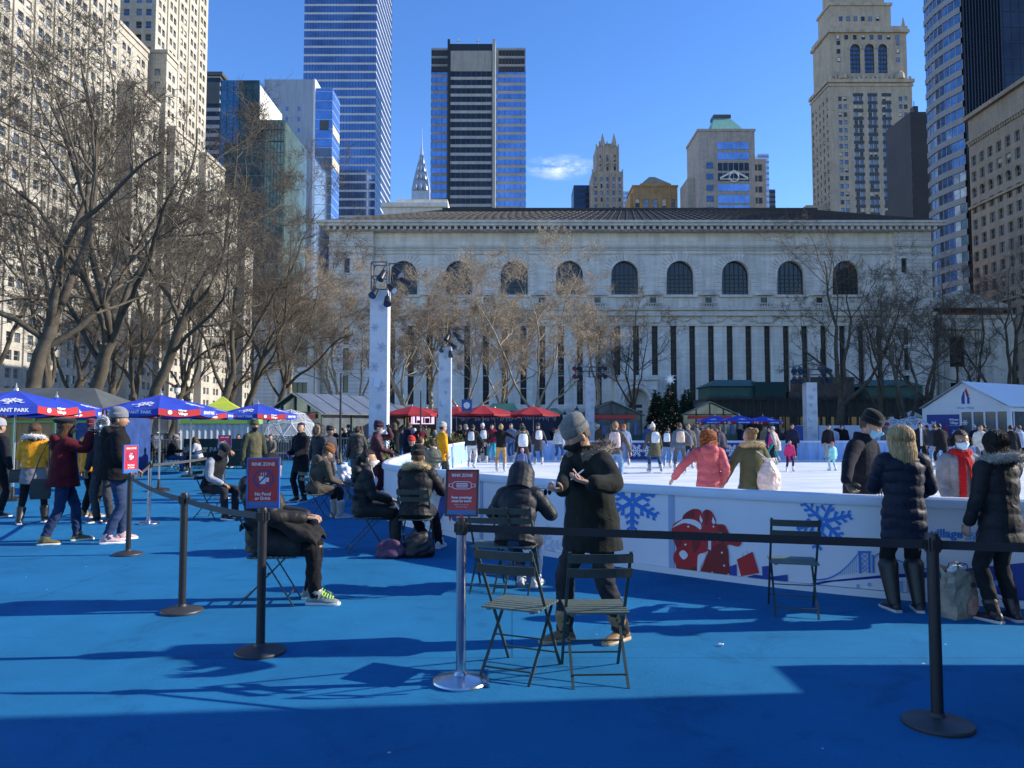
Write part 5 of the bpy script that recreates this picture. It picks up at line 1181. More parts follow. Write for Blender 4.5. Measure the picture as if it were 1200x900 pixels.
nv = thing('rink_banner', 'navy printed banner on the far rink barrier right of the centre', 'banner', (7, 35.9, 0)); m = MB(); m.box(xat(736,36), xat(770,36), 36.10, 36.15, .09, .86); m.box(xat(845,36), xat(878,36), 36.10, 36.15, .09, .86); m.build('panel', NAVY, nv, world=True)
m = MB()
for px in (746, 760, 858): 
    for pl in flake_polys(.3, .08): m.plate(pl, lambda u, v, o: (xat(px,36)+u, 36.095-o, .5+v), .004)
m.build('snowflake_print', WHP, nv, world=True)
boards('rink barrier continuing out of the frame on the right', list(np.linspace(sB+9.602, s_near(25.6,34)-.01, 12)), PANW, PANW)
# ---- printed graphics on the front boards
def bmap(px, py, off=0.):
    s = s_of(px); p, d, o = bfr(s); z = min(.862, max(.072, zat(py, p[1]))); q = .036+off
    return (p[0]+o[0]*q, p[1]+o[1]*q, z)
def decal(name, polys, mat, lift=0., parent=None):
    m = MB()
    for pl in polys:
        P = [];  # densify so that the print follows the curve
        for a, b in zip(pl, pl[1:]+pl[:1]):
            n = max(1, int(abs(b[0]-a[0])/12))
            for i in range(n): P.append((a[0]+(b[0]-a[0])*i/n, -(a[1]+(b[1]-a[1])*i/n)))
        m.plate(P, lambda u, v, o: bmap(u, -v, lift+o), .0025)
    return m.build(name, mat, parent or fr, world=True)
def Z1(l): return [(640+x/4.286, 570+y/4.286) for x, y in l]
def soft(l, n=4):
    N = len(l); A = np.array(l, float); out = []
    for i in range(N):
        a, b, c, d = A[i-1], A[i], A[(i+1) % N], A[(i+2) % N]
        for t in np.linspace(0,1,n,endpoint=False): out.append(tuple(.5*((2*b)+(c-a)*t+(2*a-5*b+4*c-d)*t*t+(3*b-a-3*c+d)*t**3)))
    return out
def Z2(l): return [(900+x/4, 570+y/4) for x, y in l]
def flake_px(cx, cy, r, w, ang, barbs=3): return [[(cx+u, cy-v) for u, v in pl] for pl in flake_polys(r, w, 6, ang, barbs)]
decal('snowflake_print', flake_px(742, 588, 33, .075, .5), BLUEP); decal('snowflake_print', flake_px(963, 611, 33, .075, .25), BLUEP, .0002); decal('snowflake_print', flake_px(1136, 630, 11, .06, .1), BLUEL); decal('snowflake_print', flake_px(636, 640, 26, .06, .1), FAINT)
pa = [(632,215),(640,190),(665,172),(690,160),(690,145),(712,125),(740,112),(770,115),(782,135),(790,165),(785,190),(790,225),(800,260),(795,300),(810,320),(765,350),(755,445),(665,440),(650,390),(640,372),(640,340),(655,310),(640,270),(632,240)]
pb = [(786,130),(805,115),(830,125),(850,165),(850,185),(890,190),(905,210),(925,245),(975,272),(960,300),(908,292),(905,350),(915,400),(905,462),(775,450),(790,380),(812,320),(797,300),(802,260),(792,225),(788,190),(792,160)]
decal('couple_print', [Z1(soft(pa)), Z1(soft(pb))], REDP, .001); decal('couple_shading', [Z1(soft(q)) for q in ([(850,290),(905,300),(912,400),(903,458),(780,447),(795,380),(815,335)], [(690,165),(690,147),(712,127),(740,114),(742,150),(720,158)], [(800,120),(812,118),(818,150),(806,190),(798,170)], [(660,400),(700,420),(752,400),(752,440),(667,436)], [(860,200),(885,200),(900,240),(880,290),(870,240)], [(650,240),(680,260),(670,300),(650,290)], [(720,230),(760,235),(770,290),(740,330),(730,280)])], REDD, .0042)
decal('couple_highlight', [Z1(soft([(636,205),(665,180),(700,162),(750,168),(778,190),(776,215),(748,196),(700,182),(660,195)])), Z1(soft([(668,335),(690,318),(712,343),(690,365)])), Z1(soft([(765,340),(800,335),(790,372),(775,395),(770,440),(757,440),(758,380)])), Z1([(775,140),(788,170),(780,185),(772,165)]), Z1([(838,150),(850,178),(842,190),(832,175)]), Z1([(812,232),(838,230),(836,250),(828,252),(826,318),(812,312),(814,255),(808,252)]), Z1([(846,232),(880,230),(879,246),(858,275),(850,268),(862,247),(846,250)])]+[Z1([(x-6,y),(x,y-6),(x+6,y),(x,y+6)]) for x, y in ((660,230),(770,240),(715,200),(880,330),(840,200),(890,395),(700,290),(830,430),(910,440))], WHP, .0046)
decal('bag_print', [Z1([(952,365),(1030,326),(1061,432),(972,465)])], REDP, .0012); decal('bag_handle_print', [Z1([(968,356),(985,314),(1000,318),(1004,338),(996,340),(992,326),(986,326),(976,354)])], WHP, .0012)
decal('skyline_print', [Z1([(915,400),(950,388),(950,468),(915,464)]), Z1([(1075,400),(1110,396),(1112,488),(1078,482)]), Z1([(1000,470),(1040,440),(1120,450),(1200,440),(1200,492),(1090,484)])], BLUED, .0005)
arc = lambda x0, y0, x1, y1, sag, w, n=14: [(x0+(x1-x0)*t, y0+(y1-y0)*t+sag*sin(pi*t)) for t in np.linspace(0,1,n)]+[(x0+(x1-x0)*t, y0+(y1-y0)*t+sag*sin(pi*t)+w) for t in np.linspace(1,0,n)]
decal('bridge_deck_print', [Z2([(60,478),(250,440),(500,414),(800,392),(1195,352),(1195,548),(1040,540),(800,520),(500,500),(200,470)])], BLUED, .0005)
decal('bridge_print', [Z2([(408,305),(420,305),(420,405),(408,405)]), Z2([(452,305),(462,305),(462,402),(452,402)]), Z2([(405,300),(466,300),(466,310),(405,310)]), Z2([(470,318),(480,318),(480,402),(470,402)]), Z2([(534,318),(545,318),(545,400),(534,400)]), Z2(arc(478,330,538,330,-22,7))]+[Z2([(420,y),(424,y),(452,y+24),(448,y+24)]) for y in (312,336,360,376)]+[Z2([(448,y),(452,y),(424,y+24),(420,y+24)]) for y in (312,336,360,376)]+[Z2(arc(200,432,408,308,38,7)), Z2(arc(545,322,900,360,40,5))], BLUEP, .0014)
decal('bridge_cable_print', [Z2([(x,430-(x-240)*.12-8),(x+2,430-(x-240)*.12-8),(x+2,420-(x-200)*.55+30*sin(pi*(x-200)/208)+10),(x,420-(x-200)*.55+30*sin(pi*(x-200)/208)+10)]) for x in range(270,405,9)]+[Z2([(x,348+30*sin(pi*(x-545)/355)),(x+2,348+30*sin(pi*(x-545)/355)),(x+2,408-(x-545)*.09),(x,408-(x-545)*.09)]) for x in range(556,860,10)], BLUEL, .0012)
decal('bridge_pier_print', [Z2([(395,455),(408,455),(408,500),(395,498)]), Z2([(592,440),(606,440),(606,512),(592,510)]), Z2([(1010,440),(1060,436),(1060,460),(1010,462)])]+[Z2([(454+10*cos(a),456+10*sin(a)) for a in np.linspace(0,2*pi,12,endpoint=False)]), Z2([(1050+9*cos(a),400+10*sin(a)) for a in np.linspace(0,2*pi,12,endpoint=False)])], BLUEL, .0036)
def btext(name, s, px, py, size, mat, al='CENTER'):
    s0 = s_of(px); p, d, o = bfr(s0); z0 = zat(py, p[1]); m = MB()
    def fn(u, v):
        p, d, o = bfr(s0+u); return (p[0]+o[0]*.040, p[1]+o[1]*.040, z0+v)
    text(s, size, fn, m, align=al, bold=.004); m.build(name, mat, fr, world=True)
btext('lettering', 'Winter Village', 566, 598, .10, BLUED); btext('lettering', 'village', 1104, 625, .105, BLUEP, 'CENTER')
em = [[(527+u*11, 594-v*19) for u, v in pl] for pl in ([(-.1,-.2),(-.9,-.9),(-1,-.2),(-.75,.5),(-.3,.95),(-.1,1)], )]; decal('emblem_print', em, BLUED, .001)
decal('emblem_print', [[(527+u*11, 594-v*19) for u, v in [(-.05,1),(.15,1.5),(.3,.9),(.5,-.5),(.3,-.9),(.05,-.2)]]], REDP, .0012); decal('emblem_print', [[(527+u*11, 594-v*19) for u, v in [(.35,.8),(.7,.5),(1,-.2),(.9,-.9),(.55,-.8),(.5,-.2)]]], BLUED, .001)
# ================================================================== bistro chairs
CHG = M('green_chair_paint', (.035,.052,.045), .45, nz=(20,.15), coat=.1); CHD = M('backlit_chair_paint', (.025,.04,.035), .45, nz=(20,.15)); SEATC = M('green_slat_paint', (.095,.125,.105), .5, nz=(30,.2))  # back slats carry a darker paint for their back-lit shade
def make_chair():
    r = thing('bistro_chair', 'c', 'chair', (0,0,0), 0, 'green folding bistro chairs')
    m = MB()
    for i in range(8): y = -.165+i*.048; m.box(-.2, .2, y-.019, y+.019, .440-.006*abs(i-3.5)/3.5, .452-.006*abs(i-3.5)/3.5)
    m.box(-.165,-.14,-.18,.185,.424,.4335); m.box(.14,.165,-.18,.185,.424,.4335); m.xf(Matrix.Rotation(pi/2, 4, 'Z') if False else Matrix.Identity(4)); m.build('seat', SEATC, r)
    for z, y in ((.80,-.278),(.705,-.246)):
        m = MB(); P = [(x, y-.018*(1-(x/.2)**2), z) for x in np.linspace(-.205,.205,9)]
        for a, b in zip(P[:-1], P[1:]): m.bar(a, b, .014, .055)
        m.build('back_slat', CHD, r)
    for sg in (-1, 1):
        m = MB(); x = sg*.192; m.bar((x,.235,0),(x,-.285,.84), .019, .010); m.build('front_leg', CHG, r)
        m = MB(); x = sg*.172; m.bar((x,-.27,0),(x,.155,.44), .018, .010); m.build('rear_leg', CHG, r)
    for q, w_, t in (((.185,.095),.19,.010),((-.215,.07),.17,.010),((-.06,.24),.17,.009)): m = MB(); m.bar((-w_,*q),(w_,*q), t); m.build('crossbar', CHG, r)
    return r
chair0 = make_chair(); chn = [0]
def chair(px, py, face, label, dx=0, dy=0):
    x, y = G(px, py); o = place(chair0, chn[0] == 0, (x+dx, y+dy, 0), R(face), label, 'green folding bistro chairs'); chn[0] += 1; return o
def chair_at(x, y, face, label):
    o = place(chair0, chn[0] == 0, (x, y, 0), R(face), label, 'green folding bistro chairs'); chn[0] += 1; return o
chair(610, 786, -24, 'empty green bistro chair turned right, beside the chrome stanchion'); chair(697, 791, 2, 'empty green bistro chair seen squarely from behind, by the standing man'); chair(930, 716, -14, 'empty bistro chair standing alone against the red couple and bridge print')
# ================================================================== belt stanchions
BLK = M('black_powder_coat', (.018,.018,.02), .38, nz=(30,.2), bump=(150,.1)); BASEB = M('black_base_cover', (.034,.034,.036), .5, nz=(9,.25)); CHROME = M('brushed_chrome', (.62,.63,.65), .22, metal=1., nz=(4,.08), stretch=(8,8,.3)); BELT = M('black_webbing', (.022,.022,.025), .75, bump=(240,.4)); BELTG = M('grey_webbing', (.06,.062,.068), .75, bump=(240,.4))
STN = []
def stanchion(px, py, label, chrome=False):
    x, y = G(px, py); r = thing('stanchion', label, 'stanchion', (x,y,0), 0, 'belt barrier stanchions'); a, b = (CHROME, CHROME) if chrome else (BLK, BASEB)
    m = MB(); m.lathe([(0,0),(.178,0),(.18,.012),(.175,.022),(.10,.042),(.045,.052),(.034,.07),(.0,.07)], k=48); m.build('base', b, r, smooth=R(30))
    m = MB(); m.lathe([(.0,.04),(.0315,.05),(.0315,.93),(0,.93)], k=24); m.build('post', a, r, smooth=R(40))
    m = MB(); m.lathe([(0,.93),(.037,.931),(.037,1.02),(.033,1.035),(0,1.036)], k=20); m.box(-.046,.046,-.017,.017,.945,1.0); m.box(-.017,.017,-.046,.046,.9455,1.001)
    for i in range(4): a_ = pi/4+i*pi/2; m.box(.034*cos(a_)-.006,.034*cos(a_)+.006,.034*sin(a_)-.006,.034*sin(a_)+.006,.935,1.015)
    m.build('belt_head', BLK, r, smooth=R(30)); STN.append(r); return r
def belt(a, b, mat=BELT, sag=.02):
    p, q = np.array(a.location), np.array(b.location if hasattr(b, 'location') else b); d = (q-p); L = np.linalg.norm(d[:2]); d = d/np.linalg.norm(d); m = MB(); n = 14; pr = None; nrm_ = np.array([d[1], -d[0], 0])*.0012
    pts = [(p+d*(.04+(L-.08)*t)+np.array([0,0,.972-sag*4*t*(1-t)])-p) for t in np.linspace(0,1,n)]
    m.loft([[c+nrm_+np.array([0,0,-.024]), c-nrm_+np.array([0,0,-.024]), c-nrm_+np.array([0,0,.024]), c+nrm_+np.array([0,0,.024])] for c in pts]); m.build('belt', mat, a)
s1 = stanchion(150, 650, 'black stanchion with an edge on sign beside the man in the grey beanie'); s2 = stanchion(213, 717, 'black stanchion without a sign left of the slouching seated person'); s3 = stanchion(305, 765, 'black stanchion topped by the red no food or drink sign'); s4 = stanchion(540, 800, 'chrome stanchion topped by the red face covering sign', True); s5 = stanchion(1099, 850, 'black stanchion nearest the camera at lower right'); s6 = stanchion(174, 614, 'slim silver stanchion standing behind the grey beanie man', True); s7 = stanchion(262, 584, 'silver stanchion with a small red sign behind the man in the vest', True)
belt(s1, s2, BELTG, .03); belt(s2, s3, BELTG, .02); belt(s4, s5, BELT, .0); belt(s5, (G(1420, 880)[0], G(1420,880)[1], 0), BELT, .0); belt(s6, s7, BELTG, .02); belt(s1, s6, BELTG, .03)
SIGNR = M('red_sign_print', (.58,.02,.032), .35, nz=(2,.08)); SIGNB = M('blue_sign_print', (.03,.16,.38), .4); SIGNN = M('navy_sign_print', (.02,.05,.22), .4); SFR = M('blue_sign_frame', (.05,.13,.45), .4)
def sign(st, w, h, rz, kind, frame, lift=.02, tilt=0.):
    e = bpy.data.objects.new('sign', None); COL.objects.link(e); e.parent = st; e.location = (0,0,1.03+lift); e.rotation_euler = (tilt,0,rz); e.empty_display_size = .1
    # sign board itself is the mesh part, its print and frame are sub-parts
    bpy.data.objects.remove(e); m = MB(); Mx = Matrix.Translation((0,0,1.03+lift)) @ Matrix.Rotation(rz, 4, 'Z') @ Matrix.Rotation(tilt, 4, 'X')
    m.box(-w/2+.012, w/2-.012, -.006, .006, .012, h-.012); m.box(-.012,.012,-.012,.012,-lift-.005,.0115); b = m.xf(Mx).build('sign_board', SIGNR, st)
    m = MB(); t = .012
    m.box(-w/2,-w/2+t,-.011,.011,0,h); m.box(w/2-t,w/2,-.011,.011,0,h); m.box(-w/2+t,w/2-t,-.011,.011,0,t-.001); m.box(-w/2+t,w/2-t,-.011,.011,h-t+.001,h); m.xf(Mx).build('sign_frame', frame, b)
    m = MB(); m.box(-w/2+.013, w/2-.013, -.0085, -.0065, .0125, h*.13); m.xf(Mx).build('sign_footer', SIGNB, b)
    fn = lambda cx, cy: (lambda u, v: tuple(Mx @ Vector((cx+u, -.0095, cy+v))))
    pf = lambda cx, cy: (lambda u, v, o: tuple(Mx @ Vector((cx+u, -.0072-o, cy+v))))
    W = MB(); text('RINK ZONE', h*.085, fn(0, h*.87), W, bold=.001)
    if kind == 'food':
        text('No Food', h*.085, fn(0,h*.28), W, bold=.001); text('or Drink', h*.085, fn(0,h*.195), W, bold=.001)
        K = MB(); c = (0, h*.58); rr = h*.20
        ring = lambda r0, r1, a0, a1, n: [(r1*cos(t), r1*sin(t)) for t in np.linspace(a0,a1,n)]+[(r0*cos(t), r0*sin(t)) for t in np.linspace(a1,a0,n)]
        K.plate(ring(rr*.86, rr, 0, pi, 20), pf(*c), .0022); K.plate(ring(rr*.86, rr, pi, 2*pi, 20), pf(*c), .0022)
        W.plate([(-rr*.32,-rr*.5),(rr*.22,-rr*.5),(rr*.32,rr*.25),(-rr*.42,rr*.25)], pf(*c), .001); W.plate([(rr*.3,-rr*.3),(rr*.55,-rr*.3),(rr*.58,rr*.12),(rr*.34,rr*.12)], pf(*c), .0009)
        for q in (-.25,-.03,.19): W.plate([(rr*q,rr*.34),(rr*(q+.07),rr*.34),(rr*(q+.12),rr*.62),(rr*(q+.05),rr*.62)], pf(*c), .001)
        K.plate([(-rr*.66,-rr*.56),(-rr*.56,-rr*.66),(rr*.66,rr*.56),(rr*.56,rr*.66)], pf(*c), .0022); K.build('ban_symbol', SIGNN, b)
    else:
        text('Face coverings', h*.075, fn(0,h*.40), W, bold=.001); text('must be worn', h*.075, fn(0,h*.325), W, bold=.001); text('while in the rink area', h*.036, fn(0,h*.25), W); text('and while skating', h*.036, fn(0,h*.205), W)
        hw, hh = w*.30, h*.085; rounded = lambda a, b: [(a*(abs(cos(t))**.45)*np.sign(cos(t)), b*(abs(sin(t))**.6)*np.sign(sin(t))) for t in np.linspace(0,2*pi,36,endpoint=False)]
        o, i = rounded(hw, hh), rounded(hw*.93, hh*.84); n = len(o)
        for k in range(n): W.plate([o[k], o[(k+1)%n], i[(k+1)%n], i[k]], pf(0,h*.66), .001)
        for q in (-.42,0,.42): W.plate([(-hw*.48,hh*(q-.11)),(hw*.48,hh*(q-.11)),(hw*.48,hh*(q+.11)),(-hw*.48,hh*(q+.11))], pf(0,h*.66), .001)
        for sg in (-1,1):
            a = [(sg*hw*x, hh*y) for x, y in ((.92,.5),(1.35,.35),(1.35,-.4),(.92,-.55),(.92,-.42),(1.27,-.3),(1.27,.25),(.92,.38))]; W.plate(a, pf(0,h*.66), .001)
            W.plate([(sg*hw*.48,hh*.53),(sg*hw*.55,hh*.53),(sg*hw*.55,-hh*.53),(sg*hw*.48,-hh*.53)], pf(0,h*.66), .001)
    W.build('lettering', WHP, b)
sign(s3, .235, .365, R(4), 'food', SFR, .0, 0); sign(s4, .215, .30, R(-6), 'mask', BLK, .015, R(-8)); sign(s7, .29, .40, R(12), 'food', SFR, .0, 0); sign(s1, .24, .36, R(73), 'food', SFR, -.0, 0)
# ================================================================== umbrellas
UBL = M('blue_canvas', (.018,.05,.40), .75, nz=(3,.15), bump=(90,.2)); URD = M('red_canvas', (.42,.014,.02), .75, nz=(3,.15), bump=(90,.2)); URD2 = M('dark_red_canvas', (.30,.010,.016), .75, nz=(3,.2), bump=(90,.2)); ALU = M('umbrella_pole_metal', (.45,.45,.46), .35, metal=.8); WOODP = M('umbrella_pole_wood', (.35,.2,.1), .5, nz=(10,.2))
def make_umbrella(name, red=False, Rr=1.32, top=2.42, eave=2.06, val=.155):
    r = thing(name, 'u', 'umbrella', (0,0,0)); main = URD2 if red else UBL; nS = 8; K = 6
    m = MB(); m.lathe([(0,0),(.26,0),(.26,.06),(.05,.09),(.03,.3),(0,.3)], k=20); m.build('base', BLK, r)
    m = MB(); m.tube([(0,0,.1),(0,0,top+.08)], .022, 10); m.build('pole', ALU, r)
    for i in range(nS):
        a0, a1 = 2*pi*i/nS, 2*pi*(i+1)/nS; q = MB(); g = []
        for j in range(K+1):
            t = j/K; row = []
            for k in range(5):
                f = k/4; x = Rr*t*(cos(a0)*(1-f)+cos(a1)*f); y = Rr*t*(sin(a0)*(1-f)+sin(a1)*f); z = top-(top-eave)*(t**1.15)-.05*sin(pi*f)*t; row.append((x,y,z))
            g.append(row)
        V = [p for row in g for p in row]; V2 = [(x,y,z-.006) for x,y,z in V]; n = len(V)
        fs = [(j*5+k, (j+1)*5+k, (j+1)*5+k+1, j*5+k+1) for j in range(K) for k in range(4)]; q.add(V+V2, fs+[tuple(x+n for x in f[::-1]) for f in fs]); q.build('canopy_panel', main, r, smooth=True)
        rd = (i % 2 == 0) and not red; v = MB(); e0, e1 = g[-1][0], g[-1][-1]; nx, ny = cos((a0+a1)/2), sin((a0+a1)/2)
        E = g[-1]; low = [(x*1.005, y*1.005, z-val) for x,y,z in E]
        v.add(E+low+[(x-nx*.006,y-ny*.006,z) for x,y,z in E+low], [(k, k+5, k+6, k+1) for k in range(4)]+[(k+11, k+16, k+15, k+10) for k in range(4)]); vo = v.build('valance', URD if rd else main, r)
        c = np.array([(E[0][0]+E[-1][0])/2+nx*.004, (E[0][1]+E[-1][1])/2+ny*.004, E[0][2]-val*.62]); ux = np.array([-ny, nx, 0]); zc = (E[0][2]-val*.55)
        if not red:
            w = MB(); fn = lambda u, v_: tuple(c+ux*u+np.array([nx,ny,0])*.012+np.array([0,0,v_]))
            if rd: text('Winter', .07, lambda u, v_: fn(u+.06, v_+.045), w, bold=.003); text('Village', .085, lambda u, v_: fn(u+.07, v_-.035), w, bold=.004); w.add([fn(-.24+.055*cos(t), .055*sin(t)) for t in np.linspace(0,2*pi,12,endpoint=False)], [tuple(range(12))])
            else: text('BRYANT PARK', .105, fn, w, bold=.004)
            w.build('lettering', WHP, vo)
            if not rd:
                w = MB(); am = (a0+a1)/2; ds = np.array([cos(am), sin(am), 0]); sl = (top-eave)/Rr; nrm2 = nrm([cos(am)*sl, sin(am)*sl, 1]); base = np.array([0,0,top-(top-eave)*.66**1.15-.045*.66])+ds*Rr*.66*cos(pi/nS); dn = nrm(np.array([ds[0], ds[1], -sl]))
                for pl in flake_polys(.30, .06, 6, .3, 2): w.plate(pl, lambda u, v_, o: tuple(base+ux*u-dn*v_+nrm2*(.012+o)), .003)
                w.build('snowflake_print', WHP, r)
        m = MB(); m.bar((0,0,top-.45),(Rr*.55*cos(a0),Rr*.55*sin(a0),top-(top-eave)*.5-.03), .012); m.bar((0,0,top-.02),(Rr*.985*cos(a0),Rr*.985*sin(a0),eave-.005), .014); m.build('rib', ALU, r)
    m = MB(); m.lathe([(.05,top),(.04,top+.05),(.012,top+.07),(.01,top+.16),(0,top+.17)], k=10); m.build('finial', ALU, r); return r
ub = make_umbrella('blue_umbrella'); gU = 'blue printed umbrellas'
def um(p, first, px, Y, rz, label, g, sc=1.): return place(p, first, (xat(px,Y,490), Y, 0), rz, label, g, sc)
um(ub, True, 188, 19.5, R(-67.5), 'blue umbrella with a red flap directly above the grey beanie man', gU); um(ub, False, 224, 25, R(-60), 'blue umbrella half hidden behind the one above the grey beanie man', gU); um(ub, False, 302, 27, R(-72), 'blue umbrella in front of the clear dome and glass kiosk', gU); um(ub, False, 18, 17.0, R(-40), 'nearest blue umbrella with a red flap cut by the left edge', gU, 1.0); um(ub, False, 66, 21, R(-62), 'blue umbrella just behind the nearest one at the left edge', gU)
for px, Y, rz, lb in ((838, 48, 0, 'leftmost of the three far blue umbrellas beside the fir trees'), (866, 46, 20, 'middle one of the three far blue umbrellas'), (894, 49, 40, 'rightmost of the three far blue umbrellas, above the green hooded skater')): um(ub, False, px, Y, R(rz), lb, gU, .95)
ur = make_umbrella('red_umbrella', True, 1.85, 2.95, 2.42, .12); gR = 'red umbrellas of the food stalls'
um(ur, True, 483, 49, 0, 'red umbrella over the pink screen, right of the tallest white column', gR); um(ur, False, 500, 55, .3, 'red umbrella partly behind the one over the pink screen', gR); um(ur, False, 535, 50, .2, 'red umbrella under the blue emblem banner', gR); um(ur, False, 566, 48, .4, 'red umbrella at centre left of the green awning', gR); um(ur, False, 580, 54, .1, 'red umbrella peeking out behind the centre one', gR); um(ur, False, 625, 50, .3, 'rightmost of the red umbrellas beside the navy screen wall', gR)
# ================================================================== light columns
ICEC = M('frosted_column_panel', (.52,.55,.60), .5, nz=(1.1,.16), bump=(3,.2)); TRUSS = M('dark_truss', (.10,.10,.11), .4, metal=.6); LAMPB = M('black_lamp_body', (.02,.02,.022), .4)
def light_column(label, px, Y, ztop, w, bar):
    x = xat(px, Y, 490); r = thing('light_column', label, 'light column', (x,Y,0), 0, 'frosted light columns round the rink'); h = w/2; zc = ztop-(.9 if not bar else .75)
    m = MB(); m.box(-h,h,-h,h,0,zc); m.build('column', ICEC, r); m = MB(); m.box(-h-.03,h+.03,-h-.03,h+.03,0,.25); m.build('foot', GREYC, r)
    m = MB(); rr = random.Random(int(px))
    for i in range(9):
        cx, cz, s_ = rr.uniform(-h*.6,h*.6), zc*(i+.6)/9.5, rr.uniform(.10,.18)
        for pl in flake_polys(s_, .09, 6, rr.random()): m.plate(pl, lambda u, v, o: (min(h,max(-h,cx+u)), -h-.004-o, cz+v), .002)
    m.build('snowflake_print', M('dusty_blue_print', (.40,.44,.55), .6), r)
    m = MB(); m.box(-h*.5,h*.2,-h-.02,-h-.003,zc*.48,zc*.53); m.build('access_panel', FAINT, r)
    m = MB(); a = h*.9
    if not bar:
        for sx in (-1,1):
            for sy in (-1,1): m.tube([(sx*a,sy*a,zc),(sx*a,sy*a,ztop)], .022, 6, caps=True)
        for z in (zc+.02,(zc+ztop)/2,ztop):
            for q in (((-a,-a),(a,-a)),((a,-a),(a,a)),((a,a),(-a,a)),((-a,a),(-a,-a))): m.tube([(*q[0],z),(*q[1],z)], .018, 5)
        m.tube([(-a,-a,zc),(a,-a,ztop)], .014, 5); m.tube([(a,-a,zc),(a,a,ztop)], .014, 5); m.tube([(a,0,ztop),(a+.75,0,ztop)], .02, 5); sp = [((.15,-.5,ztop-.45),(-.3,-.5,-.75)),((.55,-.35,ztop-.30),(.6,-.3,-.6)),((.40,-.45,ztop-.85),(.5,-.5,-.5)),((-.1,-.5,ztop-1.0),(-.2,-.6,-.6)),((.75,.1,ztop-.55),(.8,.1,-.45)),((.3,-.5,ztop-1.25),(.1,-.6,-.7))]
    else:
        wd = bar; m.tube([(-wd,0,ztop),(wd,0,ztop)], .035, 6); m.tube([(-wd,0,ztop-.3),(wd,0,ztop-.3)], .035, 6); m.tube([(0,0,zc),(0,0,ztop)], .06, 6); sp = [((q*wd,-.15,ztop-z),(q*.3,-.8,-.5)) for q in (-.95,-.6,.6,.95) for z in (.0,.55)]
    m.build('truss', TRUSS, r)
    for c, d in sp:
        q = MB(); c = np.array(c); d = nrm(d); k = 1.0 if not bar else 1.35; q.tube([c-d*.17*k, c-d*.10*k, c+d*.02*k, c+d*.22*k], [.05*k,.085*k,.095*k,.125*k], 12); q.bar(c, (c[0], c[1]+.1, c[2]+.22), .03); so_ = q.build('spotlight', LAMPB, r, smooth=R(40)); l = MB(); l.tube([c+d*.221*k, c+d*.235*k], [.10*k,.10*k], 12); l.build('lens', GL_MID, so_)
light_column('tallest frosted light column with a truss of black lamps left of the rink', 444.5, 24.4, zat(309,24.4), .56, 0); light_column('second frosted light column beyond the left rink barrier', 521.5, 38.6, zat(386,38.6), .62, 0); light_column('slim far light column with lamp bar in front of the library doorway', 691, 52, zat(430,52), .58, 1.0); light_column('frosted light column with four lamp clusters in front of the dark restaurant', 949.5, 43, zat(433,43), .60, .95)
# ================================================================== kiosks, tents
GSTEEL = M('green_steel', (.035,.075,.05), .45, nz=(6,.2)); KGL = M('kiosk_glass', (.16,.18,.19), .12, metal=.35, nz=(1.5,.3)); KROOF = M('kiosk_roof_glass', (.20,.22,.24), .25, metal=.4, nz=(1.2,.2)); WOODW = M('brown_board_wall', (.50,.24,.09), .7, nz=(2.5,.3), stretch=(6,6,.4)); LIME = M('lime_green_steel', (.20,.38,.08), .5)
def gable_kiosk(label, x, y, rz, w, d, h, rise, walls=KGL, frame=GSTEEL, roof=KROOF, goods=True):
    r = thing('market_kiosk', label, 'kiosk', (x,y,0), rz, 'glass market kiosks'); hw = w/2; ov = .25
    m = MB(); m.box(-hw+.05,hw-.05,.05,d-.05,0,.9); m.build('counter_wall', GSTEEL, r)
    m = MB(); m.box(-hw+.06,hw-.06,.06,d-.06,.902,h); m.add([(-hw+.06,.06,h),(hw-.06,.06,h),(0,.06,h+rise-.06),(-hw+.06,d-.06,h),(hw-.06,d-.06,h),(0,d-.06,h+rise-.06)], [(0,1,2),(5,4,3)]); m.build('glazing', walls, r)
    m = MB(); sl = rise/hw
    for sg in (-1,1): m.add([(0,-ov,h+rise),(sg*(hw+ov),-ov,h-ov*sl),(sg*(hw+ov),d+ov,h-ov*sl),(0,d+ov,h+rise),(0,-ov,h+rise+.05),(sg*(hw+ov),-ov,h-ov*sl+.05),(sg*(hw+ov),d+ov,h-ov*sl+.05),(0,d+ov,h+rise+.05)], [(0,1,2,3),(7,6,5,4),(0,4,5,1),(1,5,6,2),(2,6,7,3)])
    m.build('roof', roof, r); m = MB()
    for yy in (0.,d):
        for q in np.linspace(-hw,hw,5): m.box(q-.04,q+.04,yy-.04,yy+.04,0,h+rise*(1-abs(q)/hw)-.02)
        m.bar((-hw,yy,h),(hw,yy,h),.08,.1); m.bar((-hw-ov,yy-.05,h-ov*sl),(0,yy-.05,h+rise),.07,.12); m.bar((0,yy-.05,h+rise),(hw+ov,yy-.05,h-ov*sl),.07,.12); m.bar((-hw,yy,.9),(hw,yy,.9),.06,.08)
    for sg in (-1,1):
        for yy in np.linspace(0,d,4): m.box(sg*hw-.035,sg*hw+.035,yy-.035,yy+.035,0,h)
        m.bar((sg*hw,0,h),(sg*hw,d,h),.08,.1)
        for yy in np.linspace(0,d,6): m.bar((0,yy,h+rise+.06),(sg*(hw+ov),yy,h-ov*sl+.06),.03,.03)
    m.build('frame', frame, r)
    if goods:
        g = random.Random(int(abs(x)*10)); m = MB(); m.box(-hw*.8,hw*.8,-.06,-.045,h-.35,h-.08); m.build('fascia_sign', SIGNR, r)
        for i in range(7): m = MB(); q = -hw*.8+hw*1.6*i/6; m.box(q-.14,q+.14,-.02,.055,1.0+.1*g.random(),1.5+.5*g.random()); m.build('goods', M('goods_%d' % (i % 4), [(.4,.1,.08),(.5,.45,.3),(.1,.15,.3),(.35,.22,.1)][i % 4], .7, nz=(8,.5)), r)
    return r
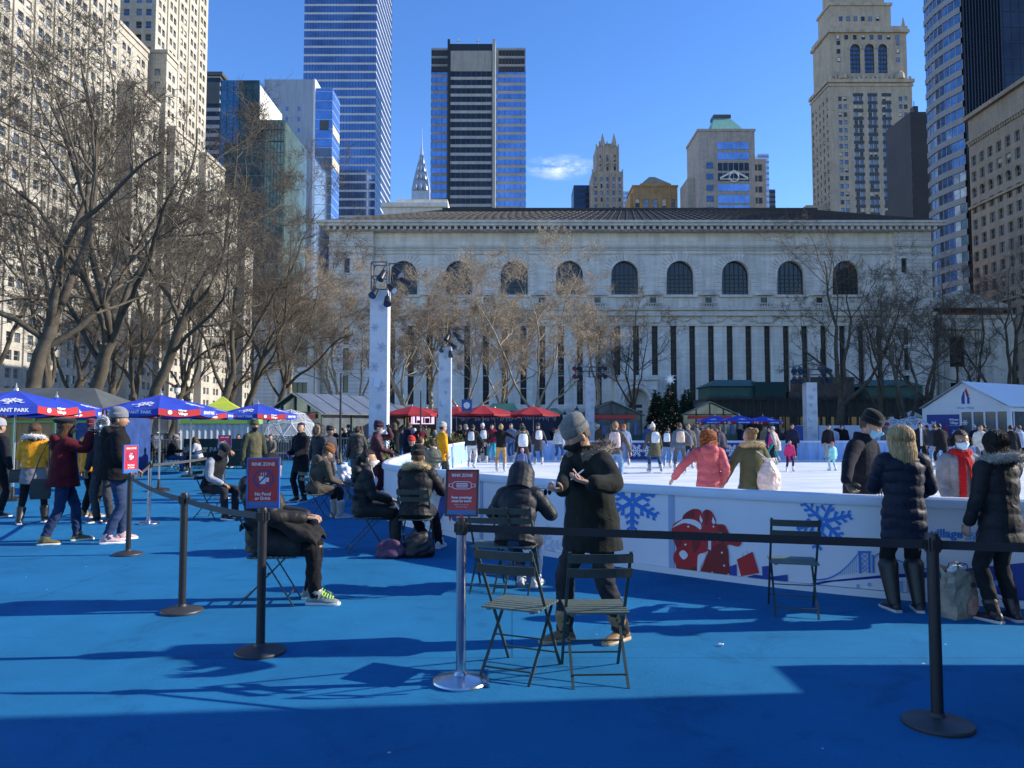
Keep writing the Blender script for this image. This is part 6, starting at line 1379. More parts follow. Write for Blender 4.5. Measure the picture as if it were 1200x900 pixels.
gable_kiosk('glass market kiosk with a green frame behind the clear dome', xat(345,46), 46, R(-32), 4.6, 7.5, 2.45, 1.15); gable_kiosk('glass kiosk right of the dome kiosk, partly behind the tallest column', xat(408,54), 54, R(-32), 3.6, 6, 2.3, .9); gable_kiosk('green framed kiosk in front of the library doorway', xat(717,60), 60, 0, 4.6, 3.5, 2.6, 1.0); gable_kiosk('green framed kiosk just right of the fir trees', xat(832,62), 62, 0, 4.4, 3.5, 2.6, 1.0)
r = thing('long_kiosk', 'long kiosk with grey roof and brown board walls at the left edge', 'kiosk', (xat(20,24.5), 24.5, 0)); x0, x1 = xat(-95,24.5), xat(116,24.5)
m = MB(); m.box(x0,x1,24.6,28,0,2.05); m.build('wall', WOODW, r, world=True); m = MB(); m.add([(x0-.3,24.2,2.15),(x1+.35,24.2,2.08),(x1-1.2,26.4,2.95),(x0,26.4,2.95),(x1+.35,28.6,2.08),(x0-.3,28.6,2.15)], [(0,1,2,3),(1,4,2),(3,2,4,5),(0,5,4,1)]); m.build('roof', M('grey_membrane_roof', (.085,.095,.095), .6, nz=(1,.2)), r, world=True)
m = MB(); 
for px in np.arange(-80,112,24): x = xat(px,24.5); m.box(x-.035,x+.035,24.5,24.598,0,2.06)
m.bar((x0,24.55,1.78),(x1,24.55,1.78),.05,.07); m.build('frame', LIME, r, world=True); m = MB(); m.box(x1-1.1,x1-.1,24.54,24.595,0,2.0); m.box(x1+.003,x1+.03,24.6,28,0,2.0); m.build('blue_panel', M('blue_hoarding', (.015,.05,.19), .6, nz=(3,.4)), r, world=True)
# pop-up canopy
def popup(label, px, Y, w, top, eave, roofm, name='canopy_tent'):
    x = xat(px,Y); r = thing(name, label, 'canopy', (x,Y,0), R(12)); h = w/2; m = MB(); K = 6
    for (a, b) in (((-h,-h),(h,-h)),((h,-h),(h,h)),((h,h),(-h,h)),((-h,h),(-h,-h))):
        rows = []
        for j in range(K+1): t = j/K; z = top-(top-eave)*t**.75; rows.append([(t*(a[0]+(b[0]-a[0])*f), t*(a[1]+(b[1]-a[1])*f), z) for f in np.linspace(0,1,5)])
        V = [p for q in rows for p in q]; m.add(V, [(j*5+k,(j+1)*5+k,(j+1)*5+k+1,j*5+k+1) for j in range(K) for k in range(4)])
    m.build('roof', roofm, r); m = MB()
    for (a, b) in (((-h,-h),(h,-h)),((h,-h),(h,h)),((h,h),(-h,h)),((-h,h),(-h,-h))): m.add([(*a,eave),(*b,eave),(*b,eave-.28),(*a,eave-.28)], [(0,3,2,1)])
    m.build('valance', LIME, r); m = MB()
    for sx in (-1,1):
        for sy in (-1,1): m.box(sx*h-.03*(sx>0)*2+.0,sx*h+.06-.03*(sx>0)*2,sy*h-.03,sy*h+.03,0,eave)
    m.build('leg', ALU, r); m = MB(); n = 24; 
    for k in range(n): a = -h+.1+(w-.2)*k/n; b = a+(w-.2)/n; m.add([(a,-h+.06+.03*(k%2),.1),(b,-h+.06+.03*((k+1)%2),.1),(b,-h+.06+.03*((k+1)%2),eave-.2),(a,-h+.06+.03*(k%2),eave-.2)], [(0,1,2,3)])
    m.build('side_curtain', M('white_curtain', (.55,.55,.52), .8, nz=(2,.1)), r)
def limemat():
    m = M('lime_yellow_canopy', (.22,.40,.04), .7, nz=(.9,.1), col2=(.55,.55,.05)); return m
popup('lime green and yellow pop up canopy with white curtains', 261, 33, 3.0, zat(464,33), zat(489,33), limemat())
# clear domes
def dome(label, px, Y, rad, base):
    x = xat(px,Y); r = thing('clear_dome', label, 'dome', (x,Y,0)); bm = bmesh.new(); bmesh.ops.create_icosphere(bm, subdivisions=2, radius=rad); 
    m = MB(); vs = [tuple(v.co) for v in bm.verts]; fs = [tuple(v.index for v in f.verts) for f in bm.faces if f.calc_center_median().z > -.35*rad]; es = {tuple(sorted((f[i], f[(i+1)%3]))) for f in fs for i in range(3)}; bm.free()
    m.add([(a,b,c+base) for a,b,c in vs], fs); o = m.build('clear_skin', M('clear_vinyl', (.75,.8,.85), .12, alpha=.28, spec=.6), r)
    m = MB(); [m.tube([(vs[a][0],vs[a][1],vs[a][2]+base),(vs[b][0],vs[b][1],vs[b][2]+base)], .02, 5) for a, b in es]; m.build('dome_frame', M('white_tube', (.6,.62,.64), .4), r)
    m = MB(); g = np.random.default_rng(3); fur_ring(m, [(rad*1.02*cos(t), rad*1.02*sin(t), base*.55+.35) for t in np.linspace(0,2*pi,24)], .12, 500, .16, 3, 0, .03); m.build('garland', FIR, r)
    m = MB(); m.lathe([(rad*.97,0),(rad*.97,base*.7)], k=20); m.build('base_ring', GREYC, r)
dome('clear geodesic dome in front of the glass market kiosk', 341, 42, 1.4, 1.15); dome('white lit clear dome beside the left corner of the marquee', 1068, 52, 1.4, .9); dome('clear dome left of the one by the marquee corner', 1046, 55, 1.3, .9)
# white marquee
Y = 55; x0 = xat(1082,Y); r = thing('marquee', 'large white marquee tent with emblem gable and blue poster', 'tent', (x0,Y,0), R(-58)); W, D, e, rd = 5.7, 17, 2.92, 4.72
TW = M('white_tent_fabric', (.72,.73,.75), .6, nz=(1.5,.06), bump=(3,.3)); TGL = M('tent_window', (.10,.12,.14), .15, metal=.3, nz=(1,.4))
m = MB(); m.add([(-.2,-.3,e),(W/2,-.3,rd),(W/2,D,rd),(-.2,D,e),(W+.2,-.3,e),(W+.2,D,e)], [(0,1,2,3),(1,4,5,2)]); m.build('roof', TW, r)
m = MB(); m.add([(0,0,e-.02),(W,0,e-.02),(W/2,0,rd-.05)], [(0,1,2)]); m.box(0,W,-.03,.03,e-.3,e-.0201); m.box(W-.03,W+.03,0,D,e-.3,e-.021); m.build('gable', TW, r)
m = MB(); m.box(0,W*.46,.0,.06,0,e-.301); m.build('front_wall', TW, r); m = MB(); m.box(.25,W*.44,-.03,-.002,.15,e-.45); po = m.build('poster', M('navy_poster', (.012,.04,.22), .5, nz=(1.2,.2)), r)
m = MB(); pm = lambda cx, cz: (lambda u, v, o: (cx+u, -.034-o, cz+v))
for cx, cz, q in ((.75,1.75,.28),(2.2,1.2,.22),(.6,.9,.14),(2.9,1.9,.2)):
    for pl in flake_polys(q, .1): m.plate(pl, pm(cx,cz), .003)
text('Winter', .22, lambda u, v: (2.15+u,-.036,2.1+v), m, bold=.006); text('Village', .22, lambda u, v: (2.15+u,-.036,1.88+v), m, bold=.006); text('AT BRYANT PARK', .09, lambda u, v: (2.15+u,-.036,1.70+v), m); m.build('lettering', WHP, po)
m = MB(); m.plate([(1.35,.2),(1.85,.2),(1.72,1.2),(1.62,1.95),(1.52,1.3)], lambda u, v, o: (u,-.034-o,v), .003); m.build('tree_print', REDP, po)
m = MB(); m.box(W*.46+.02,W-.02,.02,.04,0,e-.301); m.box(W-.04,W-.02,.05,D,0,e-.301); m.build('window', TGL, r); m = MB()
for q in np.linspace(.46,1,5): m.box(W*q-.05,W*q+.05,-.04,.08,0,e-.3)
for y in np.linspace(.5,D,8): m.box(W-.05,W+.05,y-.05,y+.05,0,e-.3)
m.box(W-.1,W+.12,-.12,.1,0,e+.1); m.box(-.06,.06,-.05,.09,0,e); m.build('frame', TW, r)
m = MB(); gm = lambda u, v, o: (W/2+.1+u*.9, -.006-o, e+.62+v*.9)
m.plate([(-.05,-.4),(-.3,-.4),(-.3,.1),(-.15,.5),(-.05,.6)], gm, .004); m.plate([(.12,.2),(.3,.1),(.3,-.4),(.12,-.4)], gm, .004); m.build('emblem', BLUED, r); m = MB(); m.plate([(-.04,.62),(.08,.78),(.28,.2),(.1,.1)], gm, .005); m.build('emblem_flame', REDP, r)
m = MB(); text('Winter Village', .2, lambda u, v: (W/2+.1+u,-.035,e-.02+v), m); m.build('lettering', BLUED, r)
# dark restaurant
Y = 100; r = thing('restaurant', 'long dark restaurant pavilion with trellis front and green roofs at right', 'building', (xat(960,Y), Y, 0)); DK = M('dark_green_render', (.022,.03,.028), .6, nz=(.6,.3)); GRF = M('green_metal_roof', (.025,.10,.08), .55, nz=(.8,.2)); x0, x1 = xat(828,Y), xat(1112,Y); zt_ = zat(467,Y)
m = MB(); m.box(x0,x1,Y,Y+14,0,zt_); m.build('wall', DK, r, world=True); m = MB()
for q in np.linspace(x0,x1,34): m.bar((q,Y-1.2,zt_-.05),(q,Y-.0,zt_-.1),.12,.16); m.box(q-.07,q+.07,Y-1.1,Y-.95,0,zt_-.15)
for z in (zt_-.15,zt_-1.9,zt_-2.2,1.0): m.bar((x0,Y-1.03,z),(x1,Y-1.03,z),.1,.14)
g = np.random.default_rng(5); fur_ring(m, [(q,Y-.9,zt_+.05) for q in np.linspace(x0,x1,60)], .12, 2600, .38, 8, 0, .02); m.build('trellis', M('dark_trellis', (.045,.04,.033), .8, nz=(3,.4)), r, world=True)
for i in range(14): q = x0+(x1-x0)*(i+.5)/14; m = MB(); m.box(q-.75,q+.75,Y-.08,Y-.003,.2,2.9); wo = m.build('window', M('dim_window', (.03,.028,.024), .1, spec=.6), r, world=True)
for pa, pb in ((833,905),(1020,1092)):
    a, b = xat(pa,Y), xat(pb,Y); m = MB(); m.box(a+.3,b-.3,Y+1.5,Y+8,zt_+.002,zat(452,Y)); m.add([(a,Y+1,zat(452,Y)+.01),(b,Y+1,zat(452,Y)+.01),(b,Y+9,zat(452,Y)+.01),(a,Y+9,zat(452,Y)+.01),(a+1.6,Y+4,zat(443,Y)),(b-1.6,Y+4,zat(443,Y))], [(0,1,5,4),(1,2,5),(2,3,4,5),(3,0,4)]); m.build('roof_pavilion', GRF, r, world=True)
m = MB(); m.box(xat(888,Y),xat(925,Y),Y+1,Y+8,zt_+.002,zat(447,Y)); m.build('roof_screen', M('dark_green_canvas', (.012,.05,.045), .8), r, world=True); m = MB(); m.box(xat(956,Y),xat(1014,Y),Y+3,Y+9,zt_+.002,zat(440,Y)); m.box(xat(931,Y),xat(955,Y),Y+2,Y+6,zt_+.002,zat(458,Y)); m.build('roof_plant', M('brown_roof_plant', (.09,.075,.06), .8, nz=(1,.3)), r, world=True)
# food stalls behind the red umbrellas
Y = 58; r = thing('food_stall_screen', 'navy screen wall with icicle lights under the red umbrellas', 'stall', (xat(595,Y), Y, 0)); m = MB(); m.box(xat(530,Y),xat(652,Y),Y,Y+.1,0,zat(487,Y)); m.build('wall', M('navy_canvas_wall', (.02,.028,.055), .8, nz=(1,.2)), r, world=True); m = MB()
g = random.Random(4)
for i in range(70): x = xat(531,Y)+(xat(651,Y)-xat(531,Y))*i/69; m.box(x-.012,x+.012,Y-.03,Y-.006,zat(487,Y)-.15-.3*g.random(),zat(487,Y)-.02)
o = m.build('icicle_lights', M('icicle_light', (.6,.65,.75), .4), r, world=True); o['kind'] = 'stuff'
for pa, pb, lb in ((590,600,'small'),(652,660,'x')): pass
r = thing('green_awning_stall', 'green roofed stall rising behind the red umbrellas at centre', 'stall', (xat(585,64), 64, 0)); a, b = xat(566,64), xat(608,64); m = MB(); m.box(a+.2,b-.2,64.2,67,0,zat(482,64)); m.build('wall', DK, r, world=True); m = MB(); m.add([(a,64,zat(482,64)),(b,64,zat(482,64)),(b,67.4,zat(482,64)),(a,67.4,zat(482,64)),(a+.8,65.5,zat(472,64)),(b-.4,65.5,zat(472,64))], [(0,1,5,4),(1,2,5),(2,3,4,5),(3,0,4)]); m.build('roof', GRF, r, world=True)
r = thing('green_awning_stall', 'dark stall with green roof beside the rightmost red umbrella', 'stall', (xat(650,66), 66, 0)); a, b = xat(636,66), xat(664,66); m = MB(); m.box(a+.2,b-.2,66.2,69,0,zat(486,66)); m.build('wall', DK, r, world=True); m = MB(); m.add([(a,66,zat(486,66)),(b,66,zat(486,66)),(b,69.4,zat(486,66)),(a,69.4,zat(486,66)),(a+.8,67.5,zat(478,66)),(b-.8,67.5,zat(478,66))], [(0,1,5,4),(1,2,5),(2,3,4,5),(3,0,4)]); m.build('roof', GRF, r, world=True)
r = thing('video_screen', 'glowing pink video screen under the red umbrella', 'screen', (xat(495,52), 52, 0)); m = MB(); m.box(xat(480,52),xat(511,52),52,52.2,0,zat(482,52)); m.build('housing', LAMPB, r, world=True); m = MB(); m.box(xat(482,52),xat(509,52),51.94,51.995,zat(497,52),zat(484,52)); so_ = m.build('display', M('pink_display', (.3,.2,.3), .3, emit=(.75,.50,.72,.8), nz=(2,.3)), r, world=True)
m = MB()
for q, w, h in ((.2,.12,.5),(.35,.3,.2),(.55,.1,.4),(.7,.3,.35),(.85,.1,.55)): a = xat(482,52)+(xat(509,52)-xat(482,52))*q; m.box(a-w/2,a+w/2,51.92,51.935,zat(496,52),zat(496,52)+h)
m.build('dark_figures', M('dark_display_shapes', (.08,.05,.09), .4), r, world=True)
r = thing('brown_stall', 'small brown stall left of the glowing pink screen', 'stall', (xat(466,53), 53, 0)); m = MB(); m.box(xat(458,53),xat(478,53),53,55,0,zat(480,53)); m.build('wall', M('dark_brown_stall', (.07,.04,.03), .8, nz=(2,.3)), r, world=True); m = MB(); m.box(xat(476,53),xat(479,53),52.9,52.99,.6,zat(482,53)); m.build('orange_panel', M('orange_panel', (.5,.16,.04), .6), r, world=True)
# banner, lamp posts, poles
r = thing('banner_sign', 'small blue banner with a white round emblem above the red umbrellas', 'banner', (xat(547,47), 47, 0)); m = MB(); m.tube([(0,0.03,0),(0,0.03,zat(468,47))], .03, 6); m.build('pole', GREYC, r); m = MB(); w = 6/900*47; m.box(-w,w,-.02,.0,zat(482,47),zat(468,47)); p = m.build('panel', M('banner_blue', (.03,.10,.36), .6), r); m = MB(); zc_ = zat(475,47)
m.plate([(.2*cos(t), .2*sin(t)) for t in np.linspace(0,2*pi,20,endpoint=False)], lambda u, v, o: (u,-.024-o,zc_+v), .003); m.build('emblem', WHP, p)
def lamp_post(label, px, Y, h, slim=False):
    r = thing('lamp_post', label, 'lamp post', (xat(px,Y), Y, 0)); m = MB()
    if slim: m.tube([(0,0,0),(0,0,h)], [.06,.035], 8); m.build('pole', LAMPB, r); m = MB(); m.lathe([(.14,0),(.14,.1),(.07,.5)], k=12); m.build('base', LAMPB, r); return
    m.lathe([(.22,0),(.22,.25),(.10,.5),(.07,.7),(.055,h-.8),(.09,h-.7),(.05,h-.6)], k=12); m.build('pole', LAMPB, r); m = MB(); m.lathe([(.08,h-.6),(.20,h-.45),(.22,h-.15),(.12,h),(.02,h+.06)], k=14); m.build('lamp_globe', M('milky_lamp_glass', (.7,.7,.66), .3), r); m = MB(); m.lathe([(.24,h-.14),(.14,h+.03),(.05,h+.12),(.03,h+.25),(0,h+.26)], k=14); m.build('lamp_cap', LAMPB, r)
lamp_post('old black lamp post behind the grey kiosk roof at left', 116, 36, zat(440,36)); lamp_post('old black lamp post behind the blue umbrellas at left', 207, 52, zat(452,52)); lamp_post('lamp post with a pale globe behind the standing man', 676, 64, zat(479,64)); lamp_post('lamp post with a pale globe left of the library doorway kiosk', 662, 66, zat(484,66)); lamp_post('lamp post in front of the restaurant right of the light column', 1045, 88, zat(487,88)); lamp_post('slim black pole left of the tallest light column', 399, 33, zat(437,33), True); lamp_post('slim black pole between the first two light columns', 493, 42, zat(458,42), True)
# barricades, low walls
def barricade(label, px0, px1, Y, z1, rz=0):
    a, b = xat(px0,Y), xat(px1,Y); r = thing('barricade', label, 'barricade', ((a+b)/2,Y,0), 0, 'steel crowd barricades'); L = b-a; m = MB()
    m.tube([(-L/2,0,.12),(-L/2,0,z1-.05),(-L/2+.05,0,z1),(L/2-.05,0,z1),(L/2,0,z1-.05),(L/2,0,.12),(-L/2,0,.12)], .022, 6)
    for sg in (-1,1): m.tube([(sg*L*.4,-.3,0),(sg*L*.4,0,.12),(sg*L*.4,.3,0)], .02, 5)
    m.build('frame', ALU, r); m = MB(); n = int(L/.11)
    for i in range(1,n): x = -L/2+L*i/n; m.tube([(x,0,.12),(x,0,z1)], .009, 5)
    m.build('bars', ALU, r)
barricade('steel barricade behind the yellow jacket woman at the left edge', -20, 60, 23.8, 1.1); barricade('steel barricade under the blue umbrella behind the cafe tables', 148, 212, 31, 1.1); barricade('steel barricade in front of the clear dome', 318, 372, 34, 1.1); barricade('steel barricade beside the slim pole left of the tallest column', 374, 424, 35, 1.1)
r = thing('planter_screen', 'dark green lettered screen behind the cafe tables', 'screen', (xat(236,30), 30, 0)); m = MB(); m.box(xat(216,30),xat(290,30),30,30.12,.1,1.15); p = m.build('panel', M('dark_green_panel', (.012,.035,.03), .6), r, world=True); m = MB(); text('BRYANT PARK', .26, lambda u, v: (xat(240,30)+u,29.99,.72+v), m, bold=.006); m.build('lettering', M('pale_green_print', (.4,.45,.42), .6), p, world=True)
for sx in (217,289): m = MB(); x = xat(sx,30); m.box(x-.06,x+.06,29.9,30.25,0,.098); m.build('foot', GSTEEL, r, world=True)
r = thing('platform', 'low dark platform edge running along the kiosks at left', 'platform', (xat(340,37.6), 37.6, 0)); m = MB(); m.box(-45,xat(425,37.6),37.6,44,-.015,.28); m.build('deck', M('dark_deck', (.05,.055,.055), .7, nz=(2,.3)), r, world=True)
m = MB(); m.box(-45,xat(425,37.6),37.5,37.598,0,.2); m.build('skirting', GSTEEL, r, world=True)
GREEN = M('evergreen_leaves', (.06,.12,.03), .7, nz=(6,.5)); ORL = M('orange_leaves', (.45,.14,.03), .7, nz=(6,.4)); PLM = M('slate_planter', (.05,.055,.06), .7, nz=(3,.2))
def planter(label, px, Y, w, seed, pale=False):
    r = thing('planter', label, 'planter', (xat(px,Y), Y, 0)); h = w/2; m = MB(); m.loft([[(-h*q,-h*q,z),(h*q,-h*q,z),(h*q,h*q,z),(-h*q,h*q,z)] for q, z in ((.85,0),(1,.75),(.92,.75),(.9,.66))]); m.build('tub', PLM, r); g = np.random.default_rng(seed)
    for nm, mt, n in (('foliage',GREEN,700),('berries',ORL,160)):
        m = MB()
        for _ in range(n):
            c = np.array([g.normal()*h*.55, g.normal()*h*.55, .72+abs(g.normal())*.22]); d = nrm(g.normal(size=3)+np.array([0,0,.6]))*(.09+.06*g.random()); s_ = nrm(np.cross(d, g.normal(size=3)))*.022; m.add([c-s_,c+s_,c+d+s_*.3,c+d-s_*.3],[(0,1,2,3)])
        m.build(nm, mt, r)
    if pale:
        m = MB(); m.box(h*.2,h*1.05,-h-.06,-h-.015,0,.62); m.build('pale_panel', PANW, r)
planter('slate planter with green and orange foliage at the tallest column foot', 437, 21, .95, 3, True); planter('planter with dark foliage behind the yellow coat man', 506, 30, .9, 4); planter('planter beside the left rink barrier near its far end', 531, 36.5, .9, 5)
r = thing('mural_fence', 'pale blue printed fence beyond the rink at right', 'fence', (xat(1020,45), 45, 0)); m = MB(); m.box(xat(933,45),xat(1100,45),45,45.08,0,zat(498.5,45)); p = m.build('panel', M('pale_mural', (.42,.47,.60), .6, nz=(.7,.15)), r, world=True); m = MB(); m.box(xat(930,45),xat(958,45),44.9,44.98,.2,zat(499,45)); m.build('blue_panel', BLUED, r, world=True); m = MB(); g = random.Random(3)
for i in range(16): x = xat(965,45)+i*.38; m.plate([(-.09,0),(.09,0),(.11,.5),(.05,.75),(0,.95),(-.06,.75),(-.1,.5)], lambda u, v, o: (x+u,44.98-o,.35+v*(.6+.3*(i%3)/2)), .004)
m.build('figures_print', M('grey_blue_print', (.25,.30,.45), .6), r, world=True)
r = thing('beige_umbrella', 'small closed beige umbrella left of the white marquee', 'umbrella', (xat(1068,66), 66, 0)); m = MB(); m.tube([(0,0,0),(0,0,2.9)], .03, 6); m.build('pole', ALU, r); m = MB(); m.lathe([(1.0,2.45),(.5,2.75),(.02,3.0)], k=8); m.build('canopy', M('beige_canvas', (.5,.47,.38), .8), r)
# unseen pavilion and counter added on the right, sized to shade the foreground
r = thing('shade_pavilion', 'unseen two storey pavilion added on the right to shade the foreground', 'building', (9,-4,0)); m = MB(); m.box(8.2,20,-26,5.35,0,7.4); m.build('wall', DK, r, world=True); m = MB(); m.box(5.4,8.18,-3,5.62,1.62,1.78); m.box(5.5,8.1,-2.8,5.5,0,1.05); m.build('counter', WOODW, r, world=True); m = MB(); m.box(7.9,20.3,-26.3,5.5,7.402,7.6); m.build('roof', GRF, r, world=True)
# ================================================================== people
SKY_CLOTH = None
K_ = (.014,.014,.016); NAVYC = (.012,.015,.03); DG = (.05,.05,.055); JEAN = (.035,.075,.17); LJEAN = (.16,.26,.42); GREYT = (.16,.16,.17)
DKH = (.018,.012,.01); BRH = (.09,.045,.022); BLH = (.42,.27,.12); REDH = (.30,.085,.022)
WHITE = (.46,.47,.50)
def P(label, px, py=None, Y=None, **k):
    if Y is None: x, y = G(px, py)
    else: x, y = xat(px, Y, 520), Y
    if 'face' in k: k['face'] = R(k['face'])
    z = k.pop('z', 0.); return person(label, (x, y, z), **k)
def seat_back(face, dist=.0): a = R(face); return (-sin(a)*-dist, 0)
def sitter(label, chair_label, px, py, face, **k):
    """seated person and the chair under them; px,py = ground point under the seat centre"""
    x, y = G(px, py); a = R(face)
    if chair_label: chair_at(x, y, face, chair_label)
    k.setdefault('sit', .455); f = k.pop('off', -.06); loc = (x-sin(a)*f, y+cos(a)*f, 0)
    return person(label, loc, face=a, **k)
# --- near left group
P('woman in a mustard puffer jacket with a white fur collar and grey skirt', 37, 613, H=1.70, face=22, lod=1, coat=(.70,.275,.012), style='puffer', quilt=.11, hem=.93, skirt=((.20,.19,.20),.66), fur=(.6,.56,.5), hair=('bob',BRH), footL=(-.16,-.1,0), footR=(.17,.12,0), legs=K_, shoe=K_, handL=(-.14,.26,1.0), handR=(.16,.26,.98), fat=1.05, boots=.18)
P('person in a mustard jacket and burgundy beanie behind the photographing woman', 104, 606, H=1.72, face=-20, lod=1, coat=(.70,.275,.012), style='puffer', quilt=.11, hem=.80, hat=('beanie',(.13,.02,.03)), legs=K_, shoe=(.3,.2,.1), hair=('short',DKH))
P('woman in a burgundy coat and black beret raising a camera to her face', 72, 636, H=1.74, face=-58, lod=0, coat=(.085,.010,.016), hem=.77, flare=1.12, fat=1.18, bulk=1.1, footL=(-.12,.20,0), footR=(.13,-.20,0), knL=(0,1,.1), knR=(0,1,.1), hat=('beret',(.012,.012,.013)), hair=('bob',BRH), legs=(.018,.035,.09), lstyle='denim', legw=1.0, shoe=(.14,.11,.04), sole=(.75,.72,.68), handR=(.09,.30,1.49), handL=(-.09,.30,1.47), elR=(.6,-.2,-.9), elL=(-.6,-.2,-.9), curl=(.9,.9), hood=True, pnL=(1,.2,0), pnR=(-1,.2,0))
P('tall man in a grey beanie and black jacket with dark jeans', 133, 635, H=1.86, face=-52, lod=0, coat=(.012,.012,.013), hem=.80, bulk=1.24, fat=1.16, sleeve=None, footL=(-.14,.12,0), footR=(.14,-.10,0), hy=-.35, hat=('beanie',(.22,.22,.24)), hair=('short',DKH), hood=True, legs=(.03,.05,.11), lstyle='denim', shoe=(.55,.36,.37), sole=(.8,.8,.78), handR=(.22,.18,.95), handL=(-.2,.2,.95), skin=1)
P('person with a white hood and mask hidden behind the grey beanie man', 121, 612, H=1.80, face=175, lod=1, coat=(.03,.03,.035), hem=.75, hoodup=True, fur=(.6,.58,.55), mask=(.7,.72,.75), legs=DG, shoe=K_, hair=None)
P('dark coated person cut off by the left frame edge', -6, 606, H=1.74, face=-20, lod=1, coat=(.015,.015,.02), hem=.7, hat=('beanie',(.35,.35,.37)), hair=('short',DKH), legs=K_)
# --- seated man in the vest
sitter('man in a black cap and dark vest over a grey hoodie, hand at his face', 'bistro chair under the man in the dark vest', 249, 607, -112, H=1.78, lod=1, coat=(.016,.017,.02), vest=True, sleeve=(.33,.34,.37), hem=.80, hat=('cap',(.014,.014,.016)), hair=('short',DKH), legs=(.03,.03,.035), shoe=(.03,.03,.03), sole=(.75,.75,.75), lean=.32, hp=.35, handL=(-.06,.33,1.15), handR=(.12,.36,.60), hood=True, skin=1)
P('man in an olive green parka and knitted cap walking behind the seated people', 296, 585, H=1.76, face=-140, lod=1, coat=(.10,.095,.055), hem=.80, hat=('beanie',(.06,.075,.03)), hair=('short',DKH), legs=(.08,.08,.05), mask=(.03,.02,.02), shoe=K_, gloves=(.015,.015,.03), sleeve=(.05,.055,.035), skin=1)
P('dark haired woman in a black coat glancing left', 352, 588, H=1.72, face=150, lod=1, coat=(.013,.013,.016), hem=.62, hair=('bun',DKH), legs=K_, handR=(.12,.25,1.02), handL=(-.1,.28,1.0), gloves=(.02,.03,.14), hy=.3)
P('woman in a dark coat with a big tan fur hood', 373, 580, H=1.66, face=150, lod=1, coat=(.03,.03,.036), hem=.66, hoodup=True, fur=(.42,.28,.14), hair=None, legs=DG, style='puffer', quilt=.1)
P('person in a black knitted cap beside the tan fur hood', 385, 574, H=1.62, face=-120, lod=1, coat=(.06,.06,.075), hem=.75, hat=('beanie',(.015,.015,.018)), hair=('short',DKH), legs=GREYT)
sitter('person in a rust knitted cap and brown parka sitting with back turned', 'bistro chair under the person in the rust knitted cap', 372, 608, -52, H=1.70, lod=0, coat=(.085,.07,.052), hem=.66, hat=('beanie',(.20,.075,.025)), hair=('short',BRH), hood=True, fur=None, legs=K_, shoe=(.33,.32,.31), boots=.20, lean=.28, hp=.25, handR=(.14,.42,.62), handL=(-.12,.42,.62))
P('person in a grey puffer jacket with back turned by the planter', 418, 572, H=1.64, face=10, lod=1, coat=(.05,.05,.046), style='puffer', quilt=.1, hem=.82, hood=True, fur=(.16,.15,.12), hair=('short',DKH), legs=GREYT)
P('person in a burgundy coat and beanie shading their eyes by the barrier', 441, 588, H=1.72, face=-88, lod=0, coat=(.060,.018,.026), hem=.55, style='puffer', quilt=.12, hat=('beanie',(.035,.014,.03)), hair=('short',DKH), legs=(.04,.012,.02), handL=(-.04,.24,1.56), handR=(.12,.36,1.04), elL=(-.6,.2,-.6), gloves=(.015,.015,.017), mask=(.65,.6,.58), hp=.1)
# --- seated women near the barrier
sitter('seated woman with a black ponytail and white mask in a long black coat', 'bistro chair under the masked woman with the ponytail', 430, 645, -74, H=1.70, lod=0, coat=(.018,.018,.018), hem=.55, style='puffer', quilt=.14, hair=('pony',DKH), mask=(.78,.78,.76), legs=(.04,.04,.045), shoe=(.10,.01,.08), handR=(.14,.34,.66), handL=(-.12,.36,.66), hood=True, scarf=None, openc=(.5,.48,.52), lean=.06, hy=-.1)
sitter('seated person in a black cap and black coat with a tan fur collar', 'bistro chair under the person with the tan fur collar', 488, 648, -4, H=1.74, lod=0, coat=(.017,.017,.018), hem=.62, style='puffer', quilt=.13, bulk=1.12, fur=(.48,.36,.19), hat=('beanie',(.018,.016,.015)), hair=('short',BRH), legs=K_, shoe=(.62,.62,.64), sole=(.7,.7,.7), footR=(.22,.50,0), footL=(.05,.52,0), handR=(.26,.42,.74), handL=(-.10,.40,.72), lean=.14)
sitter('person in a hooded charcoal puffer coat sitting with back turned', 'bistro chair under the hooded charcoal coat', 606, 690, -14, H=1.64, lod=0, coat=(.022,.023,.027), hem=.60, style='puffer', quilt=.12, bulk=1.15, hoodup=True, hair=None, legs=JEAN, lstyle='denim', shoe=(.5,.5,.5), lean=.38, handR=(.20,.34,.90), handL=(-.18,.36,.90), hp=.15, footL=(.02,.20,0), footR=(.16,.24,0))
chair(578, 690, -12, 'bistro chair beside the hooded charcoal coat, half hidden by the sign')
# --- slouching person in front
sitter('slouching person in a black padded coat with bright green shoelaces', 'bistro chair under the slouching person in front', 318, 706, -84, H=1.80, lod=0, coat=(.020,.019,.018), hem=.62, style='puffer', quilt=.15, bulk=1.14, legs=(.012,.012,.013), shoe=(.22,.25,.24), sole=(.55,.58,.58), lean=-.10, hp=.62, hair=('short',DKH), hoodup=False, hood=True, handR=(.10,.34,.74), handL=(-.08,.34,.74), footR=(.12,.46,0), footL=(-.12,.38,0))
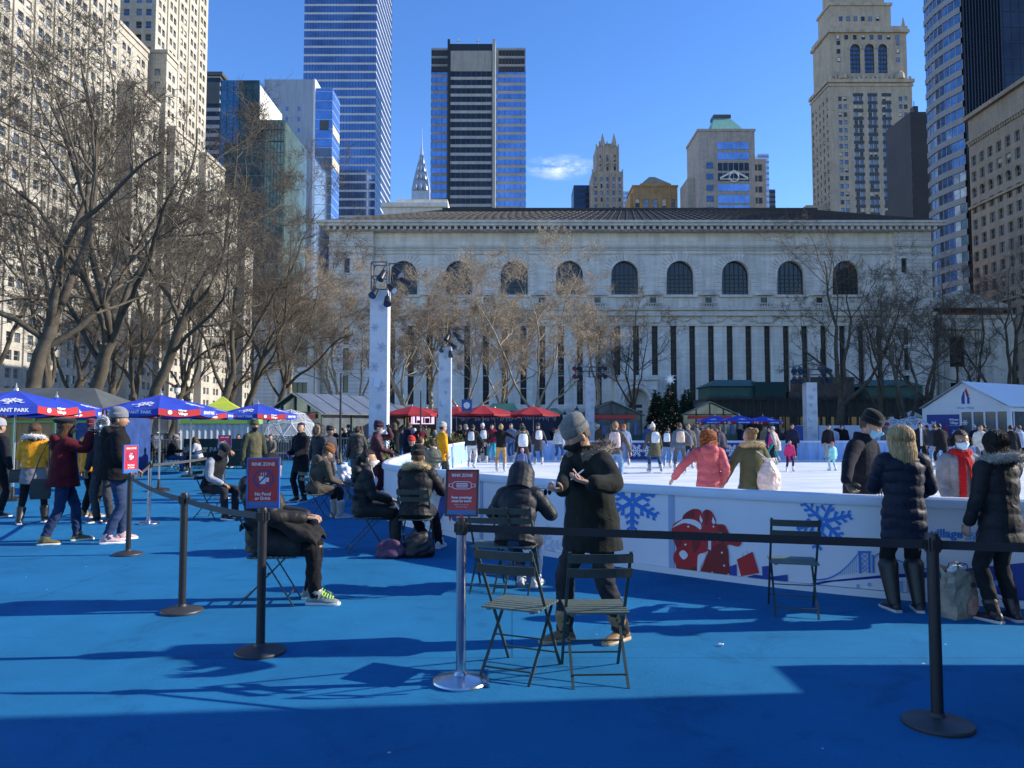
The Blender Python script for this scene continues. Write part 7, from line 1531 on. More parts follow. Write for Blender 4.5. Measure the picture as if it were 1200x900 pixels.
# --- standing man at the centre
MX, MY = G(694, 752); MF = R(124)
def W2L(px, py, Y, H=1.70):
    X, Z = at(px, py, Y); v = rotz(-MF)@np.array([X-MX, Y-MY, Z]); return tuple(v*1.7/H)
PM_ = P('standing man in a dark olive parka, grey knitted cap and black mask', 694, 752, H=1.70, face=124, lod=0, coat=(.017,.0195,.0165), hem=.70, bulk=1.14, flare=1.05, fat=1.12, fur=(.20,.165,.125), hat=('beanie',(.20,.195,.175)), hair=('short',(.1,.07,.05)), mask=(.012,.012,.013), legs=(.030,.030,.033), lstyle='denim', legw=1.1, shoe=(.26,.155,.07), sole=(.45,.35,.22), boots=.13, handR=W2L(659,575,5.52), handL=W2L(693,566,5.33), elR=(.5,-.3,-1), elL=(-.7,-.6,-.7), hp=.42, hy=-.25, lean=.08, curl=(.35,.8), pnL=(0,-.2,1), pnR=(0,-.2,1), footR=(.14,.16,0), footL=(-.10,-.20,0), skin=0, dirL=(.45,.85,.2), dirR=(-.05,.95,.05))
# --- right group
P('man in a black knitted cap and blue mask leaning on the barrier from the ice', 1006, Y=8.15, H=1.74, face=-142, lod=0, coat=(.012,.014,.022), hem=.80, hat=('beanie',(.013,.013,.014)), hair=('short',BRH), mask=(.22,.50,.75), legs=(.02,.02,.025), skates=True, z=.035, handR=tuple((rotz(R(142))@np.array([xat(990,7.62,580)-xat(1006,8.15,520),7.62-8.15,1.03-.035]))*1.7/1.74), handL=(-.25,.3,1.0), gloves=(.015,.015,.015), dirR=(-.2,.5,-.8), hp=.30, hy=.35, lean=.10, collar=True, skin=3)
P('blonde woman in a long navy puffer coat and black knee boots', 1062, 716, H=1.64, face=-6, lod=0, coat=(.010,.013,.027), style='puffer', quilt=.105, hem=.66, bulk=1.04, hair=('long',(.46,.31,.15)), legs=K_, shoe=(.018,.017,.016), boots=.34, handR=(.24,.30,1.02), handL=(-.10,.34,1.08), gloves=(.10,.012,.016), elL=(-.5,-.2,-.8))
P('woman in a grey coat, red scarf and blue mask facing the camera', 1124, Y=8.1, H=1.56, face=178, lod=0, coat=(.27,.265,.27), hem=.62, hair=('short',DKH), mask=(.50,.68,.86), scarf=(.48,.012,.016), earmuff=(.012,.011,.012), legs=K_, skates=True, z=.035, handR=(.24,.20,.90), handL=(-.24,.20,.90), skin=1, hp=.05)
P('dark haired woman in a black coat with a grey fur collar at the right edge', 1176, 728, H=1.60, face=14, lod=0, coat=(.013,.013,.016), style='puffer', quilt=.16, hem=.70, flare=1.06, fur=(.30,.27,.23), hair=('bob',DKH), legs=(.016,.016,.018), lstyle='denim', shoe=(.03,.015,.02), boots=.10, handL=(-.24,.10,.86), handR=(.12,.32,1.0))
# --- skaters close to the barrier
P('red haired skater in a long pink puffer coat', 830, Y=10.3, H=1.55, face=-4, lod=0, coat=(.42,.085,.10), style='puffer', quilt=.12, hem=.50, hair=('curly',REDH), legs=K_, skates=True, z=.035, hood=True, handL=(-.50,.05,.98), handR=(.20,.05,.90), elL=(-.6,-.8,-.2))
P('skater in an olive parka with a tan fur hood holding the pink skater', 880, Y=10.5, H=1.58, face=8, lod=0, coat=(.095,.10,.055), hem=.66, flare=1.08, hair=('bun',(.30,.17,.07)), fur=(.50,.38,.20), legs=LJEAN, lstyle='denim', skates=True, z=.035, handL=(-.40,.05,.90), handR=(.24,.12,.92), elL=(-.6,-.8,-.2), hy=.5)
# --- skaters farther out
far = [
 ('skater in white trousers and a dark jacket with a pale backpack',553,29.5,1.70,-10,dict(coat=(.03,.035,.035),hem=.86,legs=(.50,.50,.52),handR=(.45,.05,.95),hair=('short',DKH))),
 ('skater in tan trousers and a black top with both arms spread',587,27,1.70,0,dict(coat=(.012,.012,.013),hem=.86,legs=(.42,.25,.09),handL=(-.52,.05,1.05),handR=(.55,.05,1.15),hair=('short',(.35,.22,.1)))),
 ('skater in a black jacket with a big white backpack near the left boards',566,34,1.72,10,dict(coat=(.015,.015,.017),hem=.8,legs=K_,hat=('beanie',(.6,.6,.6)),hair=None)),
 ('skater in a red top and teal trousers behind the tan trousers',577,34.5,1.72,170,dict(coat=(.25,.02,.05),hem=.84,legs=(.03,.35,.38),hair=('short',DKH))),
 ('skater in blue clothes near the far left corner of the ice',600,34.8,1.76,160,dict(coat=(.10,.14,.24),hem=.8,legs=JEAN,hair=('short',BRH))),
 ('skater in an olive hooded jacket behind the one with a child',612,30,1.74,5,dict(coat=(.14,.13,.09),hem=.82,legs=(.10,.17,.30),hair=('short',BRH),hood=True)),
 ('skater in a long dark coat bending over a child',613,23.6,1.62,0,dict(coat=(.028,.024,.028),hem=.62,legs=JEAN,hair=('short',DKH),handL=(-.25,.3,.8),handR=(.25,.3,.8),lean=.25,footL=(-.28,0,0),footR=(.28,0,0),hp=.3,hat=('beanie',(.02,.02,.022)))),
 ('small child in jeans between the legs of the bending skater',612,23.2,.92,0,dict(coat=(.10,.14,.28),hem=.8,legs=JEAN,hair=None,hat=('beanie',(.6,.35,.4)))),
 ('skater in a long charcoal coat with a white round backpack',631,32.5,1.72,6,dict(coat=(.05,.047,.05),hem=.55,legs=JEAN,hair=None,hat=('beanie',(.03,.03,.04)),handR=(.36,.05,.85))),
 ('skater in a white puffer and grey bobble cap',654,34.3,1.62,-30,dict(coat=(.55,.55,.53),hem=.84,legs=JEAN,hair=None,hat=('beanie',(.22,.22,.26),(.3,.3,.34)),fur=(.4,.35,.28))),
 ('skater in a grey puffer and pale jeans with a patterned backpack',721,20.5,1.74,-12,dict(coat=(.085,.08,.085),style='puffer',quilt=.1,hem=.84,legs=LJEAN,hair=('short',(.3,.16,.08)),handR=(.38,.1,.9))),
 ('skater in an orange beanie and grey blue jacket',733,31,1.66,10,dict(coat=(.16,.22,.36),hem=.8,legs=GREYT,hair=None,hat=('beanie',(.50,.12,.03)))),
 ('skater in a wide olive coat and white bobble hat',767,26.5,1.68,6,dict(coat=(.105,.10,.06),hem=.56,flare=1.35,legs=JEAN,hair=None,hat=('beanie',(.7,.7,.66),(.7,.7,.68)),handL=(-.42,.05,.66),footR=(.24,0,0))),
 ('dark clothed skater leaning between the olive coat and the grey jacket',782,30,1.60,-20,dict(coat=(.03,.03,.04),hem=.84,legs=LJEAN,hair=('short',DKH),lean=.3)),
 ('skater in a slate blue jacket and grey trousers with a tan backpack',797,26.2,1.74,-6,dict(coat=(.11,.14,.19),hem=.84,legs=(.10,.105,.115),hair=('short',BRH),handR=(.36,.02,.95),footL=(-.16,0,0),footR=(.18,.05,0),hood=True)),
 ('skater in a brown jacket close behind the slate blue one',807,29.5,1.72,-10,dict(coat=(.15,.13,.11),hem=.84,legs=K_,hair=('short',(.3,.22,.14)))),
 ('skater in a grey coat near the far boards right of the fir trees',817,34,1.70,0,dict(coat=(.15,.155,.17),hem=.62,legs=K_,hair=('short',BRH))),
 ('dark skater leaning sideways just behind the red haired skater',847,30.5,1.62,40,dict(coat=(.06,.055,.07),hem=.8,legs=NAVYC,hair=('short',BRH),lean=.25,handR=(.5,.1,.8))),
 ('skater in a beige coat bending forward near the far boards',911,32,1.66,60,dict(coat=(.42,.38,.32),hem=.6,legs=K_,hair=('short',DKH),lean=.4)),
 ('skater in a magenta top and teal skirt near the far boards',907,34,1.56,20,dict(coat=(.50,.05,.18),hem=.9,legs=(.03,.25,.26),hair=None,hat=('beanie',(.5,.45,.5)))),
 ('child in a hot pink coat and white skates',925,27.2,1.13,170,dict(coat=(.60,.045,.15),hem=.58,legs=(.05,.02,.05),hair=('short',DKH),shoe=(.7,.7,.72))),
 ('adult in a navy coat behind the child in hot pink',929,34.6,1.72,150,dict(coat=(.02,.022,.045),hem=.62,legs=K_,hair=('short',DKH))),
 ('skater in purple left of the magenta top',901,35,1.5,-60,dict(coat=(.05,.02,.11),hem=.75,legs=NAVYC,hair=('short',BRH))),
 ('man in a black jacket and khaki trousers standing at the far boards',970,34.6,1.70,178,dict(coat=(.014,.014,.016),hem=.82,legs=(.38,.34,.27),hair=('short',DKH))),
 ('small child in a turquoise suit and pink hat',976,27.6,1.02,10,dict(coat=(.28,.62,.60),hem=.7,legs=(.30,.62,.60),hair=None,hat=('beanie',(.6,.16,.18)),shoe=(.7,.7,.72))),
 ('man in an open dark coat over a white shirt walking on the ice at right',1078,32.5,1.76,178,dict(coat=(.016,.017,.024),hem=.62,openc=(.6,.6,.6),legs=K_,hair=('short',DKH))),
 ('skater in an olive jacket left of the poster on the marquee',1088,35,1.68,20,dict(coat=(.05,.055,.03),hem=.8,legs=K_,hair=('short',DKH))),
 ('skater in jeans and a navy jacket in front of the marquee poster',1095,30.5,1.70,-30,dict(coat=(.03,.035,.05),hem=.82,legs=LJEAN,hair=('short',BRH))),
 ('skater in black with back turned in front of the marquee poster',1104,28.5,1.74,0,dict(coat=(.014,.014,.015),hem=.7,legs=K_,hair=('short',DKH))),
 ('skater in a cream coat right of the woman with the red scarf',1149,29,1.66,160,dict(coat=(.55,.52,.45),hem=.7,legs=GREYT,hair=('short',BRH))),
 ('skater in a dark green jacket in front of the marquee windows',1158,31,1.70,30,dict(coat=(.03,.05,.04),hem=.8,legs=K_,hair=('short',DKH))),
 ('skater in a black puffer near the right edge of the ice',1186,27.5,1.66,-20,dict(coat=(.018,.018,.02),hem=.76,legs=JEAN,hair=('short',DKH))),
 ('skater in a pale blue jacket at the right edge of the ice',1198,30,1.66,20,dict(coat=(.30,.38,.50),hem=.8,legs=K_,hair=('short',BRH))),
]
bp_spec = {0:(WHITE,.9),2:(WHITE,1.),6:((.62,.66,.70),1.05),8:((.7,.7,.7),1.),10:((.55,.40,.36),1.1),12:((.62,.64,.68),1.),13:((.66,.7,.74),.9),14:((.62,.44,.32),1.)}
def backpack(J, label, col, sc=1., dz=1.20, back=.20, drawn=False):
    s = J['s']; root = J['root']; c = J['tp']((0,-back,dz)); w = J['w'](c); q = MB()
    prof = ((-.20,.10,.04),(-.18,.14,.07),(-.08,.145,.09),(.05,.14,.08),(.14,.125,.06),(.18,.09,.035)) if not drawn else ((-.25,.06,.04),(-.21,.14,.10),(-.10,.17,.125),(.04,.14,.10),(.14,.07,.05),(.19,.05,.03),(.22,.08,.05))
    q.loft([[(rx*cos(a)*sc, ry*sin(a)*sc, z*sc) for a in np.linspace(0,2*pi,16,endpoint=False)] for z, rx, ry in prof])
    V, Fl = remesh(q, .02, 2, .006, .09, 5); t = thing('backpack', label, 'backpack', tuple(w), root.rotation_euler[2])
    finish('bag', V, Fl, [M('bag_%.2f_%.2f_%.2f' % col, col, .55, nz=(8,.15), bump=(25,.3))], t)
    m = MB()
    for sg in (-1,1): m.tube([(sg*.07*sc,.02,.16*sc),(sg*.10*sc,.10,.26*sc),(sg*.12*sc,.17,.22*sc)], .012, 6); m.tube([(sg*.10*sc,.05,-.15*sc),(sg*.14*sc,.12,-.10*sc),(sg*.16*sc,.17,0)], .009, 6)
    m.build('strap', M('bag_strap', (.06,.06,.07), .8), t); return t
for i, (lb, px, Y, H, fc, kw) in enumerate(far):
    g = random.Random(i+50); kw = dict(kw); kw.setdefault('footL', (-.13,g.uniform(-.12,.22),0)); kw.setdefault('footR', (.13,g.uniform(-.22,.12),0)); kw.setdefault('shoe', (.35,.35,.36))
    J = P(lb, px, Y=Y, H=H, face=fc, lod=1 if Y < 24 else 2, skates=True, z=.035, lean=kw.pop('lean', g.uniform(.04,.26)), group='skaters on the ice', **kw)
    if i in bp_spec: backpack(J, ('white','','big white','','','','pale see through','','white round','','patterned pinkish','','round silver','pale blue','tan')[i]+' backpack on the '+('skater in white trousers','','black jacket skater near the left boards','','','','bending skater','','long charcoal coat skater','','grey puffer skater','','olive coat skater','dark leaning skater','slate blue skater')[i], bp_spec[i][0], bp_spec[i][1])
# bag of the olive parka skater
J = None
for o in list(COL.objects):
    if o.name.startswith('person') and o.get('label', '').startswith('skater in an olive parka'): gp = o
a = gp.rotation_euler[2]; q = MB(); sc = 1.0
q.loft([[(rx*cos(t), ry*sin(t), z) for t in np.linspace(0,2*pi,20,endpoint=False)] for z, rx, ry in ((-.26,.05,.04),(-.23,.13,.09),(-.12,.165,.12),(.02,.15,.11),(.12,.09,.07),(.18,.05,.04),(.22,.09,.06))])
V, Fl = remesh(q, .011, 1, .008, .07, 5); t = thing('drawstring_bag', 'pale see through drawstring bag with a pinkish load on the olive parka skater', 'bag', (gp.location[0]+.17, gp.location[1]-.20, .98), a)
finish('bag', V, Fl, [M('see_through_bag', (.62,.58,.56), .35, nz=(4,.1), col2=(.62,.42,.33), bump=(18,.5))], t); m = MB(); m.tube([(0,.02,.2),(-.10,.10,.30),(-.2,.2,.36)], .008, 6); m.tube([(-.06,.04,-.2),(-.14,.12,0),(-.22,.2,.2)], .008, 6); m.build('strap', M('white_cord', (.7,.7,.72), .8), t)
# --- cafe guests at left
sitter('man in a grey cap and black jacket sitting at a cafe table, facing right', 'chair under the grey capped cafe guest', 201, 553, -84, H=1.74, lod=1, coat=(.013,.013,.015), hem=.8, legs=JEAN, hat=('cap',(.25,.25,.26)), hair=('short',DKH), lean=.2, handR=(.1,.42,.72), handL=(-.1,.42,.72))
sitter('woman in a pale grey coat eating at the cafe table, facing left', 'chair under the woman in the pale grey coat', 231, 551, 88, H=1.64, lod=1, coat=(.40,.41,.44), hem=.66, legs=K_, hair=('long',BRH), lean=.22, handR=(.05,.40,.90), handL=(-.08,.4,.8))
sitter('person in a brown fur trimmed coat at the table behind the grey capped guest', 'chair under the brown fur trimmed coat', 192, 545, 150, H=1.70, lod=2, coat=(.28,.17,.09), hem=.8, legs=K_, hair=('short',BRH), fur=(.35,.22,.12))
sitter('person in a black coat at the far table left of the lettered screen', 'chair under the person in black at the far table', 178, 547, -60, H=1.66, lod=2, coat=(.02,.02,.02), hem=.8, legs=K_, hair=('short',DKH))
sitter('guest in a brown jacket beside the olive parka man', 'chair under the guest in the brown jacket', 316, 549, 180, H=1.70, lod=2, coat=(.14,.12,.09), hem=.8, legs=K_, hair=('short',DKH))
sitter('guest in a dark red jacket behind the small red sign', 'chair under the guest in the dark red jacket', 278, 547, 150, H=1.70, lod=2, coat=(.10,.02,.03), hem=.8, legs=K_, hair=('short',DKH)); sitter('guest in a grey sweater right of the small red sign', 'chair under the guest in the grey sweater', 290, 548, 200, H=1.66, lod=2, coat=(.24,.24,.24), hem=.85, legs=JEAN, hair=('short',BRH))
# --- crowd beyond the left barrier and the rink; every label names clothes and spot
cols = {'black':(.013,.013,.015),'charcoal':(.04,.04,.045),'navy':(.014,.018,.04),'brown':(.10,.065,.04),'olive':(.06,.062,.036),'maroon':(.09,.014,.022),'grey':(.17,.17,.18),'red':(.36,.02,.02),'tan':(.30,.22,.13),'white':(.55,.55,.54),'blue':(.05,.10,.28),'pink':(.45,.10,.15),'green':(.03,.09,.05)}
P('man in a bright yellow coat and grey cap standing behind the left barrier', 518, Y=21.5, H=1.72, face=-62, lod=1, coat=(.66,.30,.015), hem=.66, hat=('beanie',(.42,.41,.38)), hair=('short',DKH), legs=DG)
sitter('seated person in a red beanie and black coat behind the left barrier', 'chair under the red beanie', 483, 572, -30, H=1.72, lod=1, coat=(.014,.014,.016), hem=.66, hat=('beanie',(.50,.02,.02)), hair=None, legs=K_)
sitter('seated person in a dark jacket right of the red beanie', 'chair under the dark jacket right of the red beanie', 494, 567, -40, H=1.72, lod=1, coat=(.05,.048,.05), hem=.8, hair=('short',BRH), legs=K_); sitter('seated person in a speckled olive coat next to the yellow coat man', 'chair under the speckled olive coat', 506, 573, 20, H=1.66, lod=1, coat=(.11,.11,.085), hem=.7, hair=('short',DKH), legs=K_)
crowd = [('black',462,29,'standing just right of the tallest column',20,None),('charcoal',470,32,'second figure right of the tallest column',160,None),('navy',477,30,'in front of the brown stall',-60,None),('black',486,36,'under the pink screen at its left end',170,'white'),('maroon',492,33,'under the pink screen at its middle',-20,None),('olive',500,36,'under the pink screen at its right end',60,None),('charcoal',508,34,'just left of the yellow coat man',180,None),('black',538,37.5,'at the far left corner outside the boards',0,None),('navy',545,39,'beside the second column foot',-90,'grey'),
 ('black',402,37.5,'at the kiosk counter left of the tallest column',-30,None),('charcoal',409,38.5,'close behind the one at the kiosk counter',180,'black'),('navy',416,37.2,'between the slim pole and the tallest column',0,None),('brown',424,39,'right beside the tallest column shaft',60,None),('black',394,39,'just left of the slim pole',150,None),
 ('black',648,41,'under the rightmost red umbrella',180,'red'),('charcoal',664,39.5,'beyond the boards right of the white puffer',90,None),('brown',703,40,'below the far light column',0,'white'),('blue',760,38.8,'beyond the navy banner, right half',180,None),
 ('black',822,39,'under the leftmost far blue umbrella',180,None),('navy',868,40.5,'right of the middle far blue umbrella',180,'tan'),('tan',897,41,'right of the rightmost far blue umbrella',170,None),('olive',905,38.6,'left of the light column with four clusters',30,None),('charcoal',915,39.6,'beyond the boards behind the beige coat',-90,'grey'),
 ('black',988,38.4,'in front of the pale mural, left part',180,None),('maroon',1020,40,'in front of the pale mural, middle',40,None),('grey',1036,39,'in front of the pale mural, right part',-120,'red'),('brown',1130,39.5,'at the first marquee window',0,None),('navy',1143,41,'at the second marquee window',180,'white'),('tan',1176,40.5,'at the marquee corner post',90,None),('black',1191,39,'right of the marquee corner post',180,'blue')]
for i, (c, px, Y, where, fc, ht) in enumerate(crowd):
    g = random.Random(i+900); P('%s coated %sperson %s' % (c, (ht+' hatted ') if ht else '', where), px, Y=Y, H=g.uniform(1.5,1.82), face=fc+g.uniform(-40,40), lod=2, lean=g.uniform(-.02,.22), handR=g.choice((None,(.3,.3,1.05),(.12,.25,1.45))), hr=g.uniform(-.2,.2), coat=cols[c], hem=g.choice((.62,.75,.82)), hat=('beanie',cols[ht]) if ht else None, hair=None if ht else (g.choice(('short','short','bob')),g.choice((DKH,BRH,BRH,BLH))), legs=g.choice((K_,DG,JEAN)), mask=g.choice((None,(.5,.6,.7))), group='bystanders around the rink')
# ================================================================== tables and small things
TBL = M('green_table_top', (.07,.10,.085), .5, nz=(8,.2))
def table(label, x, y, r_=.36, square=False):
    t = thing('cafe_table', label, 'table', (x,y,0)); m = MB()
    if square: m.box(-.3,.3,-.3,.3,.70,.72)
    else: m.lathe([(0,.70),(r_,.70),(r_+.006,.71),(r_,.722),(0,.722)], k=28)
    m.build('table_top', TBL, t)
    for a in (pi/4, 3*pi/4): m = MB(); d = (cos(a)*.27, sin(a)*.27); m.bar((d[0],d[1],0),(-d[0]*.7,-d[1]*.7,.70), .018); m.bar((-d[0],-d[1],0),(d[0]*.7,d[1]*.7,.70), .018); m.build('leg', CHG, t)
x, y = G(497, 626); tx, ty = x, y+.06; table('small green table between the seated women and the printed barrier', tx, ty)
x, y = G(216, 551); table('cafe table between the grey capped man and the pale coated woman', x, y, .32); x, y = G(186, 547); table('cafe table in front of the brown fur trimmed coat', x, y+.5, .32); x, y = G(285, 548); table('cafe table behind the small red sign', x, y-.4, .32)
t = thing('drink_can', 'red drink can with a white straw on the small table', 'can', (tx+.30, ty-.06, .723)); m = MB(); m.lathe([(0,0),(.028,0),(.033,.012),(.033,.11),(.027,.122),(0,.122)], k=20); m.build('can_body', M('red_can', (.55,.02,.025), .3, metal=.3), t, smooth=R(40)); m = MB(); m.tube([(.005,0,.12),(-.004,0,.17),(-.025,0,.21)], .004, 6); m.build('straw', WHP, t); m = MB(); m.lathe([(.0335,.03),(.0335,.05)], k=20); m.build('white_band', WHP, t)
t = thing('food_tray', 'paper food tray with yellow wrapping on the small table', 'tray', (tx-.20, ty+.02, .723)); m = MB(); m.loft([[(-.13*q,-.09*q,z),(.13*q,-.09*q,z),(.13*q,.09*q,z),(-.13*q,.09*q,z)] for q, z in ((.8,0),(1,.045),(.96,.045),(.77,.006))]); m.build('tray', M('paper_tray', (.65,.6,.5), .8), t); m = MB(); m.box(-.08,.07,-.05,.05,.012,.055); m.build('wrapping', M('yellow_wrap', (.6,.42,.08), .6, nz=(20,.3)), t)
def sack(name, label, x, y, z, prof, col, seed, amp=.03, wl=.16, part='sack', vox=.014, rough=.4):
    q = MB(); q.loft([[(rx*cos(t), ry*sin(t), zz) for t in np.linspace(0,2*pi,18,endpoint=False)] for zz, rx, ry in prof]); V, Fl = remesh(q, vox, 1, amp, wl, seed); t = thing(name, label, 'bag', (x,y,z)); finish(part, V, Fl, [col], t); return t
x, y = G(404, 592); chair_at(x, y, -70, 'bistro chair carrying the crumpled white plastic bag'); sack('plastic_bag', 'crumpled white plastic bag on a chair beside the seated rust cap', x, y, .46, ((0,.10,.10),(.04,.18,.16),(.18,.2,.17),(.30,.13,.11),(.38,.05,.05),(.42,.07,.06)), M('white_plastic', (.62,.63,.65), .35, nz=(6,.2), bump=(20,.5)), 3)
x, y = G(436, 610); sack('tote_bag', 'white tote bag leaning behind the masked woman with the ponytail', x, y+.4, 0, ((0,.16,.10),(.05,.2,.13),(.3,.19,.11),(.44,.15,.05),(.47,.12,.02)), M('white_canvas_tote', (.62,.60,.58), .8, nz=(8,.15)), 6, .02)
x, y = G(447, 655); sack('purple_bag', 'purple and white patterned bag at the feet of the ponytail woman', x+.10, y+.1, 0, ((0,.14,.10),(.04,.19,.12),(.16,.18,.10),(.22,.12,.05)), M('purple_bag', (.06,.008,.055), .6, nz=(7,.3), col2=(.10,.06,.10)), 7, .02)
x, y = G(489, 655); sack('black_rucksack', 'black rucksack under the chair of the tan fur collar', x, y+.15, 0, ((0,.14,.12),(.05,.2,.15),(.2,.18,.14),(.3,.1,.08)), M('black_nylon', (.015,.015,.017), .6, nz=(8,.2)), 8, .02)
# coat laid over the slouching person's lap
x, y = G(350, 706); q = MB(); q.loft([[(a*.11+c[0], .19*b+c[1], c[2]+e*.045) for a, b, e in ((-1,-1,-1),(0,-1.1,0),(1,-1,-1),(1.1,0,1),(1,1,-1),(0,1.1,0),(-1,1,-1),(-1.1,0,1))] for c in ((-.15,0,.80),(-.06,0,.75),(.03,0,.70),(.10,0,.64),(.13,0,.58))])
V, Fl = remesh(q, .012, 3, .014, .12, 9); t = thing('folded_coat', 'dark coat bundled on the lap of the slouching person', 'coat', (x-.02, y, 0)); finish('bundle', V, Fl, [cloth((.022,.021,.021))], t)
# shopping bag
x, y = G(1134, 727); t = thing('shopping_bag', 'worn brown and grey shopping bag with a red print on the carpet', 'bag', (x, y+.12, 0), R(20)); hw, hd, hh = .135, .085, .40; m = MB(); g = np.random.default_rng(4); rows = []
for z in np.linspace(0, hh, 9):
    f = z/hh; ring = []
    for a, b in ((-1,-1),(-.33,-1),(.33,-1),(1,-1),(1,-.33),(1,.33),(1,1),(.33,1),(-.33,1),(-1,1),(-1,.33),(-1,-.33)): ring.append((a*hw*(1-.05*f)+g.normal()*.005*(1+f), b*hd*(1-.25*f)+g.normal()*.005*(1+f), z+(.02*g.normal() if f == 1 else 0)))
    rows.append(ring)
m.loft(rows, 0, caps=False); m.add(rows[0], [tuple(range(12))[::-1]]); m.build('paper_body', M('worn_bag_paper', (.42,.35,.25), .7, nz=(7,.5), col2=(.15,.14,.12), bump=(18,.5)), t)
m = MB(); m.plate([(-.02,.05),(.06,.03),(.11,.09),(.10,.18),(.04,.20),(-.01,.13)], lambda u, v, o: (u,-hd*(1-.25*v/hh)-.018-o,v), .003); m.build('red_print', M('faded_red_print', (.50,.13,.07), .7, nz=(14,.4), col2=(.55,.38,.28)), t); m = MB(); m.plate([(.065+.025*cos(q), .28+.025*sin(q)) for q in np.linspace(0,2*pi,14,endpoint=False)], lambda u, v, o: (u,-hd*(1-.25*v/hh)-.018-o,v), .003); m.build('round_print', M('dark_bag_print', (.05,.05,.05), .7), t)
m = MB()
for sy in (-1,1): m.tube([(-.06,sy*hd*.7,hh-.02),(-.05,sy*hd*.5,hh+.05),(0,sy*hd*.3,hh+.06),(.05,sy*hd*.5,hh+.05),(.06,sy*hd*.7,hh-.02)], .006, 6)
m.build('handle', M('bag_handle', (.10,.09,.08), .7), t); m = MB(); m.ell((-.02,0,hh-.01), .09,.05,.05, 12, 8); m.build('tissue', M('crumpled_tissue', (.6,.6,.58), .8, bump=(30,.6)), t)
# shoulder bags
J = [o for o in COL.objects if o.get('label','').startswith('woman in a burgundy coat')][0]; x, y = J.location[:2]; t = thing('shoulder_bag', 'dark shoulder bag hanging at the burgundy coat woman', 'bag', (x-.24, y-.13, .78), R(30)); m = MB(); m.loft([[(-.13*q,-.05*q,z),(.13*q,-.05*q,z),(.13*q,.05*q,z),(-.13*q,.05*q,z)] for q, z in ((.9,-.16),(1,-.1),(.95,.08),(.8,.12))]); m.build('bag', cloth((.035,.04,.038),'leather'), t); m = MB(); m.tube([(-.1,0,.1),(-.02,.03,.40),(.08,.10,.64),(.1,.0,.1)], .009, 6); m.build('strap', cloth((.03,.03,.03),'leather'), t)
t = thing('camera', 'small black camera held up by the burgundy coat woman', 'camera', (0,0,0), R(-62)); a = R(-62); hx = J.location[0]-sin(a)*.33*1.02; hy_ = J.location[1]+cos(a)*.33*1.02; t.location = (hx, hy_, 1.555); m = MB(); m.box(-.06,.06,-.025,.025,-.035,.035); m.box(-.02,.02,-.02,.02,.035,.05); m.build('camera_body', LAMPB, t); m = MB(); m.tube([(0,.025,0),(0,.085,0)], .03, 16); m.build('lens', LAMPB, t); m = MB(); m.tube([(.03,-.03,.028),(.03,-.02,.028)], .012, 10); m.build('eyepiece', M('pale_eyepiece', (.6,.6,.6), .4), t)
J = [o for o in COL.objects if o.get('label','').startswith('woman in a mustard puffer')][0]; x, y = J.location[:2]; t = thing('crossbody_bag', 'small dark crossbody bag at the hip of the mustard puffer woman', 'bag', (x-.26, y-.04, .80), R(20)); m = MB(); m.loft([[(-.10*q,-.045*q,z),(.10*q,-.045*q,z),(.10*q,.045*q,z),(-.10*q,.045*q,z)] for q, z in ((.9,-.12),(1,-.06),(.95,.08),(.8,.1))]); m.build('bag', cloth((.03,.03,.03),'leather'), t); m = MB(); m.tube([(.05,-.02,.1),(.20,-.115,.33),(.34,-.13,.53),(.42,-.06,.60)], .008, 6); m.build('strap', cloth((.025,.025,.025),'leather'), t)
# things in the standing man's hands
w = PM_['w']; s = PM_['s']; p = w(PM_['wr'][1]+PM_['s']*np.array([.10,.06,-.02])); t = thing('sunglasses', 'dark sunglasses dangling from the standing man\'s hand', 'sunglasses', tuple(p), R(60)); m = MB()
for sg in (-1,1): m.tube([(sg*.034+.026*cos(a), 0, .021*sin(a)) for a in np.linspace(0,2*pi,16)], .0025, 5, caps=False)
m.tube([(-.01,0,.006),(.01,0,.006)], .0025, 5); m.build('frame', LAMPB, t)
for sg in (-1,1): m = MB(); m.ell((sg*.034,0,0), .025,.002,.020, 14, 6); m.build('lens', GL_DARK, t); m = MB(); m.tube([(sg*.06,0,.01),(sg*.06,.06,.02),(sg*.055,.12,.015),(sg*.05,.135,-.005)], .0025, 5); m.build('temple', LAMPB, t)
p = w(PM_['wr'][-1]+PM_['s']*np.array([.08,.06,.05])); t = thing('paper_stick', 'crossed white paper sticks in the standing man\'s raised hand', 'paper stick', tuple(p)); m = MB(); m.tube([(-.045,0,-.03),(.045,0,.04)], .005, 8); m.build('stick', WHP, t); m = MB(); m.tube([(-.03,-.006,.045),(.03,-.006,-.035)], .005, 8); m.build('stick', M('pinkish_paper', (.7,.5,.45), .7), t)
# litter
x, y = G(845, 757); t = thing('paper_scrap', 'crumpled scrap of white paper on the sunlit carpet', 'litter', (x,y,0)); q = MB(); q.ell((0,0,.010), .022,.013,.009, 10, 6); V, Fl = remesh(q, .005, 0, .006, .03, 2); finish('scrap', V, Fl, [WHP], t, smooth=False)
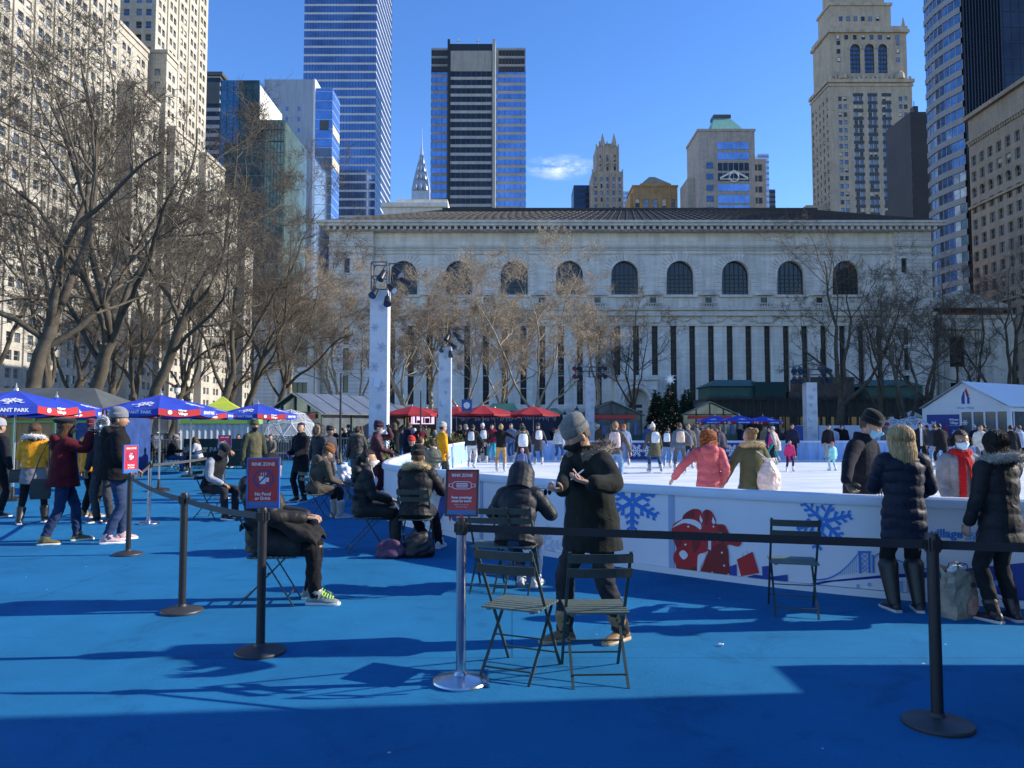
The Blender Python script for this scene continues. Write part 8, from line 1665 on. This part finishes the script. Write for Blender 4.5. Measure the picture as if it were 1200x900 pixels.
# green shoelaces of the slouching person, yellow badge
for o in list(COL.objects):
    if o.get('label','').startswith('slouching person'):
        for sh_ in [c for c in o.children if c.name.startswith('shoe')]:
            me = sh_.data; V = np.array([v.co for v in me.vertices]); c = V.mean(0); top = V[:, 2] > .07; pts = V[(V[:, 2] > .055) & (V[:, 2] < .10) & (V[:, 1] > c[1]+.0)]; y0, y1 = c[1]+.01, c[1]+.10; m = MB(); x0 = c[0]
            for i in range(5): yy = y0+(y1-y0)*i/4; zz = .108-.042*i/4; m.tube([(x0-.034,yy,zz-.018),(x0-.012,yy+.006,zz+.004),(x0+.014,yy+.004,zz+.004),(x0+.036,yy,zz-.018)], .0055, 6)
            m.build('shoelace', M('neon_green_lace', (.42,.75,.06), .6), sh_)
cam = bpy.data.objects.new('camera', bpy.data.cameras.new('camera')); COL.objects.link(cam); S.camera = cam
cam.location = (0,0,CH); cam.rotation_euler = (pi/2+TH, 0, 0); cam.data.sensor_width = 36; cam.data.lens = 27; cam.data.clip_start = .1; cam.data.clip_end = 5000
SUN_EL, SUN_A = R(26), R(5)   # direction towards the sun: from +X turned a little to +Y
w = bpy.data.worlds.new('World'); S.world = w; w.use_nodes = True; nt = w.node_tree; bg = nt.nodes['Background']
sky = nt.nodes.new('ShaderNodeTexSky'); sky.sky_type = 'NISHITA'; sky.sun_disc = False; sky.sun_elevation = SUN_EL; sky.sun_rotation = R(90)-SUN_A
sky.air_density = 1.0; sky.dust_density = .1; sky.ozone_density = 3.5
hs = nt.nodes.new('ShaderNodeHueSaturation'); hs.inputs['Saturation'].default_value = 1.22; hs.inputs['Hue'].default_value = .512; nt.links.new(sky.outputs[0], hs.inputs['Color'])
# one small wispy cloud low over the library roof
tc = nt.nodes.new('ShaderNodeTexCoord'); d = ray(656, 196); d = d/np.linalg.norm(d)
sb = nt.nodes.new('ShaderNodeVectorMath'); sb.operation = 'SUBTRACT'; sb.inputs[1].default_value = tuple(d); nt.links.new(tc.outputs['Generated'], sb.inputs[0])
sc_ = nt.nodes.new('ShaderNodeMapping'); sc_.inputs['Rotation'].default_value = (0, R(16), 0); sc_.inputs['Scale'].default_value = (21, 21, 60); nt.links.new(sb.outputs[0], sc_.inputs['Vector'])
ln = nt.nodes.new('ShaderNodeVectorMath'); ln.operation = 'LENGTH'; nt.links.new(sc_.outputs[0], ln.inputs[0])
nz = nt.nodes.new('ShaderNodeTexNoise'); nz.inputs['Scale'].default_value = 1.6; nz.inputs['Detail'].default_value = 8; nz.inputs['Roughness'].default_value = .62; nt.links.new(sc_.outputs[0], nz.inputs['Vector'])
m1 = nt.nodes.new('ShaderNodeMapRange'); m1.inputs[1].default_value = 1.; m1.inputs[2].default_value = .1; nt.links.new(ln.outputs['Value'], m1.inputs[0])
m2 = nt.nodes.new('ShaderNodeMapRange'); m2.inputs[1].default_value = .42; m2.inputs[2].default_value = .72; nt.links.new(nz.outputs['Fac'], m2.inputs[0])
mu = nt.nodes.new('ShaderNodeMath'); mu.operation = 'MULTIPLY'; nt.links.new(m1.outputs[0], mu.inputs[0]); nt.links.new(m2.outputs[0], mu.inputs[1])
mx = nt.nodes.new('ShaderNodeMix'); mx.data_type = 'RGBA'; nt.links.new(mu.outputs[0], mx.inputs['Factor']); nt.links.new(hs.outputs[0], mx.inputs['A']); mx.inputs['B'].default_value = (4.5,4.8,5.2,1)
nt.links.new(mx.outputs['Result'], bg.inputs[0]); bg.inputs[1].default_value = .13
sl = bpy.data.lights.new('sun', 'SUN'); so = bpy.data.objects.new('sun', sl); COL.objects.link(so); sl.energy = 3.55; sl.angle = R(.53); sl.color = (1,.93,.82)
so.rotation_euler = Vector((cos(SUN_EL)*cos(SUN_A), cos(SUN_EL)*sin(SUN_A), sin(SUN_EL))).to_track_quat('Z', 'Y').to_euler()
S.view_settings.view_transform = 'Standard'; S.view_settings.look = 'None'; S.view_settings.exposure = 1.08; S.view_settings.gamma = 1; S.view_settings.use_curve_mapping = False
S.render.engine = 'CYCLES'; S.cycles.use_denoising = True
bpy.data.scenes.remove(TMP)
